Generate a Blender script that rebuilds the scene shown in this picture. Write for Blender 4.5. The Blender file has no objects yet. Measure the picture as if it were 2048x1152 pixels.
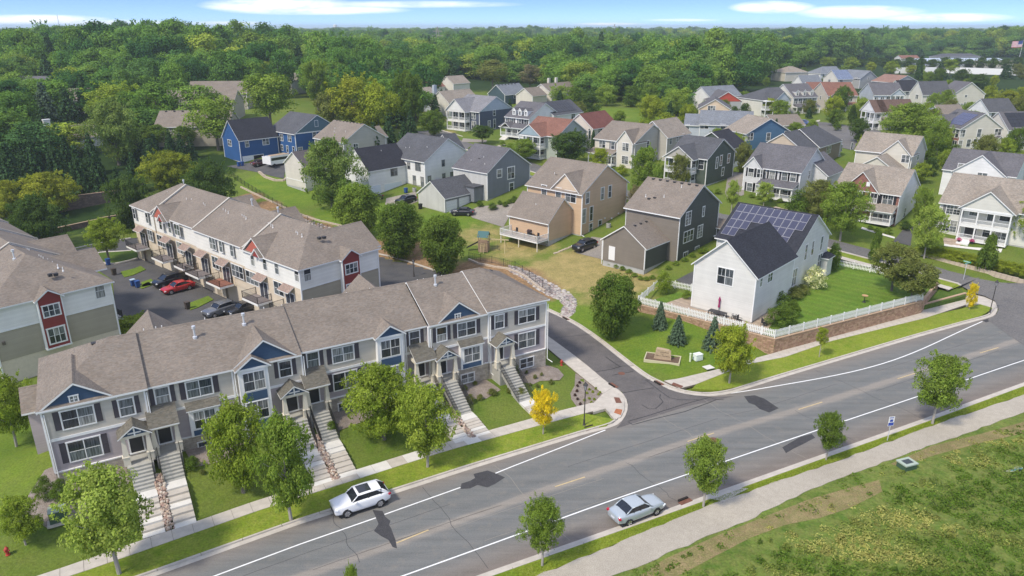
import bpy,bmesh,math,random
import numpy as np
from mathutils import Vector,Matrix
random.seed(7);RNG=np.random.default_rng(7)
SC=bpy.context.scene;COL=SC.collection
# ------------------------------------------------------------------ camera
CAMH=37.0;FPX=1450.0;PITCH=math.atan(521/FPX)
cam=bpy.data.cameras.new('camera');cam.sensor_width=36;cam.lens=FPX/2048*36
cam.clip_start=0.5;cam.clip_end=30000
camo=bpy.data.objects.new('camera',cam);COL.objects.link(camo)
camo.location=(0,0,CAMH);camo.rotation_euler=(math.pi/2-PITCH,0,0)
SC.camera=camo
# ------------------------------------------------------------------ sun, sky, exposure
SUN_EL=math.radians(50);SUN_AZ=math.radians(224)  # direction towards the sun, measured from +x
sun=bpy.data.lights.new('sun','SUN');sun.energy=2.6;sun.angle=math.radians(8);sun.color=(1.0,0.91,0.78)
suno=bpy.data.objects.new('sun',sun);COL.objects.link(suno)
sd_=Vector((math.cos(SUN_EL)*math.cos(SUN_AZ),math.cos(SUN_EL)*math.sin(SUN_AZ),math.sin(SUN_EL)))
suno.rotation_euler=sd_.to_track_quat('Z','Y').to_euler()
W=bpy.data.worlds.new('World');SC.world=W;W.use_nodes=True
wn=W.node_tree;wn.nodes.clear()
def N(nt,t,**k):
    n=nt.nodes.new(t)
    for a,b in k.items():
        if a=='inp':
            for i,v in b.items():n.inputs[i].default_value=v
        else:setattr(n,a,b)
    return n
def build_world():
    L=wn.links.new
    out=N(wn,'ShaderNodeOutputWorld');bg=N(wn,'ShaderNodeBackground',inp={'Strength':0.15})
    sky=N(wn,'ShaderNodeTexSky',sky_type='NISHITA',sun_disc=False,sun_elevation=SUN_EL,sun_rotation=math.pi/2-SUN_AZ,air_density=1.0,dust_density=0.6,ozone_density=2.0,altitude=300)
    tc=N(wn,'ShaderNodeTexCoord');sep=N(wn,'ShaderNodeSeparateXYZ')
    L(tc.outputs['Generated'],sep.inputs[0])
    # whole sky: the blue of a few degrees higher up reaches down to the horizon
    ad=N(wn,'ShaderNodeMath',operation='MULTIPLY_ADD',inp={1:5.0,2:0.09});L(sep.outputs[2],ad.inputs[0])
    cmb=N(wn,'ShaderNodeCombineXYZ');L(sep.outputs[0],cmb.inputs[0]);L(sep.outputs[1],cmb.inputs[1]);L(ad.outputs[0],cmb.inputs[2])
    nrm=N(wn,'ShaderNodeVectorMath',operation='NORMALIZE');L(cmb.outputs[0],nrm.inputs[0]);L(nrm.outputs[0],sky.inputs[0])
    # clouds: a flat layer high above, seen in perspective
    mx=N(wn,'ShaderNodeMath',operation='MAXIMUM',inp={1:0.0});L(sep.outputs[2],mx.inputs[0])
    zz=N(wn,'ShaderNodeMath',operation='ADD',inp={1:0.02});L(mx.outputs[0],zz.inputs[0])
    dv=N(wn,'ShaderNodeVectorMath',operation='DIVIDE');L(tc.outputs['Generated'],dv.inputs[0])
    c3=N(wn,'ShaderNodeCombineXYZ');[L(zz.outputs[0],c3.inputs[i])for i in range(3)];L(c3.outputs[0],dv.inputs[1])
    mp=N(wn,'ShaderNodeMapping',inp={'Scale':(0.16,0.055,0.0),'Location':(3.3,1.35,0)});L(dv.outputs[0],mp.inputs[0])
    no=N(wn,'ShaderNodeTexNoise',inp={'Scale':1.0,'Detail':7.0,'Roughness':0.55});L(mp.outputs[0],no.inputs['Vector'])
    rp=N(wn,'ShaderNodeValToRGB');L(no.outputs[0],rp.inputs[0])
    rp.color_ramp.elements[0].position=0.46;rp.color_ramp.elements[1].position=0.62
    def M(op,a,b=None,**k):
        n=N(wn,'ShaderNodeMath',operation=op,**k)
        for i,v in enumerate((a,b)):
            if v is None:continue
            if isinstance(v,(int,float)):n.inputs[i].default_value=v
            else:L(v,n.inputs[i])
        return n.outputs[0]
    # cloud banks by bearing and height above the horizon, frayed by noise
    yy=M('MAXIMUM',sep.outputs[1],.05);u=M('DIVIDE',sep.outputs[0],yy);v=M('DIVIDE',sep.outputs[2],yy)
    cs=N(wn,'ShaderNodeCombineXYZ');L(M('MULTIPLY',u,14.0),cs.inputs[0]);L(M('MULTIPLY',v,75.0),cs.inputs[1])
    n2=N(wn,'ShaderNodeTexNoise',inp={'Scale':1.0,'Detail':8.0,'Roughness':.62});L(cs.outputs[0],n2.inputs['Vector'])
    tot=None
    for u0,v0,a,b,k in((-.30,.0270,.10,.010,1),(-.255,.021,.12,.006,.8),(.335,.0245,.055,.008,1),(.45,.0185,.085,.0085,1),(.56,.012,.09,.006,1),(-.62,.0095,.10,.0065,1),(-.52,.006,.09,.004,.7),(-.13,.028,.14,.0045,.55),(.125,.004,.05,.0022,.8),(.22,.009,.05,.002,.5),(-.37,.005,.06,.003,.6),(.95,.03,.2,.012,.9),(-.95,.028,.2,.012,.9)):
        d=M('ADD',M('POWER',M('ABSOLUTE',M('DIVIDE',M('SUBTRACT',u,u0),a)),2),M('POWER',M('ABSOLUTE',M('DIVIDE',M('SUBTRACT',v,v0),b)),2));w=M('MULTIPLY',M('MAXIMUM',M('SUBTRACT',1.15,d),0),k);tot=w if tot is None else M('MAXIMUM',tot,w)
    bank=M('MULTIPLY',tot,M('MULTIPLY',M('MAXIMUM',M('SUBTRACT',n2.outputs[0],.25),0),3.4))
    high=M('MULTIPLY',rp.outputs[0],M('MINIMUM',M('MULTIPLY',M('MAXIMUM',M('SUBTRACT',sep.outputs[2],.04),0),6.0),.7))
    cl=M('MINIMUM',M('ADD',bank,high),.92)
    mix=N(wn,'ShaderNodeMix',data_type='RGBA');L(cl,mix.inputs[0]);
    tint=N(wn,'ShaderNodeMix',data_type='RGBA',blend_type='MULTIPLY',inp={0:1.0});L(sky.outputs[0],tint.inputs[6]);tint.inputs[7].default_value=(0.80,0.90,1.09,1)
    L(tint.outputs[2],mix.inputs[6]);mix.inputs[7].default_value=(6.6,6.6,6.8,1)
    L(mix.outputs[2],bg.inputs[0]);L(bg.outputs[0],out.inputs[0])
build_world()
SC.view_settings.view_transform='Standard';SC.view_settings.look='None'
SC.view_settings.exposure=0.68;SC.view_settings.gamma=1.0
SC.cycles.max_bounces=6;SC.cycles.volume_bounces=1
SC.cycles.transparent_max_bounces=8
# ------------------------------------------------------------------ rays and ground heights
_c,_s=math.cos(PITCH),math.sin(PITCH)
def ray(px,py):
    u=(px-1024)/FPX;v=(py-576)/FPX
    return(u,_c-v*_s,-_s-v*_c)
def P(px,py,z=0.0):
    """point of the level z seen at a pixel of the survey photograph"""
    r=ray(px,py);t=(z-CAMH)/r[2]
    return Vector((r[0]*t,r[1]*t,z))
def proj(x,y,z):
    d=z-CAMH;yc=y*_c-d*_s;zc=-(y*_s+d*_c)
    return(1024+FPX*x/yc,576+FPX*zc/yc)
TOE=[(P(*p)[0],P(*p)[1])for p in[(-900,470),(0,440),(140,440),(250,440),(480,470),(760,517),(900,550),(1060,600),(1092,615),(1144,635),(1194,666),(1250,710),(1300,751),(1332,764),(1356,758.5),(1433,740),(1494,722),(1546,708),(1669,671),(1880,612),(1965,606),(2048,640),(2300,640),(3000,600)]]
RX=np.array([0,8,25,45,80,130,200.]);RZ=np.array([0,.9,3.0,6.0,8.3,9.4,10.])
FA=(-37.39,50.40);FTH=math.radians(30.49);_fc,_fs=math.cos(FTH),math.sin(FTH)  # the front row's own frame
def fl(x,y):dx,dy=x-FA[0],y-FA[1];return dx*_fc+dy*_fs,-dx*_fs+dy*_fc
def fw(s,t):return FA[0]+s*_fc-t*_fs,FA[1]+s*_fs+t*_fc
def sst(a,b,v):
    v=np.clip((v-a)/(b-a),0,1);return v*v*(3-2*v)
def hv(x,y):
    """ground height, for arrays"""
    x=np.asarray(x,float);y=np.asarray(y,float)
    best=np.full(x.shape,1e18);sg=np.ones(x.shape)
    for(a,b),(c,d)in zip(TOE,TOE[1:]):
        ex,ey=c-a,d-b;L=ex*ex+ey*ey
        t=np.clip(((x-a)*ex+(y-b)*ey)/L,0,1)
        dd=np.hypot(x-a-t*ex,y-b-t*ey);m=dd<best-1e-9
        best=np.where(m,dd,best);sg=np.where(m,np.where(ex*(y-b)-ey*(x-a)>0,1,-1),sg)
    z=np.interp(best*sg,RX,RZ)
    s=(x-FA[0])*_fc+(y-FA[1])*_fs;t=-(x-FA[0])*_fs+(y-FA[1])*_fc
    base=np.interp(s,[-8,0,47.5,50],[0,1.75,.6,0]);f=sst(-7.4,-1.2,t)*(1-sst(7,12,t))
    z=z+base*f
    # the land rolls further away
    r=np.hypot(x,y);far=sst(260,700,r)
    z=z+far*(3.0*np.sin(x*.0061+1.1)*np.sin(y*.0047+.4)+2.0*np.sin(x*.013+y*.009))
    z=z+sst(150,420,r)*6.0*np.exp(-(((x+260)/190)**2+((y-420)/200)**2))
    z=z+sst(4000,8000,r)*(16+9*np.sin(np.arctan2(x,y)*23)+5*np.sin(np.arctan2(x,y)*61+1))
    return z
_hc={}
def h(x,y):
    k=(round(x*4),round(y*4))
    if k not in _hc:_hc[k]=float(hv(k[0]/4,k[1]/4))
    return _hc[k]
def G(px,py,dz=0.0,tmax=6000):
    """point where the ray of a pixel meets the ground (raised by dz); vectorised march then bisection"""
    r=ray(px,py);t0=20.0
    ts=20.0*1.012**np.arange(480);X,Y,Z=r[0]*ts,r[1]*ts,CAMH+r[2]*ts
    below=np.nonzero(Z<hv(X,Y)+dz)[0]
    if len(below)==0:i=len(ts)-1
    else:i=below[0]
    lo,hi=ts[max(i-1,0)],ts[i]
    for _ in range(2):
        tt=np.linspace(lo,hi,20);X,Y,Z=r[0]*tt,r[1]*tt,CAMH+r[2]*tt
        b=np.nonzero(Z<hv(X,Y)+dz)[0];j=b[0]if len(b)else 19
        lo,hi=tt[max(j-1,0)],tt[j]
    x,y=r[0]*hi,r[1]*hi
    return Vector((x,y,float(hv(x,y))))
CROP=dict(a=(0,560,1.9453),b=(400,640,3.2),c=(750,520,3.032),d=(1050,540,3.6),e=(240,350,3.793),f=(0,350,2.81),A=(420,200,5.0075),B=(780,170,4.115),C=(1100,170,4.115),D=(1450,250,3.425),E=(900,300,3.389),F=(1250,400,3.151),G=(1400,80,3.1605),I=(0,0,2.9257),H=(700,0,2.9257),J=(1500,600,2.0876),K=(600,860,2.2756),M=(1750,400,4.7987),Q=(1400,120,6.0235),R=(1700,140,5.885),S=(250,400,4.8),T=(0,330,4.267),O=(1,0,1))
CROP['O']=(0,0,1)
def cp(k,x,y):o=CROP[k];return o[0]+x/o[2],o[1]+y/o[2]
# ------------------------------------------------------------------ materials
MATS={}
def newmat(name):
    m=bpy.data.materials.new(name);m.use_nodes=True;nt=m.node_tree
    return m,nt,nt.nodes['Principled BSDF'],nt.links.new
def plain(name,col,rough=.6,metal=0.0,spec=.4,noise=0.0,nscale=3.0,emit=None):
    if name in MATS:return MATS[name]
    m,nt,b,L=newmat(name);b.inputs['Base Color'].default_value=(*col,1);b.inputs['Roughness'].default_value=rough
    b.inputs['Metallic'].default_value=metal;b.inputs['Specular IOR Level'].default_value=spec
    if noise:
        tc=N(nt,'ShaderNodeTexCoord');no=N(nt,'ShaderNodeTexNoise',inp={'Scale':nscale,'Detail':5.0,'Roughness':.6});L(tc.outputs['Object'],no.inputs['Vector'])
        mr=N(nt,'ShaderNodeMapRange',inp={1:.25,2:.75,3:1-noise,4:1+noise});L(no.outputs[0],mr.inputs[0])
        mu=N(nt,'ShaderNodeVectorMath',operation='SCALE',inp={0:col});L(mr.outputs[0],mu.inputs['Scale']);L(mu.outputs[0],b.inputs['Base Color'])
    MATS[name]=m;return m
def siding(name,col,lap=.13,vert=False):
    if name in MATS:return MATS[name]
    m,nt,b,L=newmat(name);b.inputs['Roughness'].default_value=.6;b.inputs['Specular IOR Level'].default_value=.25
    tc=N(nt,'ShaderNodeTexCoord');sep=N(nt,'ShaderNodeSeparateXYZ');L(tc.outputs['Object'],sep.inputs[0])
    if vert:
        a=N(nt,'ShaderNodeMath',operation='ADD');L(sep.outputs[0],a.inputs[0]);L(sep.outputs[1],a.inputs[1]);src=a.outputs[0]
    else:src=sep.outputs[2]
    dv=N(nt,'ShaderNodeMath',operation='DIVIDE',inp={1:lap});L(src,dv.inputs[0]);fr=N(nt,'ShaderNodeMath',operation='FRACT');L(dv.outputs[0],fr.inputs[0])
    fl_=N(nt,'ShaderNodeMath',operation='FLOOR');L(dv.outputs[0],fl_.inputs[0])
    wn_=N(nt,'ShaderNodeTexWhiteNoise',noise_dimensions='1D');L(fl_.outputs[0],wn_.inputs['W'])
    no=N(nt,'ShaderNodeTexNoise',inp={'Scale':.5,'Detail':4.0});L(tc.outputs['Object'],no.inputs['Vector'])
    s1=N(nt,'ShaderNodeMapRange',inp={1:0,2:1,3:.96,4:1.04});L(wn_.outputs[0],s1.inputs[0])
    s2=N(nt,'ShaderNodeMapRange',inp={1:.3,2:.7,3:.93,4:1.06});L(no.outputs[0],s2.inputs[0])
    ms=N(nt,'ShaderNodeMath',operation='MULTIPLY');L(s1.outputs[0],ms.inputs[0]);L(s2.outputs[0],ms.inputs[1])
    mu=N(nt,'ShaderNodeVectorMath',operation='SCALE',inp={0:col});L(ms.outputs[0],mu.inputs['Scale']);L(mu.outputs[0],b.inputs['Base Color'])
    bp=N(nt,'ShaderNodeBump',inp={'Strength':.55,'Distance':.02});L(bp.outputs[0],b.inputs['Normal'])
    if vert:
        gt=N(nt,'ShaderNodeMath',operation='GREATER_THAN',inp={1:.82});L(fr.outputs[0],gt.inputs[0]);L(gt.outputs[0],bp.inputs['Height'])
    else:
        iv=N(nt,'ShaderNodeMath',operation='SUBTRACT',inp={0:1.0});L(fr.outputs[0],iv.inputs[1]);L(iv.outputs[0],bp.inputs['Height'])
    MATS[name]=m;return m
def shingle(name,col,var=.22):
    if name in MATS:return MATS[name]
    m,nt,b,L=newmat(name);b.inputs['Roughness'].default_value=.9;b.inputs['Specular IOR Level'].default_value=.15
    tc=N(nt,'ShaderNodeTexCoord');mp=N(nt,'ShaderNodeMapping',inp={'Scale':(4.5,4.5,16.0)});L(tc.outputs['Object'],mp.inputs[0])
    vo=N(nt,'ShaderNodeTexVoronoi',inp={'Scale':1.0});L(mp.outputs[0],vo.inputs['Vector'])
    sp=N(nt,'ShaderNodeSeparateColor');L(vo.outputs['Color'],sp.inputs[0])
    s1=N(nt,'ShaderNodeMapRange',inp={1:0,2:1,3:1-var,4:1+var});L(sp.outputs[0],s1.inputs[0])
    no=N(nt,'ShaderNodeTexNoise',inp={'Scale':.35,'Detail':5.0,'Roughness':.6});L(tc.outputs['Object'],no.inputs['Vector'])
    s2=N(nt,'ShaderNodeMapRange',inp={1:.3,2:.7,3:.88,4:1.1});L(no.outputs[0],s2.inputs[0])
    ms=N(nt,'ShaderNodeMath',operation='MULTIPLY');L(s1.outputs[0],ms.inputs[0]);L(s2.outputs[0],ms.inputs[1])
    mx=N(nt,'ShaderNodeMix',data_type='RGBA');mx.inputs[6].default_value=(*col,1);mx.inputs[7].default_value=(col[0]*1.07,col[1]*1.0,col[2]*.94,1);L(sp.outputs[1],mx.inputs[0])
    mu=N(nt,'ShaderNodeVectorMath',operation='SCALE');L(mx.outputs[2],mu.inputs[0]);L(ms.outputs[0],mu.inputs['Scale']);L(mu.outputs[0],b.inputs['Base Color'])
    bp=N(nt,'ShaderNodeBump',inp={'Strength':.5,'Distance':.02});L(sp.outputs[0],bp.inputs['Height']);L(bp.outputs[0],b.inputs['Normal'])
    MATS[name]=m;return m
def masonry(name,cols,sc=(2.2,.16),mortar=(.30,.28,.26),msize=.02,off=.5):
    """brick or stone courses on upright walls (object x+y along, z up)"""
    if name in MATS:return MATS[name]
    m,nt,b,L=newmat(name);b.inputs['Roughness'].default_value=.85
    tc=N(nt,'ShaderNodeTexCoord');sep=N(nt,'ShaderNodeSeparateXYZ');L(tc.outputs['Object'],sep.inputs[0])
    a=N(nt,'ShaderNodeMath',operation='ADD');L(sep.outputs[0],a.inputs[0]);L(sep.outputs[1],a.inputs[1])
    cb=N(nt,'ShaderNodeCombineXYZ');L(a.outputs[0],cb.inputs[0]);L(sep.outputs[2],cb.inputs[1])
    br=N(nt,'ShaderNodeTexBrick',offset=off,inp={'Color1':(*cols[0],1),'Color2':(*cols[1],1),'Mortar':(*mortar,1),'Scale':1.0,'Mortar Size':msize,'Brick Width':sc[0],'Row Height':sc[1]})
    L(cb.outputs[0],br.inputs['Vector'])
    no=N(nt,'ShaderNodeTexNoise',inp={'Scale':2.2,'Detail':5.0,'Roughness':.7});L(tc.outputs['Object'],no.inputs['Vector'])
    s2=N(nt,'ShaderNodeMapRange',inp={1:.3,2:.7,3:.75,4:1.25});L(no.outputs[0],s2.inputs[0])
    mu=N(nt,'ShaderNodeVectorMath',operation='SCALE');L(br.outputs[0],mu.inputs[0]);L(s2.outputs[0],mu.inputs['Scale']);L(mu.outputs[0],b.inputs['Base Color'])
    bp=N(nt,'ShaderNodeBump',invert=True,inp={'Strength':.6,'Distance':.03});L(br.outputs['Fac'],bp.inputs['Height']);L(bp.outputs[0],b.inputs['Normal'])
    MATS[name]=m;return m
def ground_mix(name,cols,scales=(.12,.9,6.0),rough=.9,bump=.4,ramp=(.38,.62),stripes=None):
    """turf / soil: three colours mixed by noise of three sizes, world metres"""
    if name in MATS:return MATS[name]
    m,nt,b,L=newmat(name);b.inputs['Roughness'].default_value=rough;b.inputs['Specular IOR Level'].default_value=.12
    ge=N(nt,'ShaderNodeNewGeometry');ns=[]
    for i,sc in enumerate(scales):
        no=N(nt,'ShaderNodeTexNoise',inp={'Scale':sc,'Detail':5.0,'Roughness':.65});L(ge.outputs['Position'],no.inputs['Vector']);ns.append(no)
    r0=N(nt,'ShaderNodeMapRange',inp={1:ramp[0],2:ramp[1],3:0,4:1});L(ns[0].outputs[0],r0.inputs[0])
    r1=N(nt,'ShaderNodeMapRange',inp={1:.35,2:.65,3:0,4:1});L(ns[1].outputs[0],r1.inputs[0])
    m0=N(nt,'ShaderNodeMix',data_type='RGBA');m0.inputs[6].default_value=(*cols[0],1);m0.inputs[7].default_value=(*cols[1],1);L(r0.outputs[0],m0.inputs[0])
    f1=N(nt,'ShaderNodeMath',operation='MULTIPLY',inp={1:.6});L(r1.outputs[0],f1.inputs[0])
    m1=N(nt,'ShaderNodeMix',data_type='RGBA');L(m0.outputs[2],m1.inputs[6]);m1.inputs[7].default_value=(*cols[2],1);L(f1.outputs[0],m1.inputs[0])
    s2=N(nt,'ShaderNodeMapRange',inp={1:.3,2:.7,3:.68,4:1.32});L(ns[2].outputs[0],s2.inputs[0]);last=s2.outputs[0]
    if stripes:
        sp=N(nt,'ShaderNodeSeparateXYZ');L(ge.outputs['Position'],sp.inputs[0])
        a1=N(nt,'ShaderNodeMath',operation='MULTIPLY',inp={1:math.cos(stripes[0])});L(sp.outputs[0],a1.inputs[0])
        a2=N(nt,'ShaderNodeMath',operation='MULTIPLY_ADD',inp={1:math.sin(stripes[0])});L(sp.outputs[1],a2.inputs[0]);L(a1.outputs[0],a2.inputs[2])
        a3=N(nt,'ShaderNodeMath',operation='MULTIPLY',inp={1:math.pi/stripes[1]});L(a2.outputs[0],a3.inputs[0])
        a4=N(nt,'ShaderNodeMath',operation='SINE');L(a3.outputs[0],a4.inputs[0])
        a5=N(nt,'ShaderNodeMapRange',inp={1:-.5,2:.5,3:1-stripes[2],4:1+stripes[2]});L(a4.outputs[0],a5.inputs[0])
        a6=N(nt,'ShaderNodeMath',operation='MULTIPLY');L(last,a6.inputs[0]);L(a5.outputs[0],a6.inputs[1]);last=a6.outputs[0]
    mu=N(nt,'ShaderNodeVectorMath',operation='SCALE');L(m1.outputs[2],mu.inputs[0]);L(last,mu.inputs['Scale']);L(mu.outputs[0],b.inputs['Base Color'])
    bp=N(nt,'ShaderNodeBump',inp={'Strength':bump,'Distance':.15});L(ns[2].outputs[0],bp.inputs['Height']);L(bp.outputs[0],b.inputs['Normal'])
    MATS[name]=m;return m
WHITE=plain('white_trim',(.76,.76,.74),.5,noise=.05);CONC=plain('concrete',(.47,.43,.37),.9,noise=.16,nscale=1.1)
CONCL=plain('concrete_light',(.62,.60,.55),.9,noise=.08,nscale=1.5);CONCG=plain('foundation_concrete',(.40,.40,.38),.9,noise=.15,nscale=.8)
BLACKM=plain('black_metal',(.015,.015,.016),.45);DARKR=plain('dark_rubber',(.02,.02,.02),.8)
GLASS=None
def mk_glass():
    global GLASS
    m,nt,b,L=newmat('window_glass');b.inputs['Roughness'].default_value=.08;b.inputs['Specular IOR Level'].default_value=.7
    oi=N(nt,'ShaderNodeObjectInfo');rp=N(nt,'ShaderNodeValToRGB');rp.color_ramp.interpolation='CONSTANT';L(oi.outputs['Random'],rp.inputs[0])
    e=rp.color_ramp.elements;e[0].color=(.03,.035,.04,1);e[1].position=.25;e[1].color=(.13,.145,.15,1)
    x=e.new(.6);x.color=(.06,.07,.08,1);x=e.new(.8);x.color=(.27,.275,.26,1)
    tc=N(nt,'ShaderNodeTexCoord');wv=N(nt,'ShaderNodeTexNoise',inp={'Scale':3.0,'Detail':2.0});mp=N(nt,'ShaderNodeMapping',inp={'Scale':(4,4,.3)});L(tc.outputs['Object'],mp.inputs[0]);L(mp.outputs[0],wv.inputs['Vector'])
    mr=N(nt,'ShaderNodeMapRange',inp={1:.35,2:.65,3:.5,4:1.5});L(wv.outputs[0],mr.inputs[0])
    mu=N(nt,'ShaderNodeVectorMath',operation='SCALE');L(rp.outputs[0],mu.inputs[0]);L(mr.outputs[0],mu.inputs['Scale']);L(mu.outputs[0],b.inputs['Base Color'])
    GLASS=m;MATS['glass']=m
mk_glass()
# ------------------------------------------------------------------ mesh helpers
class MB:
    def __init__(s):s.v=[];s.f=[];s.m=[]
    def add(s,vs,fs,mi=0):
        o=len(s.v);s.v+=[tuple(v)for v in vs];s.f+=[tuple(i+o for i in f)for f in fs];s.m+=[mi]*len(fs);return s
    def box(s,x0,y0,z0,x1,y1,z1,mi=0,skip=()):
        v=[(x0,y0,z0),(x1,y0,z0),(x1,y1,z0),(x0,y1,z0),(x0,y0,z1),(x1,y0,z1),(x1,y1,z1),(x0,y1,z1)]
        f={'b':(3,2,1,0),'t':(4,5,6,7),'f':(0,1,5,4),'r':(1,2,6,5),'k':(2,3,7,6),'l':(3,0,4,7)}
        return s.add(v,[f[k]for k in f if k not in skip],mi)
    def tube(s,pts,rads,n=6,mi=0,cap=True):
        rings=[];up=Vector((0,0,1));o=len(s.v)
        for i,p in enumerate(pts):
            p=Vector(p);d=(Vector(pts[min(i+1,len(pts)-1)])-Vector(pts[max(i-1,0)])).normalized()
            a=d.cross(up)if abs(d.z)<.95 else d.cross(Vector((1,0,0)));a.normalize();b=d.cross(a)
            r=rads[i]if isinstance(rads,(list,tuple))else rads
            rings.append([p+(a*math.cos(2*math.pi*k/n)+b*math.sin(2*math.pi*k/n))*r for k in range(n)])
        vs=[v for r in rings for v in r];fs=[]
        for i in range(len(pts)-1):
            for k in range(n):fs.append((i*n+k,i*n+(k+1)%n,(i+1)*n+(k+1)%n,(i+1)*n+k))
        if cap:fs.append(tuple(range(n))[::-1]);fs.append(tuple(range((len(pts)-1)*n,len(pts)*n)))
        return s.add(vs,fs,mi)
    def prism(s,poly,z0,z1,mi=0,bottom=True):
        n=len(poly);v=[(p[0],p[1],z0)for p in poly]+[(p[0],p[1],z1)for p in poly]
        f=[tuple(range(n,2*n))]+[(i,(i+1)%n,(i+1)%n+n,i+n)for i in range(n)]
        if bottom:f.append(tuple(range(n))[::-1])
        return s.add(v,f,mi)
    def lathe(s,prof,n=12,mi=0,cx=0,cy=0):
        vs=[(cx+r*math.cos(2*math.pi*k/n),cy+r*math.sin(2*math.pi*k/n),z)for r,z in prof for k in range(n)]
        fs=[(i*n+k,i*n+(k+1)%n,(i+1)*n+(k+1)%n,(i+1)*n+k)for i in range(len(prof)-1)for k in range(n)]
        return s.add(vs,fs,mi)
    def mesh(s,name,mats):
        me=bpy.data.meshes.new(name);me.from_pydata(s.v,[],s.f)
        for m in(mats if isinstance(mats,(list,tuple))else[mats]):me.materials.append(m)
        me.polygons.foreach_set('material_index',s.m);me.update();return me
    def build(s,name,mats,parent=None,loc=None,rotz=0,smooth=False):
        me=s.mesh(name,mats)
        if smooth:me.polygons.foreach_set('use_smooth',[True]*len(me.polygons))
        return put(name,me,parent,loc,rotz)
def put(name,me,parent=None,loc=None,rotz=0):
    o=bpy.data.objects.new(name,me);COL.objects.link(o)
    if parent:o.parent=parent
    if loc is not None:o.location=loc
    if rotz:o.rotation_euler=(0,0,rotz)
    return o
def tag(o,label=None,cat=None,group=None,kind=None):
    if label:o['label']=label
    if cat:o['category']=cat
    if group:o['group']=group
    if kind:o['kind']=kind
    return o
def empty(name,loc,rotz=0):
    o=put(name,None,None,loc,rotz);o.empty_display_size=.5;return o
def copy_tree(o,parent=None):
    c=o.copy();COL.objects.link(c)
    if parent:c.parent=parent
    for ch in o.children:copy_tree(ch,c)
    return c
# draped sheets: polygon on the ground plan, cut on a grid and laid over the ground
def drape(name,pts,mat,off=.03,step=2.0,flat=None,thick=.0,kind='structure',parent=None):
    bm=bmesh.new();vs=[bm.verts.new((p[0],p[1],0))for p in pts];f=bm.faces.new(vs)
    if f.normal.z<0:f.normal_flip()
    bmesh.ops.triangulate(bm,faces=bm.faces[:])
    xs=[p[0]for p in pts];ys=[p[1]for p in pts]
    if flat is None:
        for ax,(lo,hi)in((0,(min(xs),max(xs))),(1,(min(ys),max(ys)))):
            k=math.floor(lo/step)+1
            while k*step<hi:
                co=(k*step,0,0)if ax==0 else(0,k*step,0);no=(1,0,0)if ax==0 else(0,1,0)
                bmesh.ops.bisect_plane(bm,geom=bm.verts[:]+bm.edges[:]+bm.faces[:],plane_co=co,plane_no=no);k+=1
    bmesh.ops.recalc_face_normals(bm,faces=bm.faces[:])
    if bm.faces and sum(f.normal.z for f in bm.faces)<0:bmesh.ops.reverse_faces(bm,faces=bm.faces[:])
    V=bm.verts[:]
    if flat is None:
        zz=hv(np.array([v.co.x for v in V]),np.array([v.co.y for v in V]))
        for v,z in zip(V,zz):v.co.z=float(z)+off
    else:
        for v in V:v.co.z=flat+off
    if thick:
        ed=[e for e in bm.edges if e.is_boundary];r=bmesh.ops.extrude_edge_only(bm,edges=ed)
        for g in r['geom']:
            if isinstance(g,bmesh.types.BMVert):g.co.z-=thick
    me=bpy.data.meshes.new(name);bm.to_mesh(me);bm.free();me.materials.append(mat)
    o=put(name,me,parent);
    if kind:o['kind']=kind
    return o
def GP(pl):return[G(*p)for p in pl]
def ZP(pl,z=0.0):return[P(*p,z)for p in pl]
def resample(pl,step):
    out=[Vector(pl[0])];
    for a,b in zip(pl,pl[1:]):
        a,b=Vector(a),Vector(b);n=max(1,round((b-a).length/step))
        for i in range(1,n+1):out.append(a.lerp(b,i/n))
    return out
def smooth_line(pl,n=2):
    pl=[Vector(p)for p in pl]
    for _ in range(n):
        q=[pl[0]]
        for a,b in zip(pl,pl[1:]):q+=[a.lerp(b,.25),a.lerp(b,.75)]
        q.append(pl[-1]);pl=q
    return pl
def ribbon(name,pl,w0,w1,mat,z0=0.0,z1=None,ground=True,kind='structure',parent=None,side=True):
    """strip along a polyline between the offsets w0 and w1 (left of travel is positive), top z above the ground"""
    pl=[Vector((p[0],p[1],0))for p in pl];mb=MB();vs=[]
    for i,p in enumerate(pl):
        d=(pl[min(i+1,len(pl)-1)]-pl[max(i-1,0)]).normalized();nn=Vector((-d.y,d.x,0))
        a,b=p+nn*w0,p+nn*w1;gz=h(p.x,p.y)if ground else 0.0
        vs+=[(a.x,a.y,gz+z0),(a.x,a.y,gz+(z1 if z1 is not None else z0)),(b.x,b.y,gz+(z1 if z1 is not None else z0)),(b.x,b.y,gz+z0)]
    fs=[]
    for i in range(len(pl)-1):
        k=4*i
        if z1 is None:fs.append((k+3,k,k+4,k+7))
        else:
            fs+=[(k+2,k+1,k+5,k+6),(k+1,k,k+4,k+5),(k+3,k+2,k+6,k+7)]
    if z1 is not None:fs+=[(0,1,2,3),(len(vs)-1,len(vs)-2,len(vs)-3,len(vs)-4)]
    mb.add(vs,fs);o=mb.build(name,mat,parent)
    if kind:o['kind']=kind
    return o
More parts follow.
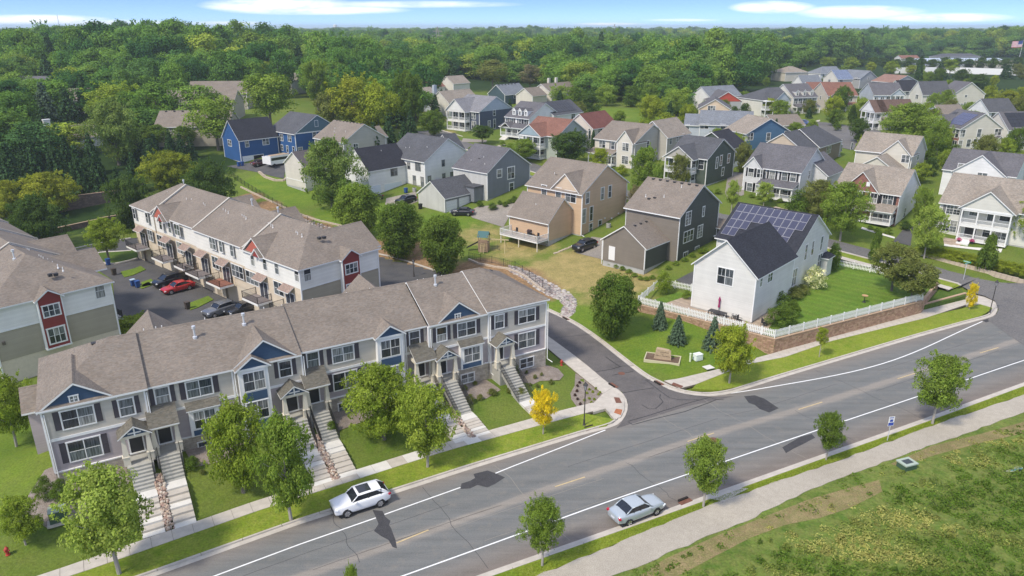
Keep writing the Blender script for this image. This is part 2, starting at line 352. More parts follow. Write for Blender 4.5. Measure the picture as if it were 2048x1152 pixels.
# ================================================================== GROUND
def axis_grid(lo_f,hi_f,lo,hi,step):
    a=list(np.arange(lo_f,hi_f+.01,step));d=step
    while a[-1]<hi:d*=1.16;a.append(a[-1]+d)
    d=step
    while a[0]>lo:d*=1.16;a.insert(0,a[0]-d)
    return np.array(a)
def attr_points():
    dry=[(1180,540,9,1),(1100,545,6,.8),(1240,560,6,.9),(1030,500,6,.6),(1200,590,5,.5),(960,470,7,.5),(1150,520,5,.8),(1080,495,4,.5),(1290,600,3,.4),(880,265,6,.6),(870,240,6,.8),(1250,235,5,.3)]
    lush=[(1380,690,9,1),(640,375,12,1),(560,360,9,1),(700,440,12,.9),(1100,600,5,.9),(1150,640,6,.8),(1250,700,7,1),(740,470,8,.6),(1280,235,9,.8),(1200,245,9,.8),(1180,560,2,.3),(40,900,16,.5),(1720,560,12,1),(1700,440,10,.5),(900,440,9,.6),(1240,225,14,.9),(1950,180,20,.6)]
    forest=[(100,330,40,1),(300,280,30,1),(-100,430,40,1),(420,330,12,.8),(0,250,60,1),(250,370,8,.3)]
    mulch=[(1020,560,5.5,1),(1060,580,4.5,1),(960,540,5,1),(500,394,3,1),(530,412,3.5,1),(560,426,3.5,1),(592,442,3.5,1),(630,458,3.5,1),(670,470,3.5,1),(705,484,4,1),(745,495,4,.9),(800,500,5,.9),(860,525,5,.9),(1095,592,2.5,.6)]
    return dry,lush,forest,mulch
def build_ground():
    X=axis_grid(-95,125,-9500,9500,1.4);Y=axis_grid(30,235,-300,11000,1.4)
    gx,gy=np.meshgrid(X,Y,indexing='ij');gz=hv(gx,gy)
    s=(gx-FA[0])*_fc+(gy-FA[1])*_fs;t=-(gx-FA[0])*_fs+(gy-FA[1])*_fc
    gz=gz-.25*((t<-8.6)&(t>-34)&(s>-60)&(s<150))  # dips below the road corridor's own slabs
    for pg in(SIDEP,PARKP):
        for i,j in zip(*np.nonzero((gx>min(p[0]for p in pg))&(gx<max(p[0]for p in pg))&(gy>min(p[1]for p in pg))&(gy<max(p[1]for p in pg)))):
            if inpoly(gx[i,j],gy[i,j],pg):gz[i,j]=min(gz[i,j],0)-.10
    nx,ny=len(X),len(Y);co=np.stack([gx,gy,gz],-1).reshape(-1,3)
    ii,jj=np.meshgrid(np.arange(nx-1),np.arange(ny-1),indexing='ij');a=(ii*ny+jj).ravel()
    f=np.stack([a,a+ny,a+ny+1,a+1],-1)
    me=bpy.data.meshes.new('ground');me.vertices.add(len(co));me.vertices.foreach_set('co',co.ravel())
    me.loops.add(f.size);me.loops.foreach_set('vertex_index',f.ravel());me.polygons.add(len(f))
    me.polygons.foreach_set('loop_start',np.arange(len(f))*4);me.polygons.foreach_set('loop_total',np.full(len(f),4))
    me.update(calc_edges=True);me.polygons.foreach_set('use_smooth',[True]*len(f))
    fx,fy=co[:,0],co[:,1]
    for nm,lst in zip(('dry','lush','forest','mulch'),attr_points()):
        w=np.zeros(len(co))
        for px,py,r,k in lst:
            g=G(px,py);w=np.maximum(w,k*np.exp(-(((fx-g.x)**2+(fy-g.y)**2)/(r*r))**1.5))
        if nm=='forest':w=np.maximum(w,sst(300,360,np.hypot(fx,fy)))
        at=me.attributes.new(nm,'FLOAT','POINT');at.data.foreach_set('value',w.astype(np.float32))
    m,nt,b,L=newmat('ground_turf');b.inputs['Roughness'].default_value=.92;b.inputs['Specular IOR Level'].default_value=.1
    ge=N(nt,'ShaderNodeNewGeometry')
    def noise(sc,lo=.35,hi=.65,det=5.0):
        no=N(nt,'ShaderNodeTexNoise',inp={'Scale':sc,'Detail':det,'Roughness':.65});L(ge.outputs['Position'],no.inputs['Vector'])
        mr=N(nt,'ShaderNodeMapRange',inp={1:lo,2:hi,3:0,4:1});L(no.outputs[0],mr.inputs[0]);return mr.outputs[0]
    def mixc(a,bcol,fac):
        mx=N(nt,'ShaderNodeMix',data_type='RGBA')
        if isinstance(a,tuple):mx.inputs[6].default_value=(*a,1)
        else:L(a,mx.inputs[6])
        if isinstance(bcol,tuple):mx.inputs[7].default_value=(*bcol,1)
        else:L(bcol,mx.inputs[7])
        L(fac,mx.inputs[0]);return mx.outputs[2]
    def mulc(x,k):
        mu=N(nt,'ShaderNodeMath',operation='MULTIPLY',inp={1:k});L(x,mu.inputs[0]);return mu.outputs[0]
    def at(nm,jitter=.35):
        a=N(nt,'ShaderNodeAttribute',attribute_name=nm);no=noise(.45,.3,.7)
        ad=N(nt,'ShaderNodeMath',operation='MULTIPLY_ADD',inp={1:jitter,2:-jitter/2});L(no,ad.inputs[0])
        s_=N(nt,'ShaderNodeMath',operation='ADD');L(ad.outputs[0],s_.inputs[0]);L(a.outputs['Fac'],s_.inputs[1])
        mr=N(nt,'ShaderNodeMapRange',inp={1:.25,2:.6,3:0,4:1});L(s_.outputs[0],mr.inputs[0]);return mr.outputs[0]
    base=mixc((.085,.145,.018),(.135,.175,.030),noise(.12));base=mixc(base,(.15,.16,.045),mulc(noise(.7),.35))
    base=mixc(base,mixc((.095,.165,.018),(.15,.205,.026),noise(.25)),at('lush'))
    base=mixc(base,mixc((.24,.205,.075),(.34,.27,.11),noise(.5)),at('dry'))
    base=mixc(base,mixc((.19,.12,.062),(.30,.19,.10),noise(1.5)),at('mulch',.15))
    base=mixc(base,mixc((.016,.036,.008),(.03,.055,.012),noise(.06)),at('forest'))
    n2=N(nt,'ShaderNodeTexNoise',inp={'Scale':5.0,'Detail':5.0,'Roughness':.7});L(ge.outputs['Position'],n2.inputs['Vector'])
    mr=N(nt,'ShaderNodeMapRange',inp={1:.3,2:.7,3:.7,4:1.3});L(n2.outputs[0],mr.inputs[0])
    mu=N(nt,'ShaderNodeVectorMath',operation='SCALE');L(base,mu.inputs[0]);L(mr.outputs[0],mu.inputs['Scale']);L(mu.outputs[0],b.inputs['Base Color'])
    bp=N(nt,'ShaderNodeBump',inp={'Strength':.5,'Distance':.12});L(n2.outputs[0],bp.inputs['Height']);L(bp.outputs[0],b.inputs['Normal'])
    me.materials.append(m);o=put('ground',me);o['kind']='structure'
NE_=[(-60,-14.6),(-30,-14.1),(6,-13.3),(16,-12.8),(32,-12.9),(48,-13.4),(58,-13.6),(62,-14.5),(70,-14.7),(94,-15.7),(106.5,-16.5),(125,-17.5),(160,-20)]
def it(tab,s):return float(np.interp(s,[a for a,b in tab],[b for a,b in tab]))
def inpoly(px,py,poly):
    c=False;j=len(poly)-1
    for i in range(len(poly)):
        xi,yi=poly[i][0],poly[i][1];xj,yj=poly[j][0],poly[j][1]
        if(yi>py)!=(yj>py)and px<(xj-xi)*(py-yi)/(yj-yi)+xi:c=not c
        j=i
    return c
Z=lambda pl:[P(*p,0)for p in pl]
SIDE=Z([(1090,668),(1160,719),(1219,769),(1244,784),(1255.5,804),(1254,826),(1240,848)])+[Vector((*fw(s,it(NE_,s)-.6),0))for s in(47,50,56,62)]+Z([(1419,794),(1380,790),(1344,781),(1316.7,768),(1288.9,755),(1244.4,720.6),(1188.9,676),(1141.7,644),(1091,620.5),(1060,603),(1040,640)])
PARK=Z([(140,502),(190,490),(262,476),(480,468),(757,512),(900,548),(1062,603),(1091,620),(1092,668),(1040,690),(700,700),(420,720),(300,720),(236,668),(225,560)])
SIDEP=[(p.x,p.y)for p in SIDE];PARKP=[(p.x,p.y)for p in PARK]
build_ground()
LAWN=ground_mix('lawn_turf',[(.085,.155,.016),(.125,.20,.022),(.17,.21,.035)],ramp=(.35,.65))
VERGE=ground_mix('verge_turf',[(.13,.20,.016),(.20,.26,.024),(.25,.26,.05)],scales=(.2,1.2,6.0))
MOWN=ground_mix('mown_turf',[(.085,.165,.018),(.12,.205,.024),(.15,.20,.035)],scales=(.1,.7,6.0),stripes=(math.radians(48),.9,.055))
DARKTURF=ground_mix('dark_turf',[(.05,.10,.014),(.075,.13,.018),(.11,.14,.03)])  # darker, duller green mix than the lawn turf
MULCH=ground_mix('bark_mulch',[(.15,.10,.07),(.22,.16,.11),(.11,.075,.055)],scales=(1.0,4.0,12.0),bump=.8)
ROCKBED=ground_mix('rock_mulch',[(.30,.26,.22),(.38,.33,.29),(.20,.15,.12)],scales=(1.5,6.0,14.0),bump=.9)
GRAVEL=ground_mix('path_gravel',[(.375,.34,.28),(.43,.39,.32),(.33,.295,.24)],scales=(.15,2.0,14.0),bump=.25)
DRIVE=ground_mix('driveway_paving',[(.26,.235,.20),(.32,.285,.24),(.22,.20,.175)],scales=(.15,1.0,7.0),bump=.2)
PAVERS=masonry('paver_stone',[(.42,.33,.24),(.36,.28,.21)],sc=(.4,.2),mortar=(.25,.2,.15))
RAMPRED=plain('tactile_red',(.36,.13,.055),.8,noise=.2,nscale=5);RUST=plain('cast_iron_rust',(.16,.07,.045),.8,noise=.3,nscale=5)
ASPHP=ground_mix('asphalt_parking',[(.068,.069,.073),(.095,.093,.095),(.115,.11,.104)],scales=(.12,.5,9.0),bump=.15)
ASPHS=ground_mix('asphalt_street',[(.095,.089,.088),(.13,.12,.116),(.165,.15,.14)],scales=(.13,.6,9.0),bump=.15)
ASPHF=ground_mix('asphalt_far',[(.12,.118,.118),(.15,.145,.14),(.17,.16,.15)],scales=(.13,.6,5.0),bump=.1)
PATCH=ground_mix('asphalt_patch',[(.046,.046,.050),(.058,.058,.062),(.075,.074,.076)],scales=(.4,2,12.0),bump=.15)
PAINTW=plain('road_paint_white',(.74,.74,.72),.7,noise=.12,nscale=2.5);PAINTY=plain('road_paint_yellow',(.50,.39,.21),.8,noise=.25,nscale=2.5)
SEAL=plain('tar_seal',(.02,.02,.023),.5)
# ------------------------------------------------------------------ main road, in the front row's frame (s along, t across)
SE_=[(-60,-22.6),(-30,-23.4),(26,-25.0),(41,-26.0),(60,-27.2),(74,-28.1),(92,-29.1),(125,-30.6),(160,-32)]
CE_=[(-60,-18.2),(-30,-18.3),(22,-18.7),(36,-18.8),(51,-19.2),(66,-20.5),(81,-21.4),(97,-22.3),(125,-23.6),(160,-25.5)]
def main_road():
    V=[];at=[];F_=[];K=12;ss=np.arange(-58,158,2.0)
    for s in ss:
        n,c,q=it(NE_,s)+.3,it(CE_,s),it(SE_,s)-.3
        for k in range(K+1):
            u=k/K
            t=n+(c-n)*u*2 if u<=.5 else c+(q-c)*(u-.5)*2
            x,y=fw(s,t);V.append((x,y,0.0));at.append(u)
    for i in range(len(ss)-1):
        for k in range(K):a=i*(K+1)+k;F_.append((a,a+1,a+K+2,a+K+1))
    me=bpy.data.meshes.new('main_road');me.from_pydata(V,[],F_);A=me.attributes.new('across','FLOAT','POINT');A.data.foreach_set('value',at)
    m,nt,b,L=newmat('asphalt_main');b.inputs['Roughness'].default_value=.88;b.inputs['Specular IOR Level'].default_value=.2
    ge=N(nt,'ShaderNodeNewGeometry');mp=N(nt,'ShaderNodeMapping',inp={'Rotation':(0,0,-math.radians(28.5)),'Scale':(.05,.9,1)});L(ge.outputs['Position'],mp.inputs[0])
    n1=N(nt,'ShaderNodeTexNoise',inp={'Scale':1.6,'Detail':6.0,'Roughness':.7});L(mp.outputs[0],n1.inputs['Vector'])
    n2=N(nt,'ShaderNodeTexNoise',inp={'Scale':.35,'Detail':6.0,'Roughness':.7});L(ge.outputs['Position'],n2.inputs['Vector'])
    n3=N(nt,'ShaderNodeTexNoise',inp={'Scale':9.0,'Detail':4.0,'Roughness':.7});L(ge.outputs['Position'],n3.inputs['Vector'])
    ac=N(nt,'ShaderNodeAttribute',attribute_name='across')
    jj=N(nt,'ShaderNodeMath',operation='MULTIPLY_ADD',inp={1:.05,2:-.025});L(n2.outputs[0],jj.inputs[0]);aj=N(nt,'ShaderNodeMath',operation='ADD');L(ac.outputs['Fac'],aj.inputs[0]);L(jj.outputs[0],aj.inputs[1])
    rp=N(nt,'ShaderNodeValToRGB');L(aj.outputs[0],rp.inputs[0]);e=rp.color_ramp.elements
    dust=(.25,.228,.198,1);lane=(.145,.150,.145,1);lane2=(.162,.163,.155,1);shoulder=(.185,.172,.155,1)
    e[0].position=0;e[0].color=(.21,.18,.15,1);e[1].position=1;e[1].color=(.20,.165,.14,1)
    for p,c in((.07,shoulder),(.17,lane2),(.26,lane),(.33,lane2),(.40,lane),(.455,lane2),(.48,dust),(.52,dust),(.55,lane2),(.62,lane),(.70,lane2),(.77,lane),(.86,shoulder),(.93,(.17,.15,.13,1))):
        q=e.new(p);q.color=c
    s1=N(nt,'ShaderNodeMapRange',inp={1:.3,2:.7,3:.84,4:1.16});L(n1.outputs[0],s1.inputs[0])
    s3=N(nt,'ShaderNodeMapRange',inp={1:.3,2:.7,3:.85,4:1.15});L(n3.outputs[0],s3.inputs[0]);mm=N(nt,'ShaderNodeMath',operation='MULTIPLY');L(s1.outputs[0],mm.inputs[0]);L(s3.outputs[0],mm.inputs[1])
    mu=N(nt,'ShaderNodeVectorMath',operation='SCALE');L(rp.outputs[0],mu.inputs[0]);L(mm.outputs[0],mu.inputs['Scale'])
    # pale scuffs
    n4=N(nt,'ShaderNodeTexNoise',inp={'Scale':.9,'Detail':8.0,'Roughness':.75});L(ge.outputs['Position'],n4.inputs['Vector']);r2=N(nt,'ShaderNodeMapRange',inp={1:.52,2:.74,3:0,4:.6});L(n4.outputs[0],r2.inputs[0])
    mx=N(nt,'ShaderNodeMix',data_type='RGBA');L(r2.outputs[0],mx.inputs[0]);L(mu.outputs[0],mx.inputs[6]);mx.inputs[7].default_value=(.24,.215,.18,1);L(mx.outputs[2],b.inputs['Base Color'])
    bp=N(nt,'ShaderNodeBump',inp={'Strength':.2,'Distance':.03});L(n3.outputs[0],bp.inputs['Height']);L(bp.outputs[0],b.inputs['Normal'])
    me.materials.append(m);o=put('main_road',me);o['kind']='structure'
main_road()
def FL(tab,s0,s1,step=2.0,dt=0.0):return[Vector((*fw(s,it(tab,s)+dt),0))for s in np.arange(s0,s1+.01,step)]
def poly_strip(name,A,B,mat,z=.12,thick=.3,parent=None,kind='structure'):
    """slab between two polylines of any length"""
    pts=[(p[0],p[1])for p in A]+[(p[0],p[1])for p in reversed(B)]
    return drape(name,pts,mat,off=z,flat=0.0,thick=thick,kind=kind,parent=parent)
# kerbs and gutters: individual stones
def kerb(pl,inner=.45,name='kerb',seg=3.0,lab=None):
    """pl runs along the asphalt edge with the verge on its left; gutter pan then raised kerb"""
    base=ribbon(name,pl,-.02,inner,CONC,z0=.012,ground=False)
    pl2=resample(pl,.5);n=max(2,round(sum((a-b).length for a,b in zip(pl2,pl2[1:]))/seg));st=resample_n(pl2,n*3)
    for k in range(n):
        sub=st[3*k:3*k+4];d=(sub[-1]-sub[0]);L_=d.length
        sub=[sub[0]+(sub[1]-sub[0]).normalized()*.02]+sub[1:3]+[sub[3]-(sub[3]-sub[2]).normalized()*.02]
        o=ribbon('kerbstone',sub,inner,inner+.17,CONC,z0=-.2,z1=.135,ground=False,kind=None,parent=base)
    return base
def resample_n(pl,n):
    ds=[0];
    for a,b in zip(pl,pl[1:]):ds.append(ds[-1]+(b-a).length)
    out=[]
    for k in range(n+1):
        t=ds[-1]*k/n;i=min(np.searchsorted(ds,t,side='right')-1,len(pl)-2)
        f=(t-ds[i])/max(1e-9,ds[i+1]-ds[i]);out.append(pl[i].lerp(pl[i+1],float(min(1,f))))
    return out
Z=lambda pl:[P(*p,0)for p in pl]
gutN=FL(NE_,-30,44,2)+Z([(1215,857),(1240,847),(1254,826),(1255.5,804),(1244,784),(1219,769),(1160,719),(1090,668)])
gutN=smooth_line(gutN,1)
kN=kerb(gutN)
gutE=smooth_line(Z([(1091,620.5),(1141.7,644),(1188.9,676),(1244.4,720.6),(1288.9,755),(1316.7,767.8),(1344.4,781.7),(1380.6,790),(1419,793)])+FL(NE_,62,106,3)+Z([(1976,636),(1989,631),(1996,619),(1992,607),(1975,594),(1950,585.5),(1915,577)]),1)
kE=kerb(gutE)
gutS_=FL(SE_,120,-20,2)if False else[Vector((*fw(s,it(SE_,s)),0))for s in np.arange(140,-21,-2.0)]
kS=kerb(gutS_)
# verges (north side, both sides of the junction; south side)
def vline(tab,s0,s1,dt,step=2.0):return[Vector((*fw(s,it(tab,s)+dt),0))for s in np.arange(s0,s1+.01,step)]
SWB=[(-60,-9.9),(-1,-9.2),(14,-8.1),(30,-7.9),(44,-8.4),(48.5,-8.8)];SWF=[(-60,-11.3),(1,-10.4),(14,-9.55),(31,-9.3),(43,-9.95),(48.5,-10.35)]
poly_strip('grass_verge',vline(SWF,-30,46,0),vline(NE_,-30,44,.64)+Z([(1212,853),(1227,841)]),VERGE,z=.125)
poly_strip('grass_verge',vline(SWF,60,60,0)and Z([(1384,779),(1392,770.6),(1450,748),(1497.5,730),(1570.5,715.8),(1662.6,684),(1780,652),(1900,623.7),(1960,610),(1987,618)]),Z([(1440,782)])+vline(NE_,64,108,.64),VERGE,z=.125)
PU_=[(-60,-26.2),(-20,-26.5),(30,-27.3),(46,-27.6),(62,-28.8),(76,-29.6),(89,-30.7),(140,-34)];PL_=[(-60,-28.6),(34,-30.1),(47,-30.5),(57,-30.4),(69,-31.4),(85,-32.7),(140,-36.2)]
poly_strip('grass_verge',vline(SE_,-20,138,-.64),vline(PU_,-20,138,0),VERGE,z=.125)
def irregular(tab,s0,s1,amp=.12,step=1.0):
    return[Vector((*fw(s,it(tab,s)+random.uniform(-amp,amp)),0))for s in np.arange(s0,s1+.01,step)]
poly_strip('gravel_path',irregular(PU_,-20,138),irregular(PL_,-20,138),GRAVEL,z=.14)
poly_strip('ramp_pad',Z([(1421,1000),(1468,976)]),Z([(1447,1006),(1496,980)])[::1],CONC,z=.15)
poly_strip('meadow_bank',vline(PL_,-20,138,.1),[Vector((*fw(s,-75),0))for s in(-20,138)],ground_mix('meadow_soil',[(.070,.125,.018),(.115,.175,.03),(.20,.20,.06)],scales=(.3,1.0,5.0)),z=.10,thick=.3)
poly_strip('bare_soil',Z([(1240,1180),(1330,1120),(1430,1075),(1530,1035),(1620,1000),(1690,980),(1758,962)]),Z([(1290,1190),(1420,1120),(1500,1078),(1570,1052),(1640,1038),(1700,1018),(1764,985)]),ground_mix('dry_soil',[(.20,.155,.075),(.28,.215,.11),(.15,.17,.05)],scales=(.5,2.5,8)),z=.112)
poly_strip('bare_soil',Z([(1780,930),(1860,895),(1960,870),(2048,845),(2120,830)]),Z([(1800,935),(1870,912),(1960,888),(2048,868),(2120,850)]),MATS['dry_soil'],z=.113)
# sidewalks made of slabs on a dark joint bed
def slab_walk(A,B,n,light=()):
    bed=poly_strip('sidewalk',A,B,plain('joint_sand',(.2,.17,.13),.9),z=.118,thick=.2)
    a,b=resample_n([Vector(p)for p in A],n*2),resample_n([Vector(p)for p in B],n*2)
    for k in range(n):
        q=[a[2*k],a[2*k+1],a[2*k+2],b[2*k+2],b[2*k+1],b[2*k]];c=sum(q,Vector())/6
        q=[c+(p-c)*(1-.018/max(.2,(p-c).length))for p in q]
        mb=MB();mb.prism([(p.x-c.x,p.y-c.y)for p in q][::-1],0,.03+random.uniform(-.004,.006),bottom=False)
        # make sure the faces point up
        o=mb.build('slab',CONCL if k in light else CONC,bed,loc=(c.x,c.y,.118))
        fix_normals(o)
    return bed
def fix_normals(o):
    bm=bmesh.new();bm.from_mesh(o.data);bmesh.ops.recalc_face_normals(bm,faces=bm.faces[:])
    top=max(bm.faces,key=lambda f:f.calc_center_median().z)
    if top.normal.z<0:bmesh.ops.reverse_faces(bm,faces=bm.faces[:])
    bm.to_mesh(o.data);bm.free()
slab_walk(vline(SWB,-30,48,0),vline(SWF,-30,48,0),52,light=(35,36,38,42))
slab_walk(Z([(1205.6,790),(1152.8,747),(1090,694),(1060,668)]),Z([(1226,776),(1215,770),(1168,733),(1088,672)]),12)
poly_strip('corner_pad',Z([(1186,809),(1206,789),(1226,776),(1239,785),(1246,796),(1249,805)]),Z([(1186,826),(1211,819),(1228,840),(1241,836),(1248,822)]),CONC,z=.122)
slab_walk(Z([(1328,763.6),(1355.6,759.4),(1433,741),(1494,723),(1547.9,707.8),(1669,671),(1843,621),(1929,597)]),Z([(1360,779),(1392,770.6),(1450,748),(1497.5,730),(1570.5,715.8),(1662.6,684),(1850,638),(1932,611)]),36)
poly_strip('corner_pad',Z([(1929,597),(1945,587),(1975,596)]),Z([(1932,611),(1960,610),(1986,618),(1994,616),(1991,606)]),CONC,z=.121)
def flat_patch(name,px,mat,z,kind='structure'):return drape(name,[(p.x,p.y)for p in Z(px)],mat,off=z,flat=0,kind=kind)
for q,m in((cp('d',640,925)+cp('d',678,928)+cp('d',697,965)+cp('d',655,965),RUST),(cp('d',655,1008)+cp('d',700,1015)+cp('d',690,1052)+cp('d',640,1035),RAMPRED),(cp('d',1068,818)+cp('d',1140,845)+cp('d',1122,860)+cp('d',1053,833),RUST)):
    o=drape('tactile_plate',[(p.x,p.y)for p in Z([(q[i],q[i+1])for i in range(0,8,2)])],m,off=.16,flat=0,thick=.03,kind=None)
    tag(o,{RUST:None,RAMPRED:None}[m],None)
    tag(o,['dark red tactile plate on the corner pad beside the side street','bright orange red tactile plate on the corner pad nearest the main road','dark red tactile plate across the side street under the lawn'][len([x for x in bpy.data.objects if x.name.startswith('tactile_plate')])-1],'tactile plate')
# side street
drape('side_street',SIDEP,ASPHS,off=.004,flat=0)
drape('parking_court',PARKP,ASPHP,off=.0,flat=0)
# concrete edging of the court
ribbon('court_kerb',GP([(100,512),(140,500),(190,489),(262,477)]),0,.35,CONC,z0=0,z1=.14)
ribbon('court_kerb',smooth_line(GP([(755,509),(790,516),(890,549),(935,562)]),1),0,.35,CONC,z0=0,z1=.14)
def cT(x,y):return cp('T',x,y)
isl=smooth_line(GP([cT(1165,800),cT(1100,820),cT(960,850),cT(860,835),cT(790,810),cT(790,775),cT(850,750),cT(1000,745),cT(1120,735)]),2)
drape('court_island',[(p.x,p.y)for p in isl]+[(p.x,p.y)for p in GP([cT(1190,730)])],DARKTURF,off=.15,thick=.2)
ribbon('court_kerb',isl,-.2,.35,CONC,z0=0,z1=.17)
for px in([cT(1030,915),cT(1150,885),cT(1200,865),cT(1245,895),cT(1130,945),cT(1060,960)],[cT(1205,1005),cT(1290,975),cT(1330,1020),cT(1220,1045)],[cp('S',600,1005),cp('S',640,985),cp('S',800,925),cp('S',850,960),cp('S',700,1035),cp('S',630,1060)],[cp('e',140,850),cp('e',215,815),cp('e',250,835),cp('e',170,865)]):
    drape('court_grass',[(p.x,p.y)for p in GP(px)],LAWN,off=.10,thick=.15)
# paint
def paint(pl,w,mat,z=.009):return ribbon('road_line',pl,-w/2,w/2,mat,z0=z,ground=False)
wl=Z([(400,1163),(600,1088.5),(751.6,1035.8)]);paint(wl,.13,PAINTW)
paint(Z([(769,1029),(920.8,975)]),.13,PAINTW);paint(Z([(991,946.6),(1026,932.5),(1120,896),(1210.8,860)]),.13,PAINTW)
paint(smooth_line(Z([(1461,786.5),(1500,781),(1667.7,752.3),(1760,730),(1835,703),(1921.5,662),(1964.6,643)]),2),.15,PAINTW)
paint(smooth_line(Z([(750,1172),(1000,1082),(1190,1012),(1370,950),(1650,855),(1830,795),(2048,720),(2200,672)]),2),.13,PAINTW)
for a,b in(((793,1086),(857,1060)),((1110,973.5),(1170,954)),((1375,883),(1428,866)),((1597,819),(1645,804)),((1795,757.5),(1830,746.5)),((1960,706),(1997,695))):paint(Z([a,b]),.13,PAINTY)
for px in([(745,1020),(765,1022),(770,1033),(781,1042),(778,1050),(782,1056),(791,1080),(794,1097),(785,1094),(777,1080),(762,1072),(748,1062),(757,1048),(752,1035)],[(921,978),(923,967),(940,962),(950,956),(947,948),(975,941),(990,946),(1010,955),(990,968),(975,975),(955,970),(940,977)],[cp('J',-25,402),cp('J',20,398),cp('J',60,412),cp('J',120,452),cp('J',80,470),cp('J',40,455),cp('J',20,438),cp('J',-5,430)],[cp('J',135,615),cp('J',210,572),cp('J',258,560),cp('J',272,575),cp('J',225,600),cp('J',180,622),cp('J',150,640)],[cp('J',970,85),cp('J',995,78),cp('J',1012,85),cp('J',985,94)],[cp('J',1040,38),cp('J',1060,33),cp('J',1076,42),cp('J',1052,49)]):
    flat_patch('asphalt_patch',px,PATCH,.007)
for pl in([cp('d',215,490),cp('d',300,480),cp('d',480,463)],[cp('d',510,733),cp('d',620,715),cp('d',700,692),cp('d',780,690)],[cp('d',580,625),cp('d',630,660),cp('d',685,697)],[cp('d',628,758),cp('d',700,745),cp('d',780,730)],[cp('d',700,885),cp('d',800,868),cp('d',930,848)],[cp('d',865,795),cp('d',905,788),cp('d',880,800),cp('d',990,885)],[cp('d',990,885),cp('d',1040,920),cp('d',1110,935),cp('d',1250,935)],[cp('d',975,895),cp('d',970,920),cp('d',995,950),cp('d',940,1000),cp('d',890,1000),cp('d',840,970)],[cp('d',740,1090),cp('d',900,1045),cp('d',1150,965),cp('d',1330,917),cp('d',1380,935),cp('d',1150,1020),cp('d',900,1080),cp('d',775,1115),cp('d',745,1095)],[cp('d',1380,935),cp('d',1430,933)]):
    ribbon('tar_seam',resample(Z(pl),.8),-.045,.045,SEAL,z0=.012,ground=False)
for cx,cy,r in((cp('K',1883,45)[0],cp('K',1883,45)[1],.38),(*cp('d',695,745),.33)):
    c=P(cx,cy,0);mb=MB();mb.lathe([(0,.016),(r,.016),(r+.06,.014)],20);mb.build('manhole_cover',RUST,loc=(c.x,c.y,0))
    tag(bpy.data.objects[[o.name for o in bpy.data.objects if o.name.startswith('manhole_cover')][-1]],'round rusty manhole cover '+('in the main road beside the yellow dash' if r>.35 else 'in the side street asphalt'),'manhole cover')

CRK=plain('crack_fill',(.055,.055,.058),.7);CRP=plain('worn_joint',(.26,.235,.20),.9)
for k in range(11):
    s0=-6+k*8.1+random.uniform(-2,2);a=it(NE_,s0)-.3;b=it(SE_,s0)+.3;n_=14;f0=random.choice((0,0,.45));f1=random.choice((1,1,.55));
    if f1<=f0:f1=1
    ln=[Vector((*fw(s0+.10*math.sin(i*.9+k)+random.uniform(-.09,.09),a+(b-a)*(f0+(f1-f0)*i/n_)),0))for i in range(n_+1)]
    ribbon('road_crack',ln,-.022,.022,random.choice((CRK,CRP)),z0=.006,ground=False)
for t_ in(.47,.535,.30,.74):
    for k in range(5):
        s0=random.uniform(-5,100);L_=random.uniform(6,18);ln=[Vector((*fw(s0+L_*i/16,it(NE_,s0+L_*i/16)+(it(SE_,s0+L_*i/16)-it(NE_,s0+L_*i/16))*(t_+random.uniform(-.002,.002))),0))for i in range(17)]
        ribbon('road_crack',ln,-.02,.02,random.choice((CRK,CRK,CRP)),z0=.0055,ground=False)
# ================================================================== BUILDINGS
ROOFG=shingle('shingle_grey',(.115,.115,.125));ROOFD=shingle('shingle_charcoal',(.034,.036,.045),.25);ROOFB=shingle('shingle_weathered',(.198,.174,.148),.16)
ROOFT=shingle('shingle_tan',(.255,.228,.193));ROOFR=shingle('shingle_redbrown',(.20,.105,.08));ROOFBL=shingle('shingle_bluegrey',(.17,.19,.215));ROOFM=shingle('shingle_slate',(.085,.09,.10))
_wc={}
def win_meshes(w,h,n,rail,grid,tr,trim):
    k=(round(w,2),round(h,2),n,rail,grid,trim.name,tr)
    if k in _wc:return _wc[k]
    mb=MB();d=.05;t=tr
    mb.box(-w/2-t,-d,-t,w/2+t,0,0);mb.box(-w/2-t-.03,-d-.02,h,w/2+t+.03,0,h+t);mb.box(-w/2-t,-d,0,-w/2,0,h);mb.box(w/2,-d,0,w/2+t,0,h)
    for i in range(1,n):x=-w/2+w*i/n;mb.box(x-.035,-d,0,x+.035,0,h)
    if rail:
        for i in range(n):mb.box(-w/2+w*i/n+.046,-d+.012,h*.5-.022,-w/2+w*(i+1)/n-.046,0,h*.5+.022)
    if grid:
        for i in range(n):
            x=-w/2+w*(i+.5)/n;mb.box(x-.014,-d+.02,h*.53 if grid==1 else .01,x+.014,0,h-.01)
            if grid==2:
                for z in(.25,.75):mb.box(-w/2+w*i/n+.047,-d+.021,h*z-.014,-w/2+w*(i+1)/n-.047,0,h*z+.014)
    me=mb.mesh('window',trim)
    panes=[]
    for i in range(n):
        for a,b in(((0,.5),(.5,1))if rail else((0,1),)):
            g=MB();x0=-w/2+w*i/n;x1=-w/2+w*(i+1)/n;g.box(x0+.03,-.018,h*a+.01,x1-.03,-.002,h*b-.01,skip=('k',));panes.append(g)
    allp=[g.mesh('pane',GLASS)for g in panes]
    _wc[k]=(me,allp);return _wc[k]
_sc={}
def shutter_mesh(w,h,m):
    k=(round(w,2),round(h,2),m.name)
    if k not in _sc:
        mb=MB();mb.box(-w/2,-.04,0,w/2,0,h);
        for z in(.03,.5,.97):mb.box(-w/2,-.055,h*z-.04,w/2,-.04,h*z+.04)
        _sc[k]=mb.mesh('shutter',m)
    return _sc[k]
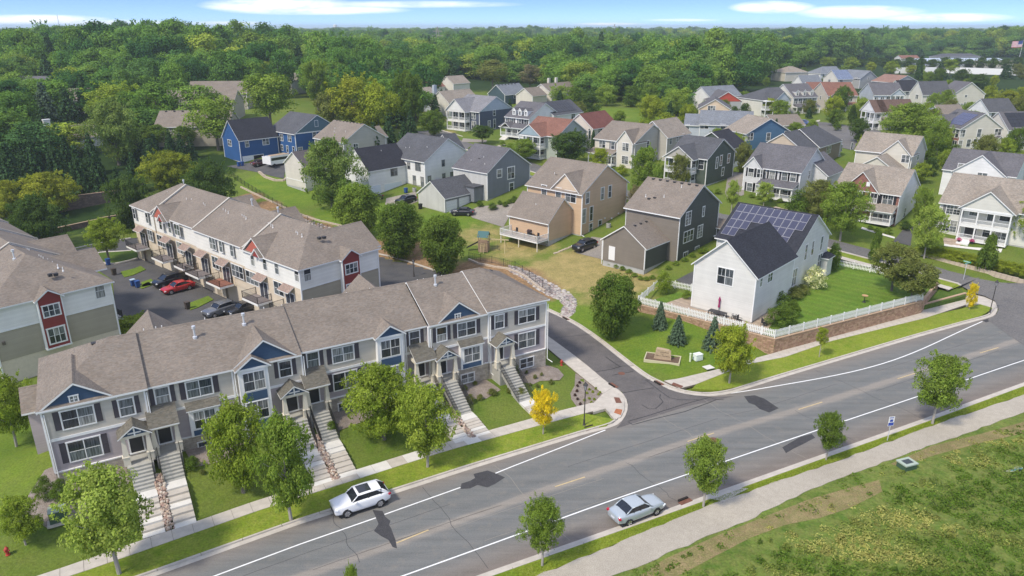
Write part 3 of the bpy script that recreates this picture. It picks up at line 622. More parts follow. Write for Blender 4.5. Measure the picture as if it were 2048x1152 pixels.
class House:
    def __init__(s,name,label,cat,pos,ang=48.0,group=None,root=None):
        s.o=tag(empty(name,pos,math.radians(ang)),label,cat,group);s.ang=math.radians(ang)
        s.pos=Vector(pos);s.x=0.0;s.y=0.0;s.trim=WHITE
        s.R=Matrix.Rotation(-s.ang,3,'Z')
    def lp(s,face,px,py):
        """a pixel of the survey photograph taken onto the wall plane: local point"""
        r=s.R@Vector(ray(px,py));o=s.R@(Vector((0,0,CAMH))-s.pos)
        t=(s.y-o.y)/r.y if face=='R' else(s.x-o.x)/r.x
        return o+r*t
    def vol(s,x0,y0,x1,y1,ze,rise,axis='y',wall=None,roof=None,hip=(0,0),z0=-.0,over=.4,eover=.3,found=True,gable=None,corners='123',fz=.35,t=.17,deep=2.6):
        wall=wall or s.wall;roof=roof or s.roof;mb=MB();xm,ym=(x0+x1)/2,(y0+y1)/2
        zb=z0+(fz if found else 0)
        mb.box(x0,y0,zb,x1,y1,ze,skip=('t',))
        if axis=='x':
            if not hip[0]:mb.add([(x0,y0,ze),(x0,y1,ze),(x0,ym,ze+rise)],[(0,2,1)])
            if not hip[1]:mb.add([(x1,y0,ze),(x1,y1,ze),(x1,ym,ze+rise)],[(0,1,2)])
        else:
            if not hip[0]:mb.add([(x0,y0,ze),(x1,y0,ze),(xm,y0,ze+rise)],[(0,1,2)])
            if not hip[1]:mb.add([(x0,y1,ze),(x1,y1,ze),(xm,y1,ze+rise)],[(0,2,1)])
        mb.build('wall',wall,s.o)
        if found:f=MB();f.box(x0+.03,y0+.03,z0-deep,x1-.03,y1-.03,zb-.01);f.build('foundation',CONCG,s.o)
        s.gable_roof(x0,y0,x1,y1,ze,rise,axis,roof,hip,over,eover,t)
        c=.07
        for k,(cx,cy)in zip('0123',((x1,y1),(x0,y0),(x1,y0),(x0,y1))):
            if k in corners:tb=MB();tb.box(cx-c,cy-c,zb,cx+c,cy+c,ze-.02);tb.build('corner_trim',s.trim,s.o)
        fr=.22;tb=MB()
        if axis=='x':tb.box(x0-.025,y0-.025,ze-fr,x1+.025,y0,ze-.02)
        else:tb.box(x0-.025,y0-.02,ze-fr,x0,y1+.02,ze-.02)
        tb.build('frieze',s.trim,s.o)
        return s
    def gable_roof(s,x0,y0,x1,y1,ze,rise,axis,roof,hip=(0,0),over=.4,eover=.3,t=.17,name='roof',trim=None):
        trim=trim or s.trim
        if axis=='y':tr=lambda a,b,z:(b,a,z);a0,a1,b0,b1=y0,y1,x0,x1
        else:tr=lambda a,b,z:(a,b,z);a0,a1,b0,b1=x0,x1,y0,y1
        bm_=(b0+b1)/2;hw=(b1-b0)/2;p=rise/hw;zl=ze-over*p;zr=ze+rise
        A0,A1=a0-eover,a1+eover;B0,B1=b0-over,b1+over;W_=hw+over
        r0=A0+(W_ if hip[0]else 0);r1=A1-(W_ if hip[1]else 0)
        V=[tr(A0,B0,zl),tr(A1,B0,zl),tr(A1,B1,zl),tr(A0,B1,zl),tr(A0,B0,zl+t),tr(A1,B0,zl+t),tr(A1,B1,zl+t),tr(A0,B1,zl+t),tr(r0,bm_,zr+t),tr(r1,bm_,zr+t),tr(r0,bm_,zr),tr(r1,bm_,zr)]
        mb=MB();mb.add(V,[(4,5,9,8),(6,7,8,9)],0)
        q=[]
        if hip[0]:mb.add(V,[(7,4,8)],0);q+=[(3,0,4,7)]
        else:q+=[(0,4,8,10),(10,8,7,3)]
        if hip[1]:mb.add(V,[(5,6,9)],0);q+=[(1,2,6,5)]
        else:q+=[(1,11,9,5),(11,2,6,9)]
        q+=[(0,1,5,4),(2,3,7,6),(1,0,10,11),(3,2,11,10)]
        if hip[0]:q+=[(0,3,10)]
        if hip[1]:q+=[(2,1,11)]
        mb.add(V,q,1)
        # ridge cap
        c=MB();a=Vector(tr(r0,bm_,zr+t));b=Vector(tr(r1,bm_,zr+t))
        o=mb.build(name,[roof,trim],s.o)
        if(b-a).length>1:
            pr=[(-.13,-.13*p+.02),(0,.035),(.13,-.13*p+.02)];vs=[]
            for e in(r0,r1):vs+=[tr(e,bm_+u,zr+t+z)for u,z in pr]
            c.add(vs,[(0,1,4,3),(1,2,5,4)]);c.build('ridge_cap',roof,o)
        return o
    def win(s,face,crop,x,y,w,h,n=1,rail=True,grid=0,sh=None,tr=.09,trim=None,metric=None,head=None):
        if metric:p=Vector(metric)
        else:
            p=s.lp(face,*cp(crop,x,y));p.z-=h/2
        me,ps=win_meshes(w,h,n,rail,grid,tr,trim or s.trim)
        if face=='R':loc=(p.x,s.y,p.z);rz=0
        else:loc=(s.x,p.y,p.z);rz=-math.pi/2
        o=put('window',me,s.o,loc,rz)
        for pm in ps:put('pane',pm,o)
        if sh:
            sw=.36 if w<1.2 else .45
            for sg in(-1,1):
                dx=sg*(w/2+tr+sw/2+.02);l2=(loc[0]+dx,loc[1],loc[2])if face=='R' else(loc[0],loc[1]-dx,loc[2])
                put('shutter',shutter_mesh(sw,h+.1,sh),s.o,l2,rz)
        return o
    def wins(s,face,crop,lst,**k):
        for q in lst:
            d=dict(k);
            if len(q)>4:d['n']=q[4]
            s.win(face,crop,*q[:4],**d)
    def slab(s,name,face,crop,x,y,w,h,mat,d=.05,base=False,inset=None):
        p=s.lp(face,*cp(crop,x,y));z=p.z if base else p.z-h/2
        mb=MB();mb.box(-w/2,-d,0,w/2,0,h)
        o=mb.build(name,mat,s.o,(p.x,s.y,z)if face=='R' else(s.x,p.y,z),0 if face=='R' else-math.pi/2)
        return o
    def gdoor(s,face,crop,x,y,w,h=2.2,mat=None,open_=False):
        """x, y: pixel of the middle of the door's bottom edge"""
        mat=mat or plain('garage_door_white',(.72,.73,.74),.5)
        p=s.lp(face,*cp(crop,x,y));rz=0 if face=='R' else-math.pi/2;loc=(p.x,s.y,p.z)if face=='R' else(s.x,p.y,p.z)
        fr=MB();fr.box(-w/2-.12,-.06,0,-w/2,0,h+.12);fr.box(w/2,-.06,0,w/2+.12,0,h+.12);fr.box(-w/2,-.06,h,w/2,0,h+.12)
        f=fr.build('door_frame',s.trim,s.o,loc,rz);mb=MB()
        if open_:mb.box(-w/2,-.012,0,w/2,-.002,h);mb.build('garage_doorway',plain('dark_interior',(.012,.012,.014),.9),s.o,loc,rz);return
        for k in range(4):
            g=MB();g.box(-w/2+.01,-.035,h*k/4+.012,w/2-.01,-.003,h*(k+1)/4-.012);g.build('door_panel',mat,f)
        return f
    def door(s,face,crop,x,y,w=.95,h=2.05,mat=None):
        p=s.lp(face,*cp(crop,x,y));rz=0 if face=='R' else-math.pi/2;loc=(p.x,s.y,p.z)if face=='R' else(s.x,p.y,p.z)
        mb=MB();mb.box(-w/2-.09,-.05,0,-w/2,0,h+.09);mb.box(w/2,-.05,0,w/2+.09,0,h+.09);mb.box(-w/2,-.05,h,w/2,0,h+.09);f=mb.build('door_frame',s.trim,s.o,loc,rz)
        g=MB();g.box(-w/2,-.03,0,w/2,-.002,h);g.build('door',mat or plain('door_dark',(.025,.026,.03),.4),f)
        return f
    def vents(s,pts,kind='pipe',col=None):
        """pts: local x, y, roof z"""
        for x,y,z in pts:
            mb=MB()
            if kind=='pipe':mb.lathe([(.10,-.15),(.10,.02),(.045,.05),(.045,.42),(.0,.43)],8);m=WHITE
            elif kind=='flue':mb.lathe([(.2,-.3),(.2,.05),(.09,.1),(.09,.85),(.17,.85),(.17,1.08),(0,1.12)],10);m=plain('galvanised',(.62,.64,.67),.35,metal=.3)
            else:mb.box(-.2,-.2,-.15,.2,.2,.14);mb.box(-.24,-.24,.12,.24,.24,.17);m=plain('vent_dark',(.04,.038,.038),.6)
            mb.build({'pipe':'vent_pipe','flue':'flue','box':'roof_vent'}[kind],m,s.o,(x,y,z))
    def railing(s,a,b,z,h=.95,mat=None,post=True,gap=.16,name='railing',parent=None,vertical=True):
        a,b=Vector((*a,z)),Vector((*b,z));d=b-a;L_=d.length;mb=MB();mat=mat or WHITE
        n=max(1,int(L_/gap));rot=math.atan2(d.y,d.x)
        mb.box(0,-.03,h-.07,L_,.03,h);mb.box(0,-.025,.08,L_,.025,.13)
        for i in range(n+1):x=L_*i/n;mb.box(x-.018,-.018,.13,x+.018,.018,h-.07)
        for x in((0,L_)if post else()):mb.box(x-.05,-.05,0,x+.05,.05,h+.08)
        return mb.build(name,mat,parent or s.o,a,rot)
    def porch(s,x0,y0,x1,y1,zf,zt,side,cols=3,rail=True,lower=True,deck=None,mat=None):
        """open porch with floor at zf and beam at zt; side: the outer side ('L' = -x, 'R' = -y)"""
        mb=MB();mb.box(x0,y0,zf-.22,x1,y1,zf);mb.build('porch_floor',mat or WHITE,s.o)
        b=MB();b.box(x0,y0,zt-.28,x1,y1,zt);b.build('porch_beam',WHITE,s.o)
        for i in range(cols):
            f=i/(cols-1)
            if side=='L':cx,cy=x0+.12,y0+.12+(y1-y0-.24)*f
            else:cx,cy=x0+.12+(x1-x0-.24)*f,y0+.12
            c=MB();c.box(-.10,-.10,0,.10,.10,zt-.28-zf);c.box(-.13,-.13,0,.13,.13,.15);c.build('column',WHITE,s.o,(cx,cy,zf))
        if rail:
            if side=='L':
                for i in range(cols-1):s.railing((x0+.12,y0+.22+(y1-y0-.24)*i/(cols-1)),(x0+.12,y0+.02+(y1-y0-.24)*(i+1)/(cols-1)),zf,post=False)
                s.railing((x0+.2,y0+.1),(x1,y0+.1),zf,post=False)
            else:
                for i in range(cols-1):s.railing((x0+.22+(x1-x0-.24)*i/(cols-1),y0+.12),(x0+.02+(x1-x0-.24)*(i+1)/(cols-1),y0+.12),zf,post=False)
                s.railing((x0+.1,y0+.2),(x0+.1,y1),zf,post=False)
def at_eave(crop,x,y,he,dz=0.0):
    px,py=cp(crop,x,y);g=G(px,py,he+dz);return(g.x,g.y,g.z+dz)
def at_z(crop,x,y,he,zg):px,py=cp(crop,x,y);p=P(px,py,zg+he);return(p.x,p.y,zg)
DKSH=plain('shutter_dark',(.035,.035,.042),.6);BLSH=plain('shutter_black',(.02,.02,.024),.6);GRSH=plain('shutter_grey',(.17,.17,.17),.6)
S=siding
def mk(name,label,cat,crop,x,y,he,wall,roof,dz=0.0,ang=48.0,zg=None,group=None,trim=None):
    p=at_eave(crop,x,y,he,dz)if zg is None else at_z(crop,x,y,he,zg)
    H_=House(name,label,cat,p,ang,group);H_.wall=wall;H_.roof=roof
    if trim:H_.trim=trim
    return H_
BLUEV=S('vinyl_blue',(.030,.092,.235));
# --- blue pair at the left
q=mk('house','tall bright blue garage house with charcoal roof and an open garage bay','house','A',288,400,5.7,BLUEV,ROOFD)
q.vol(0,0,10.6,8.2,5.7,4.3,'x');q.wins('L','A',[(198,430,1.7,1.5,2)]);q.wins('R','A',[(370,437,.95,1.6,1),(558,415,1.75,1.6,2)])
q.gdoor('R','A',388,655,2.6,2.3);q.gdoor('R','A',495,640,2.7,2.3,open_=True);q.vents([(7,3,7.2)])
q=mk('house','blue two storey house with a slate blue gable behind the tall blue garage','house','A',850,340,5.7,BLUEV,ROOFM)
q.vol(0,0,13.5,12,5.7,4.0,'y');mb=MB();mb.add([(-.1,-.04,5.75),(13.6,-.04,5.75),(6.75,-.04,9.65)],[(0,1,2)]);mb.build('gable_panel',S('vinyl_slate',(.10,.16,.19)),q.o)
mb=MB();mb.box(-.1,-.12,5.6,13.6,0,5.85);mb.build('trim_band',WHITE,q.o)
q.wins('R','A',[(1064,235,.9,1.5,1)]);q.wins('L','A',[(797,383,1.5,1.6,2),(717,375,1.5,1.6,2),(722,475,1.0,1.3,1),(777,490,.8,1.6,1),(838,498,.8,1.5,1)]);q.wins('R','A',[(905,498,1.2,1.2,1),(1045,345,1.0,1.4,1)]);q.vents([(3,3,7.4),(3.4,3.6,7.6)],'box')
# --- grey-beige house behind the big tree
q=mk('house','beige house with ridge vents along its long grey roof behind the feathery tree','house','A',1335,425,5.5,S('vinyl_taupe',(.42,.40,.35)),ROOFB)
q.vol(0,0,12.6,12.0,5.5,3.6,'y');q.vol(12.0,2.5,15.0,8.5,5.2,2.2,'x');q.wins('R','A',[(1460,470,1.3,1.5,2)]);q.vents([(6.3,1+1.4*i,9.15)for i in range(8)],'box');q.vents([(2.5,7,7.0),(3.5,8,7.6),(3,3,7.3)])
# --- small beige garage on the slope
q=mk('detached_garage','small cream gabled garage on the slope with tall foundation wall below','garage','A',940,665,5.3,S('vinyl_cream',(.60,.565,.49)),shingle('shingle_dusk',(.10,.092,.095)),dz=.4)
q.vol(0,0,6.5,7.6,5.3,2.6,'x',over=.35);mb=MB();mb.box(-.03,-.03,1.8,6.5,7.63,1.95);mb.build('trim_band',WHITE,q.o);mb=MB();mb.tube([(-.1,-.1,5),(-.1,-.1,.4),(-.7,-.9,.1)],.06);mb.build('downspout',WHITE,q.o)
# --- white garage with charcoal roof
WHV=S('vinyl_white',(.70,.70,.68));
q=mk('house','white garage house with steep charcoal roof and two white garage doors','house','A',1585,705,5.9,WHV,ROOFD,dz=-.2)
q.vol(0,0,10.8,8.2,5.9,3.9,'x');q.gdoor('R','A',1668,958,2.5,2.2,plain('garage_door_blue',(.62,.68,.74),.5));q.gdoor('R','A',1838,930,4.8,2.2,plain('garage_door_blue',(.62,.68,.74),.5));q.wins('R','A',[(1842,713,1.7,1.9,2)],trim=GRSH);q.vents([(6,3.0,8.7)])
q=mk('house','white two storey house with dark grey gable roof between the charcoal garage and grey house','house','B',285,632,5.7,WHV,ROOFM)
q.vol(0,0,13.6,13.0,5.7,4.1,'y');q.vol(12.5,4,16,11,5.7,3.6,'x');q.wins('R','B',[(438,643,.75,1.3,1),(325,780,.8,1.6,1),(443,757,.8,1.5,1),(508,745,.8,1.5,1)],trim=GRSH);q.wins('L','B',[(230,672,1.6,1.7,2),(202,785,.9,2.0,1),(267,797,.9,2.0,1),(155,665,.8,1.3,1)],trim=GRSH);q.vents([(2.5,9,7.2),(2.7,8,7.3),(3.5,3,7.9)])
mb=MB();mb.box(0,0,0,1.6,.8,.08);p=q.lp('R',*cp('B',392,782));mb.build('awning',ROOFD,q.o,(p.x-.8,-.8,p.z))
# --- grey board and batten house + its white garage
GRYV=S('batten_grey',(.19,.205,.225),.42,True);LGT=S('batten_pale',(.50,.50,.47),.42,True)
q=mk('house','grey board and batten house with white window trim in the middle of the photo','house','B',800,722,5.75,GRYV,ROOFG)
q.vol(0,0,13.0,9.6,5.75,4.0,'y');mb=MB();mb.box(-.06,0,0,0,9.6,5.74);mb.build('side_wall',LGT,q.o)  # side wall: paler siding, with some of its sunlit tone put into the colour
q.wins('R','B',[(900,728,1.3,1.5,1)],tr=.16);q.win('R','B',996,722,2.0,2.3,2,grid=1,tr=.18);q.win('R','B',1000,837,1.2,1.6,1,tr=.16);q.vents([(2,6.5,7.0),(3.2,4,7.8),(1.6,2.2,6.8)]);q.vents([(3.0,5,7.6)],'box')
mb=MB();mb.box(-2.6,1.2,0,-.1,3.6,2.9);mb.build('link_wall',GRYV,q.o);mb=MB();mb.box(-2.8,.9,2.9,-.05,3.8,3.15);mb.build('link_roof',ROOFM,q.o)
q=mk('detached_garage','low pale garage with dark roof and two white doors by the black sedan','garage','B',450,930,3.0,LGT,ROOFM)
q.vol(0,0,10.2,7.6,3.0,2.7,'x',fz=.2);q.gdoor('R','B',508,1048,2.7,2.3);q.gdoor('R','B',645,1012,4.9,2.3);mb=MB();mb.box(.2,-.016,.2,10.0,0,2.9);mb.build('front_wall',plain('garage_grey',(.24,.25,.27),.7),q.o)
# --- tan house and its garage
TANV=S('vinyl_tan',(.55,.395,.26));
q=mk('house','large tan house with cross gable and grey brown roof behind the white deck','house','E',897,297,7.5,TANV,ROOFB)
q.vol(0,0,13.6,12.3,7.5,3.9,'y',over=.5,fz=.2)
q.vol(-.06,.6,5,6.6,7.5,2.9,'x',found=False,z0=7.35,over=.3,corners='',wall=S('vinyl_tan_light',(.60,.47,.34)))
mb=MB();mb.box(-.3,.1,7.3,-.02,7.2,7.5);mb.build('trim_band',WHITE,q.o)
q.wins('R','E',[(932,325,.95,1.9,1),(1033,295,.85,2.1,1),(1083,281,.85,2.1,1),(908,448,.95,2.5,1),(957,432,.85,2.5,1),(954,528,.9,1.6,1),(1016,506,.9,1.6,1)],tr=.12)
q.wins('L','E',[(638,275,1.1,1.9,1),(735,293,1.1,1.9,1),(818,316,2.2,1.9,2)],tr=.12);q.vents([(3,8.5,9.3)]);q.vents([(3,8,9.2)],'box')
mb=MB();mb.tube([(-.12,-.12,7.2),(-.12,-.12,.3),(-.12,-.8,.1)],.07);mb.build('downspout',WHITE,q.o)
for x,y in((1047,462),(1093,462),(1139,430)):q.slab('wall_vent','R','E',x,y,.25,.25,WHITE,.15)
tanq=q
q=mk('house','tan attached garage wing with steep gable above the white railed deck','garage','E',668,490,4.2,TANV,ROOFB,dz=0)
q.vol(0,0,7.6,8.8,4.2,3.3,'y',over=.45,fz=.9);q.vents([(2,4.5,6.0)]);q.slab('basement_window','R','E',650,622,.9,.7,GLASS)
tang=q
# --- dark grey-green house and garage
DKV=S('vinyl_dark_olive',(.085,.092,.080));DKLIT=S('vinyl_olive_sunlit',(.20,.175,.145))  # second tone: paler copy of the siding, its sunlit side put into the colour
q=mk('house','dark olive house with tall blank side and brown grey roof left of the solar house','house','E',1560,450,7.3,DKV,ROOFB)
q.vol(0,0,12.6,9.6,7.3,3.7,'y',over=.5,fz=.15);mb=MB();mb.box(-.07,0,0,0,9.6,7.28);mb.build('side_wall',DKLIT,q.o)
q.win('R','E',1615,463,1.5,2.0,2,tr=.12,grid=2);q.win('R','E',1718,416,.55,1.5,1,tr=.12);q.win('R','E',1616,583,2.9,1.7,3,tr=.12);q.win('R','E',1694,551,1.5,1.9,2,tr=.12,grid=2);q.win('R','E',1595,722,1.2,1.4,2,tr=.12);q.win('R','E',1672,684,1.2,1.4,2,tr=.12)
q.vents([(2.3,7.6,8.8),(2.8,4.6,9.1),(5.2,3,10.5)]);q.vents([(6.0,.8+1.3*i,10.95)for i in range(7)],'box');q.vents([(2.0,6.8,8.6),(2.4,6,8.8)],'box')
mb=MB();mb.box(11.6,-1.6,1.7,13.6,0,1.85);mb.box(11.65,-1.5,-1,11.8,-1.35,1.7);mb.box(13.4,-1.5,-1,13.55,-1.35,1.7);mb.build('side_stoop',WHITE,q.o)
q.vol(12.6,-1.8,15.5,7,3.2,.9,'y',found=False,corners='1')
q=mk('detached_garage','taupe gabled garage with white side door on a tall concrete foundation','garage','E',1325,665,4.7,DKV,ROOFB,dz=-.5)
q.vol(0,0,9.4,7.6,4.7,2.6,'x',over=.4,fz=1.3);mb=MB();mb.add([(-.05,0,1.3),(-.05,7.6,1.3),(-.05,7.6,4.7),(-.05,3.8,7.3),(-.05,0,4.7)],[(0,4,3,2,1)]);mb.build('side_wall',DKLIT,q.o)
q.x=-.05;q.door('L','E',1095,745,.95,2.1,plain('door_white',(.75,.75,.73),.5));q.vents([(2+1.6*i,3.4,7.1)for i in range(4)],'box')
mb=MB();mb.tube([(-.1,7.7,4.4),(-.1,7.7,.6)],.06);mb.build('downspout',WHITE,q.o)
# --- solar house
SOLL=S('vinyl_pale_grey',(.64,.63,.59))
q=mk('house','pale grey corner house with blue black roof carrying rows of solar panels','house','F',830,482,6.2,SOLL,shingle('shingle_midnight',(.033,.036,.046),.25),zg=1.95)
solar=q
q.vol(0,0,11.8,8.4,6.2,3.75,'x',over=.4,fz=.12,eover=.35)
q.win('L','F',632,482,2.1,2.1,2,grid=1,tr=.13);q.wins('R','F',[(858,514,.7,1.3,1),(915,483,1.4,1.35,2)],tr=.1)
# main block further back: its near corner found on the same axes
pm=q.lp('R',*cp('F',1075,330));
def loc_at(q,crop,x,y,z):
    p=P(*cp(crop,x,y),q.pos.z+z);return q.R@(Vector((p.x,p.y,0))-Vector((q.pos.x,q.pos.y,0)))
c1=loc_at(q,'F',1075,327,6.2);c2=loc_at(q,'F',1285,212,6.2);c3=loc_at(q,'F',570,237,6.2)
mx0,my0=c1.x,c1.y;mx1=c2.x;my1=c3.y
q.x=0;q.y=my0
q.vol(mx0,my0,mx1,my1,6.2,(mx1-mx0)/2*.62,'y',over=.45,fz=.12)
q.y=my0;q.wins('R','F',[(1140,328,.8,2.2,1),(1182,303,.8,2.1,1),(1238,272,.8,2.1,1),(1065,487,1.7,2.4,2),(1225,385,1.6,2.2,2)],tr=.1)
q.x=mx0
def solar_panels(q,x0,x1,y0,y1,ze,rise,t=.17):
    hw=(x1-x0)/2;p=rise/hw;sl=math.sqrt(1+p*p);ang=math.atan(p);xm=(x0+x1)/2
    W_,H_=1.02,1.62;gap=.05;mb=MB();mb.box(0,0,0,H_,W_,.035,1);mb.box(.03,.03,.03,H_-.03,W_-.03,.042,0)
    cell=plain('solar_cell',(.048,.050,.085),.3,spec=.5,noise=.2,nscale=6);me=mb.mesh('solar_panel',[cell,plain('panel_frame',(.42,.42,.44),.5)])
    rows=[(0,0,12),(1,0,10),(2,0,10),(3,0,0)]
    # top row runs the whole ridge; lower rows step with the hips of the wing roof
    lay={0:list(range(0,12)),1:list(range(0,10)),2:list(range(0,3))+list(range(5,9)),3:[0,1]+[7,8]}
    n=12;y_start=y1-.2
    for r,cols in lay.items():
        d=.35+r*(H_+gap);xt=xm-(d+H_)/sl;zt=ze+rise-(d+H_)/sl*p+t+.06
        for c in cols:
            y=y_start-(c+1)*(W_+gap)
            if y<y0+.1:continue
            o=put('solar_panel',me,q.o);o.location=(xt,y,zt);o.rotation_euler=(0,-ang,0)
solar_panels(q,mx0,mx1,my0,my1,6.2,(mx1-mx0)/2*.62);SOLDIM=(mx0,mx1,my0,my1)
q.vol(mx0-1.2,my0-.7,mx0+1.4,my0+1.5,5.4,.5,'x',found=False,corners='1')if False else None
mb=MB();mb.box(mx1-1.6,my0-.9,0,mx1+.6,my0+.1,2.9);mb.build('bay',SOLL,q.o);q.gable_roof(mx1-1.6,my0-.9,mx1+.6,my0+.5,2.9,.5,'x',q.roof,(1,1),.25,.25)
# --- white house with black shutters
LAV=S('vinyl_grey_white',(.56,.56,.55));
q=mk('house','pale grey colonial with black shutters and wide front porch','house','D',520,325,5.7,LAV,ROOFG)
q.vol(0,0,12.6,11.0,5.7,3.7,'y',over=.4);q.vol(-.5,7.6,5,11.0,5.7,1.9,'x',found=False,z0=0,over=.35,wall=LAV,corners='13',fz=.3)
q.wins('R','D',[(576,340,.8,1.6,1),(604,333,.8,1.6,1),(656,305,.8,1.5,1)],tr=.1)
for x,y in((323,343),(408,353),(467,358)):q.win('L','D',x,y,1.1,1.55,1,sh=BLSH)
q.x=-.5
for x,y,n in((178,325,1),(238,332,1),(168,425,1),(228,432,1)):q.win('L','D',x,y,1.1,1.6,n,sh=BLSH)
q.x=0;q.win('L','D',390,465,2.2,1.2,2,sh=BLSH);q.porch(-2.6,.2,-.1,7.2,.6,2.75,'L',4);q.gable_roof(-2.8,0,2.2,7.5,2.8,.9,'y',q.roof,(0,0),.2,.15)if False else None
mb=MB();mb.add([(-2.9,0,2.75),(-2.9,7.4,2.75),(.0,7.4,3.6),(0,0,3.6),(-2.9,0,2.9),(-2.9,7.4,2.9),(0,7.4,3.75),(0,0,3.75)],[(4,7,6,5)],0);mb.add([(-2.9,0,2.75),(-2.9,7.4,2.75),(.0,7.4,3.6),(0,0,3.6),(-2.9,0,2.9),(-2.9,7.4,2.9),(0,7.4,3.75),(0,0,3.75)],[(0,4,5,1),(0,3,7,4),(1,5,6,2)],1);mb.build('porch_roof',[q.roof,WHITE],q.o)
q=mk('detached_garage','grey garage wing with dark roof behind the shuttered colonial','garage','D',700,345,3.4,LAV,ROOFG,dz=1)
q.vol(0,0,8.5,8.5,3.4,3.0,'x')
# --- brick fronted house
BRICK=masonry('brick_red',[(.30,.10,.07),(.22,.07,.05)],sc=(.45,.15),mortar=(.30,.24,.2));
q=mk('house','red brick fronted house with white sides, tan roof and a deep front porch','house','D',1200,478,5.75,WHV,ROOFT)
q.vol(0,0,11.6,11.0,5.75,3.5,'y',over=.45);mb=MB();mb.box(-.08,0,0,0,9.6,5.7);mb.build('brick_wall',BRICK,q.o)
q.vol(-.4,3.6,5.5,9.4,5.75,3.2,'x',found=False,z0=3.2,wall=BRICK,corners='',over=.45)
q.x=-.08
for x,y,w,n in((1115,510,1.7,2),):q.win('L','D',x,y,w,1.7,n,sh=BLSH,grid=1,head=1)
q.x=-.4;q.win('L','D',1018,500,1.1,1.7,1,sh=BLSH,grid=1);q.win('L','D',914,488,1.1,1.7,1,sh=BLSH,grid=1);q.slab('gable_vent','L','D',982,405,.6,.8,WHITE,.08)
q.x=-.08;q.win('L','D',1045,635,1.7,1.5,2);q.win('L','D',1112,640,1.5,1.6,2,sh=BLSH);q.porch(-2.5,.2,-.1,7.0,.7,2.75,'L',3)
def shed_roof(q,x0,y0,y1,z0,z1,mat,t=.15,x1=0.0):
    V=[(x0,y0,z0),(x0,y1,z0),(x1,y1,z1),(x1,y0,z1),(x0,y0,z0+t),(x0,y1,z0+t),(x1,y1,z1+t),(x1,y0,z1+t)]
    mb=MB();mb.add(V,[(4,7,6,5)],0);mb.add(V,[(0,4,5,1),(0,3,7,4),(1,5,6,2),(0,1,2,3)],1);mb.build('porch_roof',[mat,WHITE],q.o)
shed_roof(q,-2.8,0,8.2,2.75,3.7,q.roof);q.wins('R','D',[(1230,600,.9,1.7,1),(1308,440,.9,1.5,1)])
# --- beige house behind the brick one
BEI=S('vinyl_beige',(.56,.53,.45));
q=mk('house','beige house with front cross gable and tan roof behind the brick house','house','D',1283,207,5.7,BEI,ROOFT)
q.vol(0,0,10.0,11.0,5.7,3.2,'y');q.vol(-.6,.2,5,5.6,5.7,2.7,'x',found=False,z0=0,fz=.3);q.x=-.6;q.win('L','D',1237,232,1.5,1.5,2);q.wins('R','D',[(1322,215,1.2,1.5,1),(1310,290,1.6,1.6,2)])
q=mk('detached_garage','low beige garage with small white gable between the brick and beige houses','garage','D',1165,318,2.9,BEI,ROOFT,dz=.6)
q.vol(0,0,7,7.4,2.9,2.4,'x')
# --- big white porch house at the right edge
q=mk('house','white house with two storey columned porch and big front gable at the right edge','house','D',2160,618,5.85,S('vinyl_ivory',(.60,.59,.53)),ROOFT,dz=.0)
PH=q;e=loc_at(q,'D',1480,527,5.85);LL=e.y
q.vol(0,0,13.0,LL,5.85,4.0,'y',over=.45)
g0=loc_at(q,'D',1990,605,5.85);g1=loc_at(q,'D',1625,555,5.85);ya,yb=g0.y,g1.y
mb=MB();mb.add([(-2.1,ya,5.85),(-2.1,yb,5.85),(-2.1,(ya+yb)/2,8.9)],[(0,2,1)]);mb.build('gable_panel',S('vinyl_ivory',(.6,.59,.53)),q.o)
mb=MB();mb.box(-2.15,ya,5.55,0,yb,5.85);mb.build('porch_beam',WHITE,q.o);q.gable_roof(-2.2,ya,6,yb,5.85,3.05,'x',q.roof,(0,0),.35,.25)
q.porch(-2.1,ya+.2,-.05,yb-.2,3.1,5.6,'L',4);q.porch(-2.1,ya+.2,-.05,yb-.2,.45,2.9,'L',4)
q.win('L','D',1566,577,2.1,1.75,2,sh=GRSH,grid=2);q.win('L','D',1540,690,2.1,2.0,2,sh=GRSH,grid=2)
for x,y,w,hh in((1703,600,1.2,1.0),(1820,622,.9,1.7),(1920,632,1.5,1.3)):q.win('L','D',x,y,w,hh,1,rail=False)
q.door('L','D',1672,765,1.7,2.3);q.win('L','D',1790,735,1.0,1.9,1);q.win('L','D',1890,765,1.7,1.3,2)
mb=MB();mb.box(-3.6,yb-2.4,-.4,-2.1,yb-.6,.15);mb.box(-2.9,yb-2.4,.15,-2.1,yb-.6,.3);mb.build('steps',WHITE,q.o)
# --- house behind it
q=mk('house','white house with grey roof and broad front gable behind the columned porch house','house','D',1922,348,5.6,WHV,ROOFG)
q.vol(-.5,0,6,8.4,5.6,3.3,'x');e=loc_at(q,'D',1570,262,5.6);q.vol(0.3,-1.5,12,e.y,5.6,3.2,'y');q.x=-.5;q.win('L','D',1760,356,1.6,1.5,2);q.x=.3;q.win('L','D',1632,292,1.8,1.4,2)
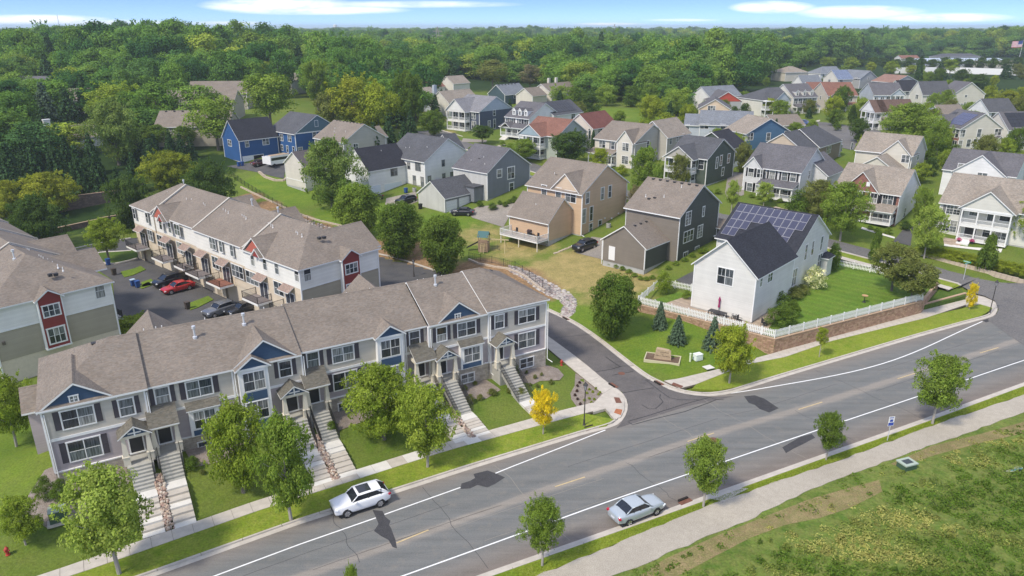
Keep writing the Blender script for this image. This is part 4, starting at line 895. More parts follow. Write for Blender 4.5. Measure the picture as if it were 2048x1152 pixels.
# --- dark green house with porch
GRN=S('vinyl_forest',(.075,.095,.075))
q=mk('house','dark green house with white two storey corner porch and dark gable roof','house','C',1295,608,5.7,GRN,ROOFM)
q.vol(0,0,12.0,8.6,5.7,3.2,'y',over=.45);q.wins('R','C',[(1373,640,.8,2.2,1),(1408,620,.8,2.0,1),(1421,712,.9,1.6,1),(1470,603,1.0,1.8,1)],tr=.13);q.win('L','C',1243,655,1.2,1.9,1)
mb=MB();mb.add([(-2.3,2.0,5.6),(-2.3,8.4,5.6),(-2.3,5.2,7.8)],[(0,2,1)]);mb.build('gable_panel',S('vinyl_taupe',(.42,.40,.35)),q.o)
q.gable_roof(-2.4,2.0,5,8.4,5.6,2.2,'x',q.roof,(0,0),.35,.2);q.porch(-2.3,2.1,-.05,8.3,2.9,5.6,'L',4);q.porch(-2.3,2.1,-.05,8.3,.3,2.75,'L',4)
for y in(3.0,4.9,6.8):
    q.win('L','C',0,0,1.1,1.7,1,metric=(0,y,3.4));q.win('L','C',0,0,1.1,1.7,1,metric=(0,y,.8))
q.slab('gable_vent','L','C',1100,545,.01,.01,WHITE)if False else None
q=mk('detached_garage','dark green garage with charcoal gable roof and white doors behind the corner porch house','garage','C',1490,522,4.6,GRN,ROOFD,dz=.0)
q.vol(0,0,8.5,8.0,4.6,3.2,'y',over=.4)if False else q.vol(0,0,7.6,9.6,4.6,3.0,'x',over=.4);q.win('R','C',1518,550,1.9,1.8,3);q.gdoor('R','C',1498,738,2.0,2.3);q.gdoor('R','C',1530,715,2.0,2.3)
# --- beige house in the centre right and its garage
q=mk('house','cream house with front gable, low porch and weathered roof beside the green porch house','house','C',700,475,5.7,S('vinyl_taupe',(.42,.40,.35)),ROOFB)
q.vol(0,0,14.0,10.8,5.7,3.2,'y',over=.45,corners='1');CRM=S('vinyl_cream',(.60,.565,.49));mb=MB();mb.box(-.07,0,0,0,10.8,5.68);mb.build('front_wall',CRM,q.o)
q.vol(-.7,.2,4.5,4.2,5.7,2.4,'x',found=False,wall=CRM,z0=0,fz=.3);q.x=-.7;q.win('L','C',622,510,1.6,1.7,2,grid=2);q.win('L','C',617,617,1.6,1.7,2,grid=2);q.x=-.07;q.win('L','C',430,488,1.7,1.5,2);q.win('L','C',517,500,.9,1.5,1,sh=GRSH)
q.wins('R','C',[(805,490,.9,1.6,1),(907,462,1.3,1.6,2),(887,565,.8,1.3,1),(938,545,1.3,1.3,2)],tr=.1);q.porch(-2.4,4.4,-.1,11.0,.4,2.6,'L',3,rail=False);shed_roof(q,-2.8,4.3,11.3,2.65,3.5,q.roof);q.wins('L','C',[(505,620,1.2,1.9,1)])
q=mk('detached_garage','taupe garage with steep tan roof behind the cream front gable house','garage','C',965,430,5.5,S('vinyl_taupe',(.42,.40,.35)),ROOFT,dz=.0)
q.vol(0,0,10.4,8.0,5.5,3.2,'x');q.wins('R','C',[(993,460,1.0,1.5,1),(1048,440,.9,1.4,1),(1095,425,.9,1.4,1)])
# --- house with red brown roof and two storey porch
q=mk('house','sage green house with red brown roof and white two storey front porch','house','B',1375,425,5.7,S('vinyl_sage',(.36,.40,.35)),ROOFR)
q.vol(0,0,11.5,10.5,5.7,3.3,'y',over=.4)
p0=loc_at(q,'B',1337,407,5.7);p1=loc_at(q,'B',1157,385,5.7);ya,yb=max(.2,p0.y),p1.y;
mb=MB();mb.add([(-2.3,ya,5.7),(-2.3,yb,5.7),(-2.3,(ya+yb)/2,8.0)],[(0,2,1)]);mb.build('gable_panel',S('vinyl_sky',(.30,.38,.42)),q.o)
q.gable_roof(-2.4,ya,6,yb,5.7,2.4,'x',q.roof,(0,0),.35,.2);q.porch(-2.3,ya+.1,-.05,yb-.1,3.0,5.6,'L',4);q.porch(-2.3,ya+.1,-.05,yb-.1,.4,2.8,'L',4,rail=True)
for f in(.2,.5,.8):q.win('L','B',0,0,1.2,1.7,1,metric=(0,ya+(yb-ya)*f,3.5));q.win('L','B',0,0,1.2,1.7,1,metric=(0,ya+(yb-ya)*f,.9))
q.wins('R','B',[(1640,395,.8,2.0,1)])
q=mk('detached_garage','cream garage with dark red brown roof just right of the sage green house','garage','C',352,358,5.6,CRM,shingle('shingle_wine',(.15,.065,.055)),dz=.0)
q.vol(0,0,10.5,8.2,5.6,3.1,'x');q.wins('R','C',[(412,375,1.6,1.6,2),(325,410,.8,2.0,1)])
# --- white colonial with dormers
q=mk('house','white colonial with black shutters, three small dormers and a long front porch','house','B',1145,278,5.7,WHV,ROOFG)
e=loc_at(q,'B',920,262,5.7);q.vol(0,0,13.0,e.y,5.7,3.5,'y')
for x,y in((960,298),(1008,303),(1070,308),(1115,312)):q.win('L','B',x,y,1.0,1.6,1,sh=BLSH)
yy=e.y
for f in(.2,.45,.7):
    y=yy*f;q.vol(.6,y-.6,3,y+.6,7.4,.6,'x',found=False,z0=6,over=.12,eover=.12,corners='');xx=q.x;q.x=.6;q.win('L','B',0,0,.55,.9,1,metric=(.6,y,6.4));q.x=xx
q.porch(-2.3,0,-.05,yy,.9,3.1,'L',5);shed_roof(q,-2.7,-.3,yy+.3,3.15,4.1,q.roof);q.gable_roof(-3.0,yy*.5,0,yy*.5+3.4,3.2,1.2,'x',q.roof,(0,0),.2,.1)
for f in(.15,.4,.62,.85):q.win('L','B',0,0,1.1,1.7,1,sh=BLSH,metric=(0,yy*f,1.2))
mb=MB()
for k in range(5):mb.box(-2.4-.3*(k+1),yy*.62,-.6,-2.4-.3*k,yy*.62+2.2,.9-.17*(k+1))
mb.build('steps',CONCL,q.o)
q=mk('house','white wing with dark grey roof and a flat black solar array behind the dormer colonial','house','C',28,250,5.7,WHV,ROOFM,dz=.0)
q.vol(0,0,13.0,9.0,5.7,3.0,'x');q.win('R','C',190,255,1.6,1.6,2)
sol=plain('solar_black',(.02,.02,.025),.3)
def roof_array(q,xa,xb,ya,yb,ze,rise,w,mat,nx,ny,axis='x',t=.2):
    """panels on the near slope of a ridge-along-x roof, given along x and up the slope (0..1)"""
    p=rise/(w/2);ang=math.atan(p);L_=(w/2)/math.cos(ang);pw,ph=(xb-xa)/nx,(yb-ya)*L_/ny
    mb=MB();mb.box(0,0,0,pw-.03,ph-.03,.05);me=mb.mesh('solar_panel',mat)
    for i in range(nx):
        for j in range(ny):
            d=ya*L_+j*ph;o=put('solar_panel',me,q.o)
            if axis=='x':o.location=(xa+i*pw,d*math.cos(ang),ze+d*math.sin(ang)+t);o.rotation_euler=(ang,0,0)
            else:o.location=(d*math.cos(ang),xb-i*pw,ze+d*math.sin(ang)+t);o.rotation_euler=(ang,0,-math.pi/2)
roof_array(q,1.0,11.2,.12,.92,5.7,3.0,9.0,sol,9,3)
# --- blue grey house with two storey porch, top centre
q=mk('house','dark slate blue house with pale gable and white double porch on its left','house','B',735,222,5.7,S('vinyl_navy_grey',(.075,.09,.13)),shingle('shingle_silver',(.19,.195,.21)))
q.vol(0,0,14.0,11.5,5.7,3.7,'y',over=.4);mb=MB();mb.add([(0,-.05,5.7),(14,-.05,5.7),(7,-.05,9.35)],[(0,1,2)]);mb.build('gable_panel',S('vinyl_ice',(.38,.43,.49)),q.o)
q.gable_roof(-2.4,3.6,7,11.5,5.7,3.2,'x',q.roof,(0,0),.35,.2);mb=MB();mb.add([(-2.2,3.6,5.7),(-2.2,11.5,5.7),(-2.2,7.55,8.85)],[(0,2,1)]);mb.build('gable_panel',WHV,q.o)
q.porch(-2.2,3.7,-.05,11.4,3.0,5.65,'L',4);q.porch(-2.2,3.7,-.05,11.4,.3,2.8,'L',4)
for f in(4.6,6.6,8.6,10.4):q.win('L','B',0,0,1.1,1.8,1,metric=(0,f,3.3));q.win('L','B',0,0,1.1,1.8,1,metric=(0,f,.6))
q.wins('L','B',[(687,252,1.7,1.8,2),(690,330,1.7,2.2,2)]);q.wins('R','B',[(858,228,1.0,1.6,1),(816,320,1.0,1.8,1),(860,318,.9,2.6,1)])
# --- dark teal house behind
q=mk('house','dark teal house with light blue grey roof rising behind the dormer colonial','house','B',945,80,5.2,S('vinyl_teal',(.06,.095,.11)),ROOFBL,dz=-1.5)
q.vol(0,0,12.5,8.5,5.2,3.2,'x');q.wins('R','B',[(1030,90,1.7,1.5,2),(1087,85,1.7,1.5,2)]);q.vents([(1+1.8*i,4.0,8.4)for i in range(6)],'box')
# --- blue house, right of centre
q=mk('house','steel blue sided house with tan roof and long blank gable wall','house','G',295,592,5.7,S('vinyl_steel_blue',(.075,.155,.25)),ROOFT,dz=-.8,ang=17)
q.vol(0,0,12.2,9.0,5.7,3.2,'y',over=.4);mb=MB();mb.box(-.07,0,0,0,9.0,5.68);mb.build('front_wall',S('vinyl_ice',(.38,.43,.49)),q.o);q.wins('R','G',[(432,612,1.0,1.8,1),(318,610,1.5,1.6,2),(545,598,1.0,1.6,1),(425,670,1.7,1.3,2)]);q.x=-.07;q.wins('L','G',[(232,600,1.0,1.6,1),(280,610,.9,1.5,1)])
# --- grey roof house in front of it (tan rear)
q=mk('house','brown sided house with wide dark grey roof and peach gable wall','house','D',535,178,5.6,S('vinyl_brown',(.26,.21,.16)),ROOFM,dz=-.6)
q.vol(0,0,9,9.5,5.6,3.2,'x',wall=S('vinyl_peach',(.52,.43,.33)));q.vol(8.0,-.4,22,9.0,5.6,3.4,'x',hip=(0,1));q.y=-.4;q.wins('R','D',[(710,170,2.6,1.6,3),(798,158,.9,1.6,1),(868,143,1.0,1.6,1),(785,240,1.6,1.9,2),(825,230,.9,1.9,1),(862,215,.9,1.9,1)])
q.porch(21.9,-.2,23.6,4,3.0,5.5,'R',2);q.porch(21.9,-.2,23.6,4,.3,2.8,'R',2)
# ---------------- houses of the upper streets, smaller in the picture
def simple(label,crop,x,y,he,lx,ly,rise,axis,wall,roof,dz=0.0,hip=(0,0),wR=(),wL=(),extra=None,name='house',cat='house',trim=None,fz=.3,ang=48.0):
    q=mk(name,label,cat,crop,x,y,he,wall,roof,dz=dz,trim=trim,ang=ang);q.vol(0,0,lx,ly,he,rise,axis,hip=hip,fz=fz)
    for w in wR:q.win('R',crop,*w[:4],n=w[4]if len(w)>4 else 1)
    for w in wL:q.win('L',crop,*w[:4],n=w[4]if len(w)>4 else 1)
    if extra:extra(q)
    return q
HIP=(1,1);GRB=S('vinyl_pale_blue',(.42,.46,.50));CRW=S('vinyl_cream_white',(.62,.60,.53));GRV=S('vinyl_soft_grey',(.36,.37,.37))
simple('beige hip roofed house standing highest at the edge of the wood','Q',1035,150,5.6,14,11,2.6,'x',BEI,ROOFT,hip=HIP,wR=[(598,215,1,1.4),(540,255,2,1.4,2),(575,252,2,1.4,2)],wL=[(505,215,1.2,1.5)],dz=-1,ang=20)
simple('white house with long grey hip roof beside the beige hip roofed house','G',762,212,5.2,14,10,3,'x',WHV,ROOFBL,dz=-1,hip=(1,0),wR=[(780,225,1,1.2)],ang=20)
simple('small white gabled garage with grey roof below the beige hip roofed house','G',650,275,3.4,11,7,3.2,'x',WHV,ROOFBL,dz=-.5,name='detached_garage',cat='garage',ang=20)
simple('cream garage house with mottled blue grey roof and paired upper windows','G',872,247,5.7,8.5,9,3.6,'x',CRW,shingle('shingle_patchy_blue',(.16,.20,.29),.4),dz=-1,wR=[(893,258,1.6,1.3,2)],wL=[(818,258,1.4,1.2,2)],ang=20)
simple('grey house with pale blue grey roof and broad gable left of the red roofed house','G',1013,243,5.6,11,12,3.2,'y',GRV,ROOFBL,dz=-1,wL=[(985,245,1.7,1.1,2)],wR=[(1065,245,.8,1.3)],ang=25)
simple('house with long red brown roof and grey end gable high on the right','R',515,150,4.2,15,12,2.8,'y',GRV,shingle('shingle_rust',(.24,.15,.12)),dz=-.5,wL=[(1215,270,1.4,.9,2)],ang=22)
simple('white house with grey roof at the left end of the upper street','G',62,360,4.5,15,9,3,'x',WHV,ROOFBL,dz=.3,wR=[(92,372,.9,1.1)],ang=30)
def red_gable(q):
    mb=MB();mb.add([(0,-.06,4.3),(10,-.06,4.3),(5,-.06,7.25)],[(0,1,2)]);mb.build('gable_panel',S('vinyl_red',(.42,.075,.05)),q.o)
simple('house with a bright red gable on the upper street','Q',150,500,4.3,10,11,3.0,'y',GRV,ROOFG,dz=-.3,extra=red_gable,ang=2)
simple('tan gabled house with a triple gable window below the red gable','Q',-10,585,4.2,9,13,2.7,'y',S('vinyl_tan_light',(.6,.47,.34)),ROOFG,dz=.2,wR=[(140,580,2.2,1.3,3)],ang=-14)
simple('long low pale blue house with grey roof and front windows beside a small spruce','C',1235,322,4.0,13,9,3.0,'x',GRB,ROOFBL,dz=.5,wR=[(1270,340,2.2,1.2,2),(1423,345,1.2,1.3)],hip=(0,0),ang=-15)
simple('low house with blue grey roof left of the long pale blue house','C',1110,330,3.4,8,12,2.2,'x',GRB,ROOFBL,dz=.5,wR=[(1130,345,1.1,1.2)],ang=-15)
def hporch(q):
    q.porch(0,-2.0,9.4,0,2.9,5.5,'R',4);q.porch(0,-2.0,9.4,0,.3,2.75,'R',4);q.gable_roof(3.5,-2.2,9.5,3,5.6,2.6,'y',q.roof,(0,0),.3,.2)
    mb=MB();mb.add([(3.5,-2.1,5.6),(9.5,-2.1,5.6),(6.5,-2.1,8.1)],[(0,1,2)]);mb.build('gable_panel',GRB,q.o)
simple('white house with slate roof, double porch and pale blue gable on the upper street','Q',750,485,5.6,11.3,13,3.2,'x',CRW,ROOFM,dz=-.5,hip=(1,0),wR=[(785,520,1.9,1.4,2),(845,510,1.2,1.3),(770,605,1.8,1.4,2)],extra=hporch,ang=20)
def idormers(q):
    for f in(1.0,3.9,6.8):
        q.vol(f,.4,f+1.3,3,7.3,.7,'y',found=False,z0=6,over=.12,eover=.12,corners='');yy=q.y;q.y=.4;q.win('R','Q',0,0,.6,.9,1,metric=(f+.65,0,6.3));q.y=yy
    for k in range(5):q.win('R','Q',0,0,1.5,1.6,2,metric=(1.0+1.85*k,0,3.6),sh=None)
    mb=MB();mb.add([(0,-2.4,2.7),(9.5,-2.4,2.7),(9.5,0,3.6),(0,0,3.6)],[(0,1,2,3)]);mb.build('porch_roof',q.roof,q.o);q.porch(0,-2.3,9.5,0,.4,2.7,'R',5)
simple('cream gabled house with three small white dormers over a window band','Q',1130,450,5.7,9.5,12,3.8,'x',CRW,ROOFG,dz=-.5,extra=idormers,ang=18)
def jgab(q):q.vol(.8,-.6,5.8,4,5.7,2.0,'y',found=False,z0=0,fz=.3);q.y=0;q.win('R','Q',1810,465,1.7,1.7,2);q.win('R','Q',1715,470,.9,1.4);q.porch(6.0,-2,10.8,0,.4,2.6,'R',4,rail=False);mb=MB();mb.add([(5.9,-2.3,2.6),(11,-2.3,2.6),(11,0,3.4),(5.9,0,3.4)],[(0,1,2,3)]);mb.build('porch_roof',q.roof,q.o)
simple('cream house with brick red roof in the middle of the upper street','Q',1545,430,5.7,10.8,11,3.9,'x',S('vinyl_sand',(.50,.46,.39)),ROOFR,dz=-.5,wL=[(1452,455,.8,1.2)],extra=jgab,ang=8)
simple('beige house partly hidden behind the brick red roof','Q',1345,385,5.0,9,9,3.0,'x',CRW,ROOFR,dz=0,ang=8)
def kg(q):
    q.gable_roof(5.0,-1.8,10.3,4,5.7,2.1,'y',q.roof,(0,0),.3,.2);mb=MB();mb.add([(5.0,-1.7,5.7),(10.3,-1.7,5.7),(7.65,-1.7,7.7)],[(0,1,2)]);mb.build('gable_panel',GRB,q.o)
    q.porch(5.0,-1.7,10.3,0,3.2,5.65,'R',4,rail=False);q.porch(0,-1.7,10.3,0,.4,2.9,'R',6)
    for k in range(5):q.win('R','R',0,0,1.3,1.5,2,metric=(1.1+2.05*k,0,3.4),sh=None)
simple('light grey house with slate roof and blue grey porch gable on the upper street','R',283,292,5.7,10.5,10,3.6,'x',GRB,ROOFG,dz=-.5,extra=kg,ang=2)
simple('white garage with charcoal roof behind the light grey porch gable house','R',612,245,5.4,8,8,3.4,'x',WHV,ROOFD,dz=-.8,wR=[(683,275,1.8,1.4,3)],name='detached_garage',cat='garage',ang=14)
simple('cream gable fronted house with dark green grey roof near the far slope','R',860,285,5.7,10.5,7,4.0,'x',CRW,ROOFM,dz=-.5,wL=[(787,315,1.4,1.4,2)],wR=[(953,325,1.9,1.5,2)],ang=8)
simple('large beige house with blank end gable and grey roof near the far slope','R',1215,285,5.7,12.2,8,3.9,'y',BEI,ROOFG,dz=-.5,wL=[(1110,305,1.4,1.6,2),(1178,308,1.4,1.2,2)],wR=[(1365,307,.9,.7),(1232,400,1,1.2),(1350,400,.9,1.2),(1300,402,2,.4,2)],ang=8)
simple('white gabled house with dark roof below the grassy slope at right','R',1640,490,4.4,9,8,3.2,'x',WHV,ROOFM,dz=0,wL=[],wR=[(1830,515,2.6,1.2,3),(1683,530,1.1,1.4)],ang=10)
def pp(q):
    q.porch(-2.2,.1,0,5.9,2.9,5.6,'L',4);q.porch(-2.2,.1,0,5.9,.3,2.7,'L',4)
    for f in(1.1,3.0,4.9):q.win('L','R',0,0,1.3,1.6,1,metric=(0,f,3.3));q.win('L','R',0,0,1.3,1.6,1,metric=(0,f,.7))
    q.gable_roof(-2.4,0,2,6,5.7,2.9,'x',q.roof,(0,0),.35,.15);mb=MB();mb.add([(-2.25,0,5.7),(-2.25,6,5.7),(-2.25,3,8.5)],[(0,2,1)]);mb.build('gable_panel',WHV,q.o);mb=MB();mb.add([(0,-3.0,3.0),(9,-3.0,3.0),(9,0,4.2),(0,0,4.2)],[(0,1,2,3)]);mb.build('porch_roof',ROOFT,q.o)
simple('white house with brown roof and stacked front porches left of the broad dark tree','R',375,492,5.7,11,6,2.9,'x',CRW,shingle('shingle_umber',(.13,.09,.075)),dz=-.5,extra=pp,ang=13)
def qq(q):
    mb=MB();mb.box(-.08,0,0,0,9.8,5.6);mb.build('brick_wall',BRICK,q.o)
    q.gable_roof(-.8,5.0,5,10.1,5.7,2.4,'x',q.roof,(0,0),.35,.2);mb=MB();mb.add([(-.7,5.0,5.75),(-.7,10.1,5.75),(-.7,7.55,8.0)],[(0,2,1)]);mb.build('gable_panel',CRW,q.o)
    q.x=-.08
    for f in(1.0,2.3,4.6,6.5,8.6):q.win('L','R',0,0,1.1,1.9,1,metric=(0,f,3.4));
    for f in(1.2,4.8,8.2):q.win('L','R',0,0,1.6,1.9,2,metric=(0,f,.7))
    q.x=0;roof_array(q,1.0,6.6,.12,.85,5.7,3.5,10.7,plain('solar_blue',(.06,.07,.14),.25),6,4,axis='y');roof_array(q,8.0,9.4,.3,.8,5.7,3.5,10.7,sol,2,2,axis='y')
simple('beige and brick house with blue solar array facing the street at right','R',1310,690,5.7,10.7,10,3.5,'y',BEI,ROOFG,dz=-.5,wR=[(1322,745,1.4,1.7,2),(1520,742,1.0,1.9),(1742,730,1.7,1.5,2),(1395,860,1.0,1.8),(1490,862,1.9,2.0,2),(1680,850,1.0,1.3),(1295,875,1.1,1.9)],extra=qq,ang=5)
def rr(q):roof_array(q,1.0,11.4,.08,.92,5.7,3.6,8.0,sol,8,4);q.vol(-2.0,1,.2,4,3,.8,'y',found=False,corners='')
simple('cream house with a black solar roof array at the right edge','R',1870,698,5.7,12,8,3.6,'x',CRW,ROOFG,dz=-.5,wR=[(1935,748,1.2,1.6),(2045,745,1.2,1.6),(2040,850,1.4,1.8)],extra=rr,ang=9)
simple('white gabled garage with tan roof beside the brick and beige house','R',1075,530,3.2,8,7,2.4,'x',GRB,ROOFB,dz=.5,name='detached_garage',cat='garage',ang=10)
simple('low tan roofed garage at the end of the upper street','Q',905,790,3.2,9,8,2.2,'x',BEI,ROOFB,dz=.3,name='detached_garage',cat='garage',ang=15)
# behind the centre houses, by the wood
simple('beige garage with short ridge beside the dark teal house','H',1068,562,4.5,8,8,2.5,'x',CRM,ROOFB,dz=-1,name='detached_garage',cat='garage')
def chim(q):
    for x in(4.5,9.0):
        mb=MB();mb.box(0,0,-1,1.0,.8,1.8);mb.build('chimney',CRM,q.o,(x,5.0,8.0))
simple('long beige house with two chimneys and a white rear deck at the wood edge','H',1178,545,4.8,17,10,3.0,'x',CRM,ROOFB,dz=-1,extra=chim)
simple('beige end house with tan roof and white balcony right of the chimneys','H',1388,520,4.2,8,8,2.6,'x',CRM,ROOFT,dz=-1,hip=HIP)
simple('small red roofed house half hidden among trees','H',455,512,4.5,9,9,3,'x',CRW,ROOFR,dz=0)
simple('narrow white house with tan roof between dark trees','H',605,490,5.5,9,8,2.6,'x',CRW,ROOFT,dz=0)
def ch2(q):mb=MB();mb.box(0,0,-3,1.2,1.0,2.6);mb.build('chimney',GRB,q.o,(-.4,6.5,7.2))
simple('white house with tan roof and wide white chimney behind the slate blue house','H',578,600,4.6,14,9,3.2,'x',CRW,ROOFT,dz=0,extra=ch2)
simple('pale grey blue house corner left of the narrow arborvitae','H',468,570,5.0,5,11,2.8,'x',GRB,ROOFT,dz=0)
# left woodland: multi unit building and roofs between trees
TAU=S('vinyl_stone',(.40,.37,.31))
def vv(q):q.vents([(1.5+2.2*i,5.6,9.0)for i in range(8)],'box')
simple('long taupe apartment building with a wide brown roof in the left woodland','I',905,742,5.6,19,12,3.4,'x',TAU,ROOFB,dz=-.2,wR=[(990,765,2.2,1.5,2),(1062,762,2.2,1.5,2),(935,770,2.0,1.4,2)],extra=vv,ang=5.0)
simple('middle roof of the taupe apartments with a white edged gable','I',940,610,5.6,22,13,3.6,'x',TAU,ROOFB,dz=-.2,ang=5.0)
simple('rear block of the taupe apartments with a cream gable end','I',1095,548,5.6,20,12,3.6,'x',TAU,ROOFB,dz=-.2,wR=[(1150,550,2,1.2,2),(1215,550,2,1.2,2)],ang=5.0)
simple('grey roofed house at the far left edge among the trees','I',20,515,5.0,14,12,3.5,'x',TAU,ROOFG,dz=0,ang=10.0)
simple('tan roofed house half buried in the left woodland','I',345,590,5.0,14,11,3.2,'x',CRW,ROOFB,dz=0,ang=30.0)
def ch3(q):mb=MB();mb.box(0,0,-4,1.5,1.0,3.4);mb.box(-.1,-.1,3.2,1.6,1.1,3.5);mb.build('chimney',WHV,q.o,(-.9,4,6.5))
simple('white house with tall white chimney deep in the left trees','I',330,820,5.0,12,10,2.8,'x',WHV,ROOFB,dz=-2,extra=ch3)
simple('white walled house with tan roof showing above the trees left of centre','I',1705,470,5.6,8,8,2.4,'x',WHV,ROOFT,dz=0)
simple('cream house with dormer on the rise left of the upper street','G',145,220,4.2,9,8,2.0,'x',CRW,ROOFT,dz=0)
simple('small white house between trees above the upper street','G',350,120,5,9,8,2,'x',WHV,ROOFG,dz=0)
simple('tan roofed house peeping from trees near the yellow crown, centre','H',770,355,5,9,8,2.4,'x',TAU,ROOFT,dz=0)
# commercial row behind the white fence, far right
simple('cream motel wing with red brown roof behind the white fence','G',1275,118,3.6,16,10,2.4,'x',WHV,ROOFR,dz=0,ang=6.0)
simple('long low building with blue grey metal roof behind the white fence','G',1395,135,3.4,60,14,1.6,'x',GRB,plain('metal_roof',(.42,.48,.56),.4,noise=.1,nscale=.5),dz=0,ang=3.0)
simple('grey hip roofed building behind the blue metal roof','G',1510,108,4.4,40,14,2.6,'x',GRV,ROOFM,dz=0,hip=HIP,ang=3.0)
simple('flat brown roofed building right of the blue metal roof','G',1740,140,3.6,30,14,.6,'x',BEI,ROOFB,dz=0,ang=3.0)
# ================================================================== TOWNHOUSE ROWS
LAVL=S('vinyl_lavender',(.39,.345,.35));BGU=S('vinyl_sandstone',(.50,.465,.40));BLP=S('panel_blue',(.045,.085,.15));STONE=masonry('ledge_stone',[(.46,.41,.34),(.34,.30,.25)],sc=(.62,.21),mortar=(.30,.27,.23),msize=.012)
SHP=plain('shutter_plum',(.060,.052,.062),.6);CREAM=plain('porch_cream',(.66,.61,.50),.6,noise=.05)
fr=House('townhouse_row','long lavender and beige townhouse row with blue gables facing the main road','townhouse row',(FA[0],FA[1],0),30.49);fr.wall=LAVL;fr.roof=ROOFB
q=fr;ZE=8.45;DP=11.3
segs=[(.2,7.6,.2,.12,(1,0)),(7.6,20.9,.6,0,(0,0)),(20.9,33.8,1.1,0,(0,0)),(33.8,40.7,.5,.16,(0,0)),(40.7,48.0,.4,.34,(0,1))]
for a,b,y,dz,hp in segs:
    mb=MB();mb.box(a,y,-1.0,b,DP,ZE,skip=('t','b'));mb.build('wall',LAVL,q.o)
    q.gable_roof(a,y,b,DP-.4+y*.5,ZE+dz,2.8,'x',ROOFB,hp,.35,0.0 if not sum(hp)else .3)
    mb=MB();mb.box(a-.015,y-.03,5.75,b+.015,y,ZE-.02);mb.build('upper_wall',BGU,q.o)
    mb=MB();mb.box(a-.03,y-.07,5.55,b+.03,y,5.80);mb.box(a-.03,y-.09,ZE-.2,b+.03,y-.031,ZE-.02);mb.build('trim_band',WHITE,q.o)
    mb=MB();mb.box(a-.02,y-.10,-.5,b+.02,y,2.70);mb.build('stone_base',STONE,q.o);mb=MB();mb.box(a-.03,y-.14,2.70,b+.03,y,2.80);mb.build('stone_cap',WHITE,q.o)
for x,y in((.2,.2),(7.6,.2),(20.9,.6),(33.8,.5),(40.7,.4),(48,.4),(14.7,.6),(31.3,1.1)):
    mb=MB();mb.box(x-.07,y-.13,2.8,x+.07,y+.1,ZE-.1);mb.build('corner_trim',WHITE,q.o);mb=MB();mb.tube([(x+.17,y-.18,ZE-.3),(x+.17,y-.18,1.5),(x+.4,y-.9,1.3)],.05);mb.build('downspout',WHITE,q.o)
mb=MB();mb.box(.17,.2,5.75,.2,DP,ZE-.02);mb.build('upper_wall',BGU,q.o)
mb=MB();mb.box(48,.4,5.75,48.03,DP,ZE-.02);mb.build('upper_wall',BGU,q.o)
def sxz(q,face,crop,x,y):return q.lp(face,*cp(crop,x,y))
def wpx(q,crop,x,y,w,h,n=1,sh=None,grid=0):q.win('R',crop,x,y,w,h,n,grid=grid,sh=sh,tr=.1)
def fgable(q,s0,s1,yw,rise,zb=ZE,back=7.0,win=None,col=BLP):
    q.gable_roof(s0,yw-.05,s1,back,zb,rise,'y',ROOFB,(0,0),.28,.22);m_=(s0+s1)/2
    mb=MB();mb.add([(s0,yw-.06,zb-.1),(s1,yw-.06,zb-.1),(m_,yw-.06,zb+rise-.05),(s0,yw+.4,zb-.1),(s1,yw+.4,zb-.1),(m_,yw+.4,zb+rise-.05)],[(0,1,2),(0,3,4,1),(1,4,5,2),(0,2,5,3)]);mb.build('gable_panel',col,q.o)
    mb=MB();mb.box(s0-.1,yw-.12,zb-.22,s1+.1,yw-.03,zb-.02);mb.build('trim_band',WHITE,q.o)
q.y=.2-.03
fgable(q,.2,5.3,.18,1.75,back=6);wpx(q,'a',304,534,2.25,1.55,2,SHP);wpx(q,'a',493,494,1.05,1.5,1,SHP);q.y=.09;wpx(q,'a',287,462,.5,.5,2,grid=0);q.y=.2;wpx(q,'a',331,656,2.3,1.75,2,SHP);q.y=.1;wpx(q,'a',356,766,1.7,.75,2,grid=0)
q.y=.57;wpx(q,'a',632,450,1.05,1.5,1,SHP);wpx(q,'a',776,420,2.05,1.5,2,SHP);q.y=.5;wpx(q,'a',797,645,1.0,.9,1,grid=0)
def boxbay(q,crop,x,y,yw,w=2.5):
    p=sxz(q,'R',crop,x,y);s0,s1=p.x-w/2,p.x+w/2;mb=MB();mb.box(s0,yw-.55,2.9,s1,yw,5.45);mb.build('window_box',WHITE,q.o)
    shed_roof2(q,s0-.15,s1+.15,yw-.75,yw,5.45,6.0);oy=q.y;q.y=yw-.55;q.win('R',crop,0,0,w-.75,1.6,2,grid=1,metric=(p.x,yw,3.65));mb=MB();mb.box(s0+.2,yw-.58,2.98,s1-.2,yw-.55,3.48);mb.build('blue_panel',BLP,q.o);q.y=oy
def shed_roof2(q,s0,s1,y0,y1,z0,z1,mat=None,t=.12):
    V=[(s0,y0,z0),(s1,y0,z0),(s1,y1,z1),(s0,y1,z1)]+[(s0,y0,z0+t),(s1,y0,z0+t),(s1,y1,z1+t),(s0,y1,z1+t)]
    mb=MB();mb.add(V,[(4,5,6,7)],0);mb.add(V,[(0,1,5,4),(1,2,6,5),(3,0,4,7),(0,3,2,1)],1);return mb.build('shed_roof',[mat or shingle('shingle_moss',(.13,.125,.105)),WHITE],q.o)
q.y=.6;boxbay(q,'a',797,550,.6)
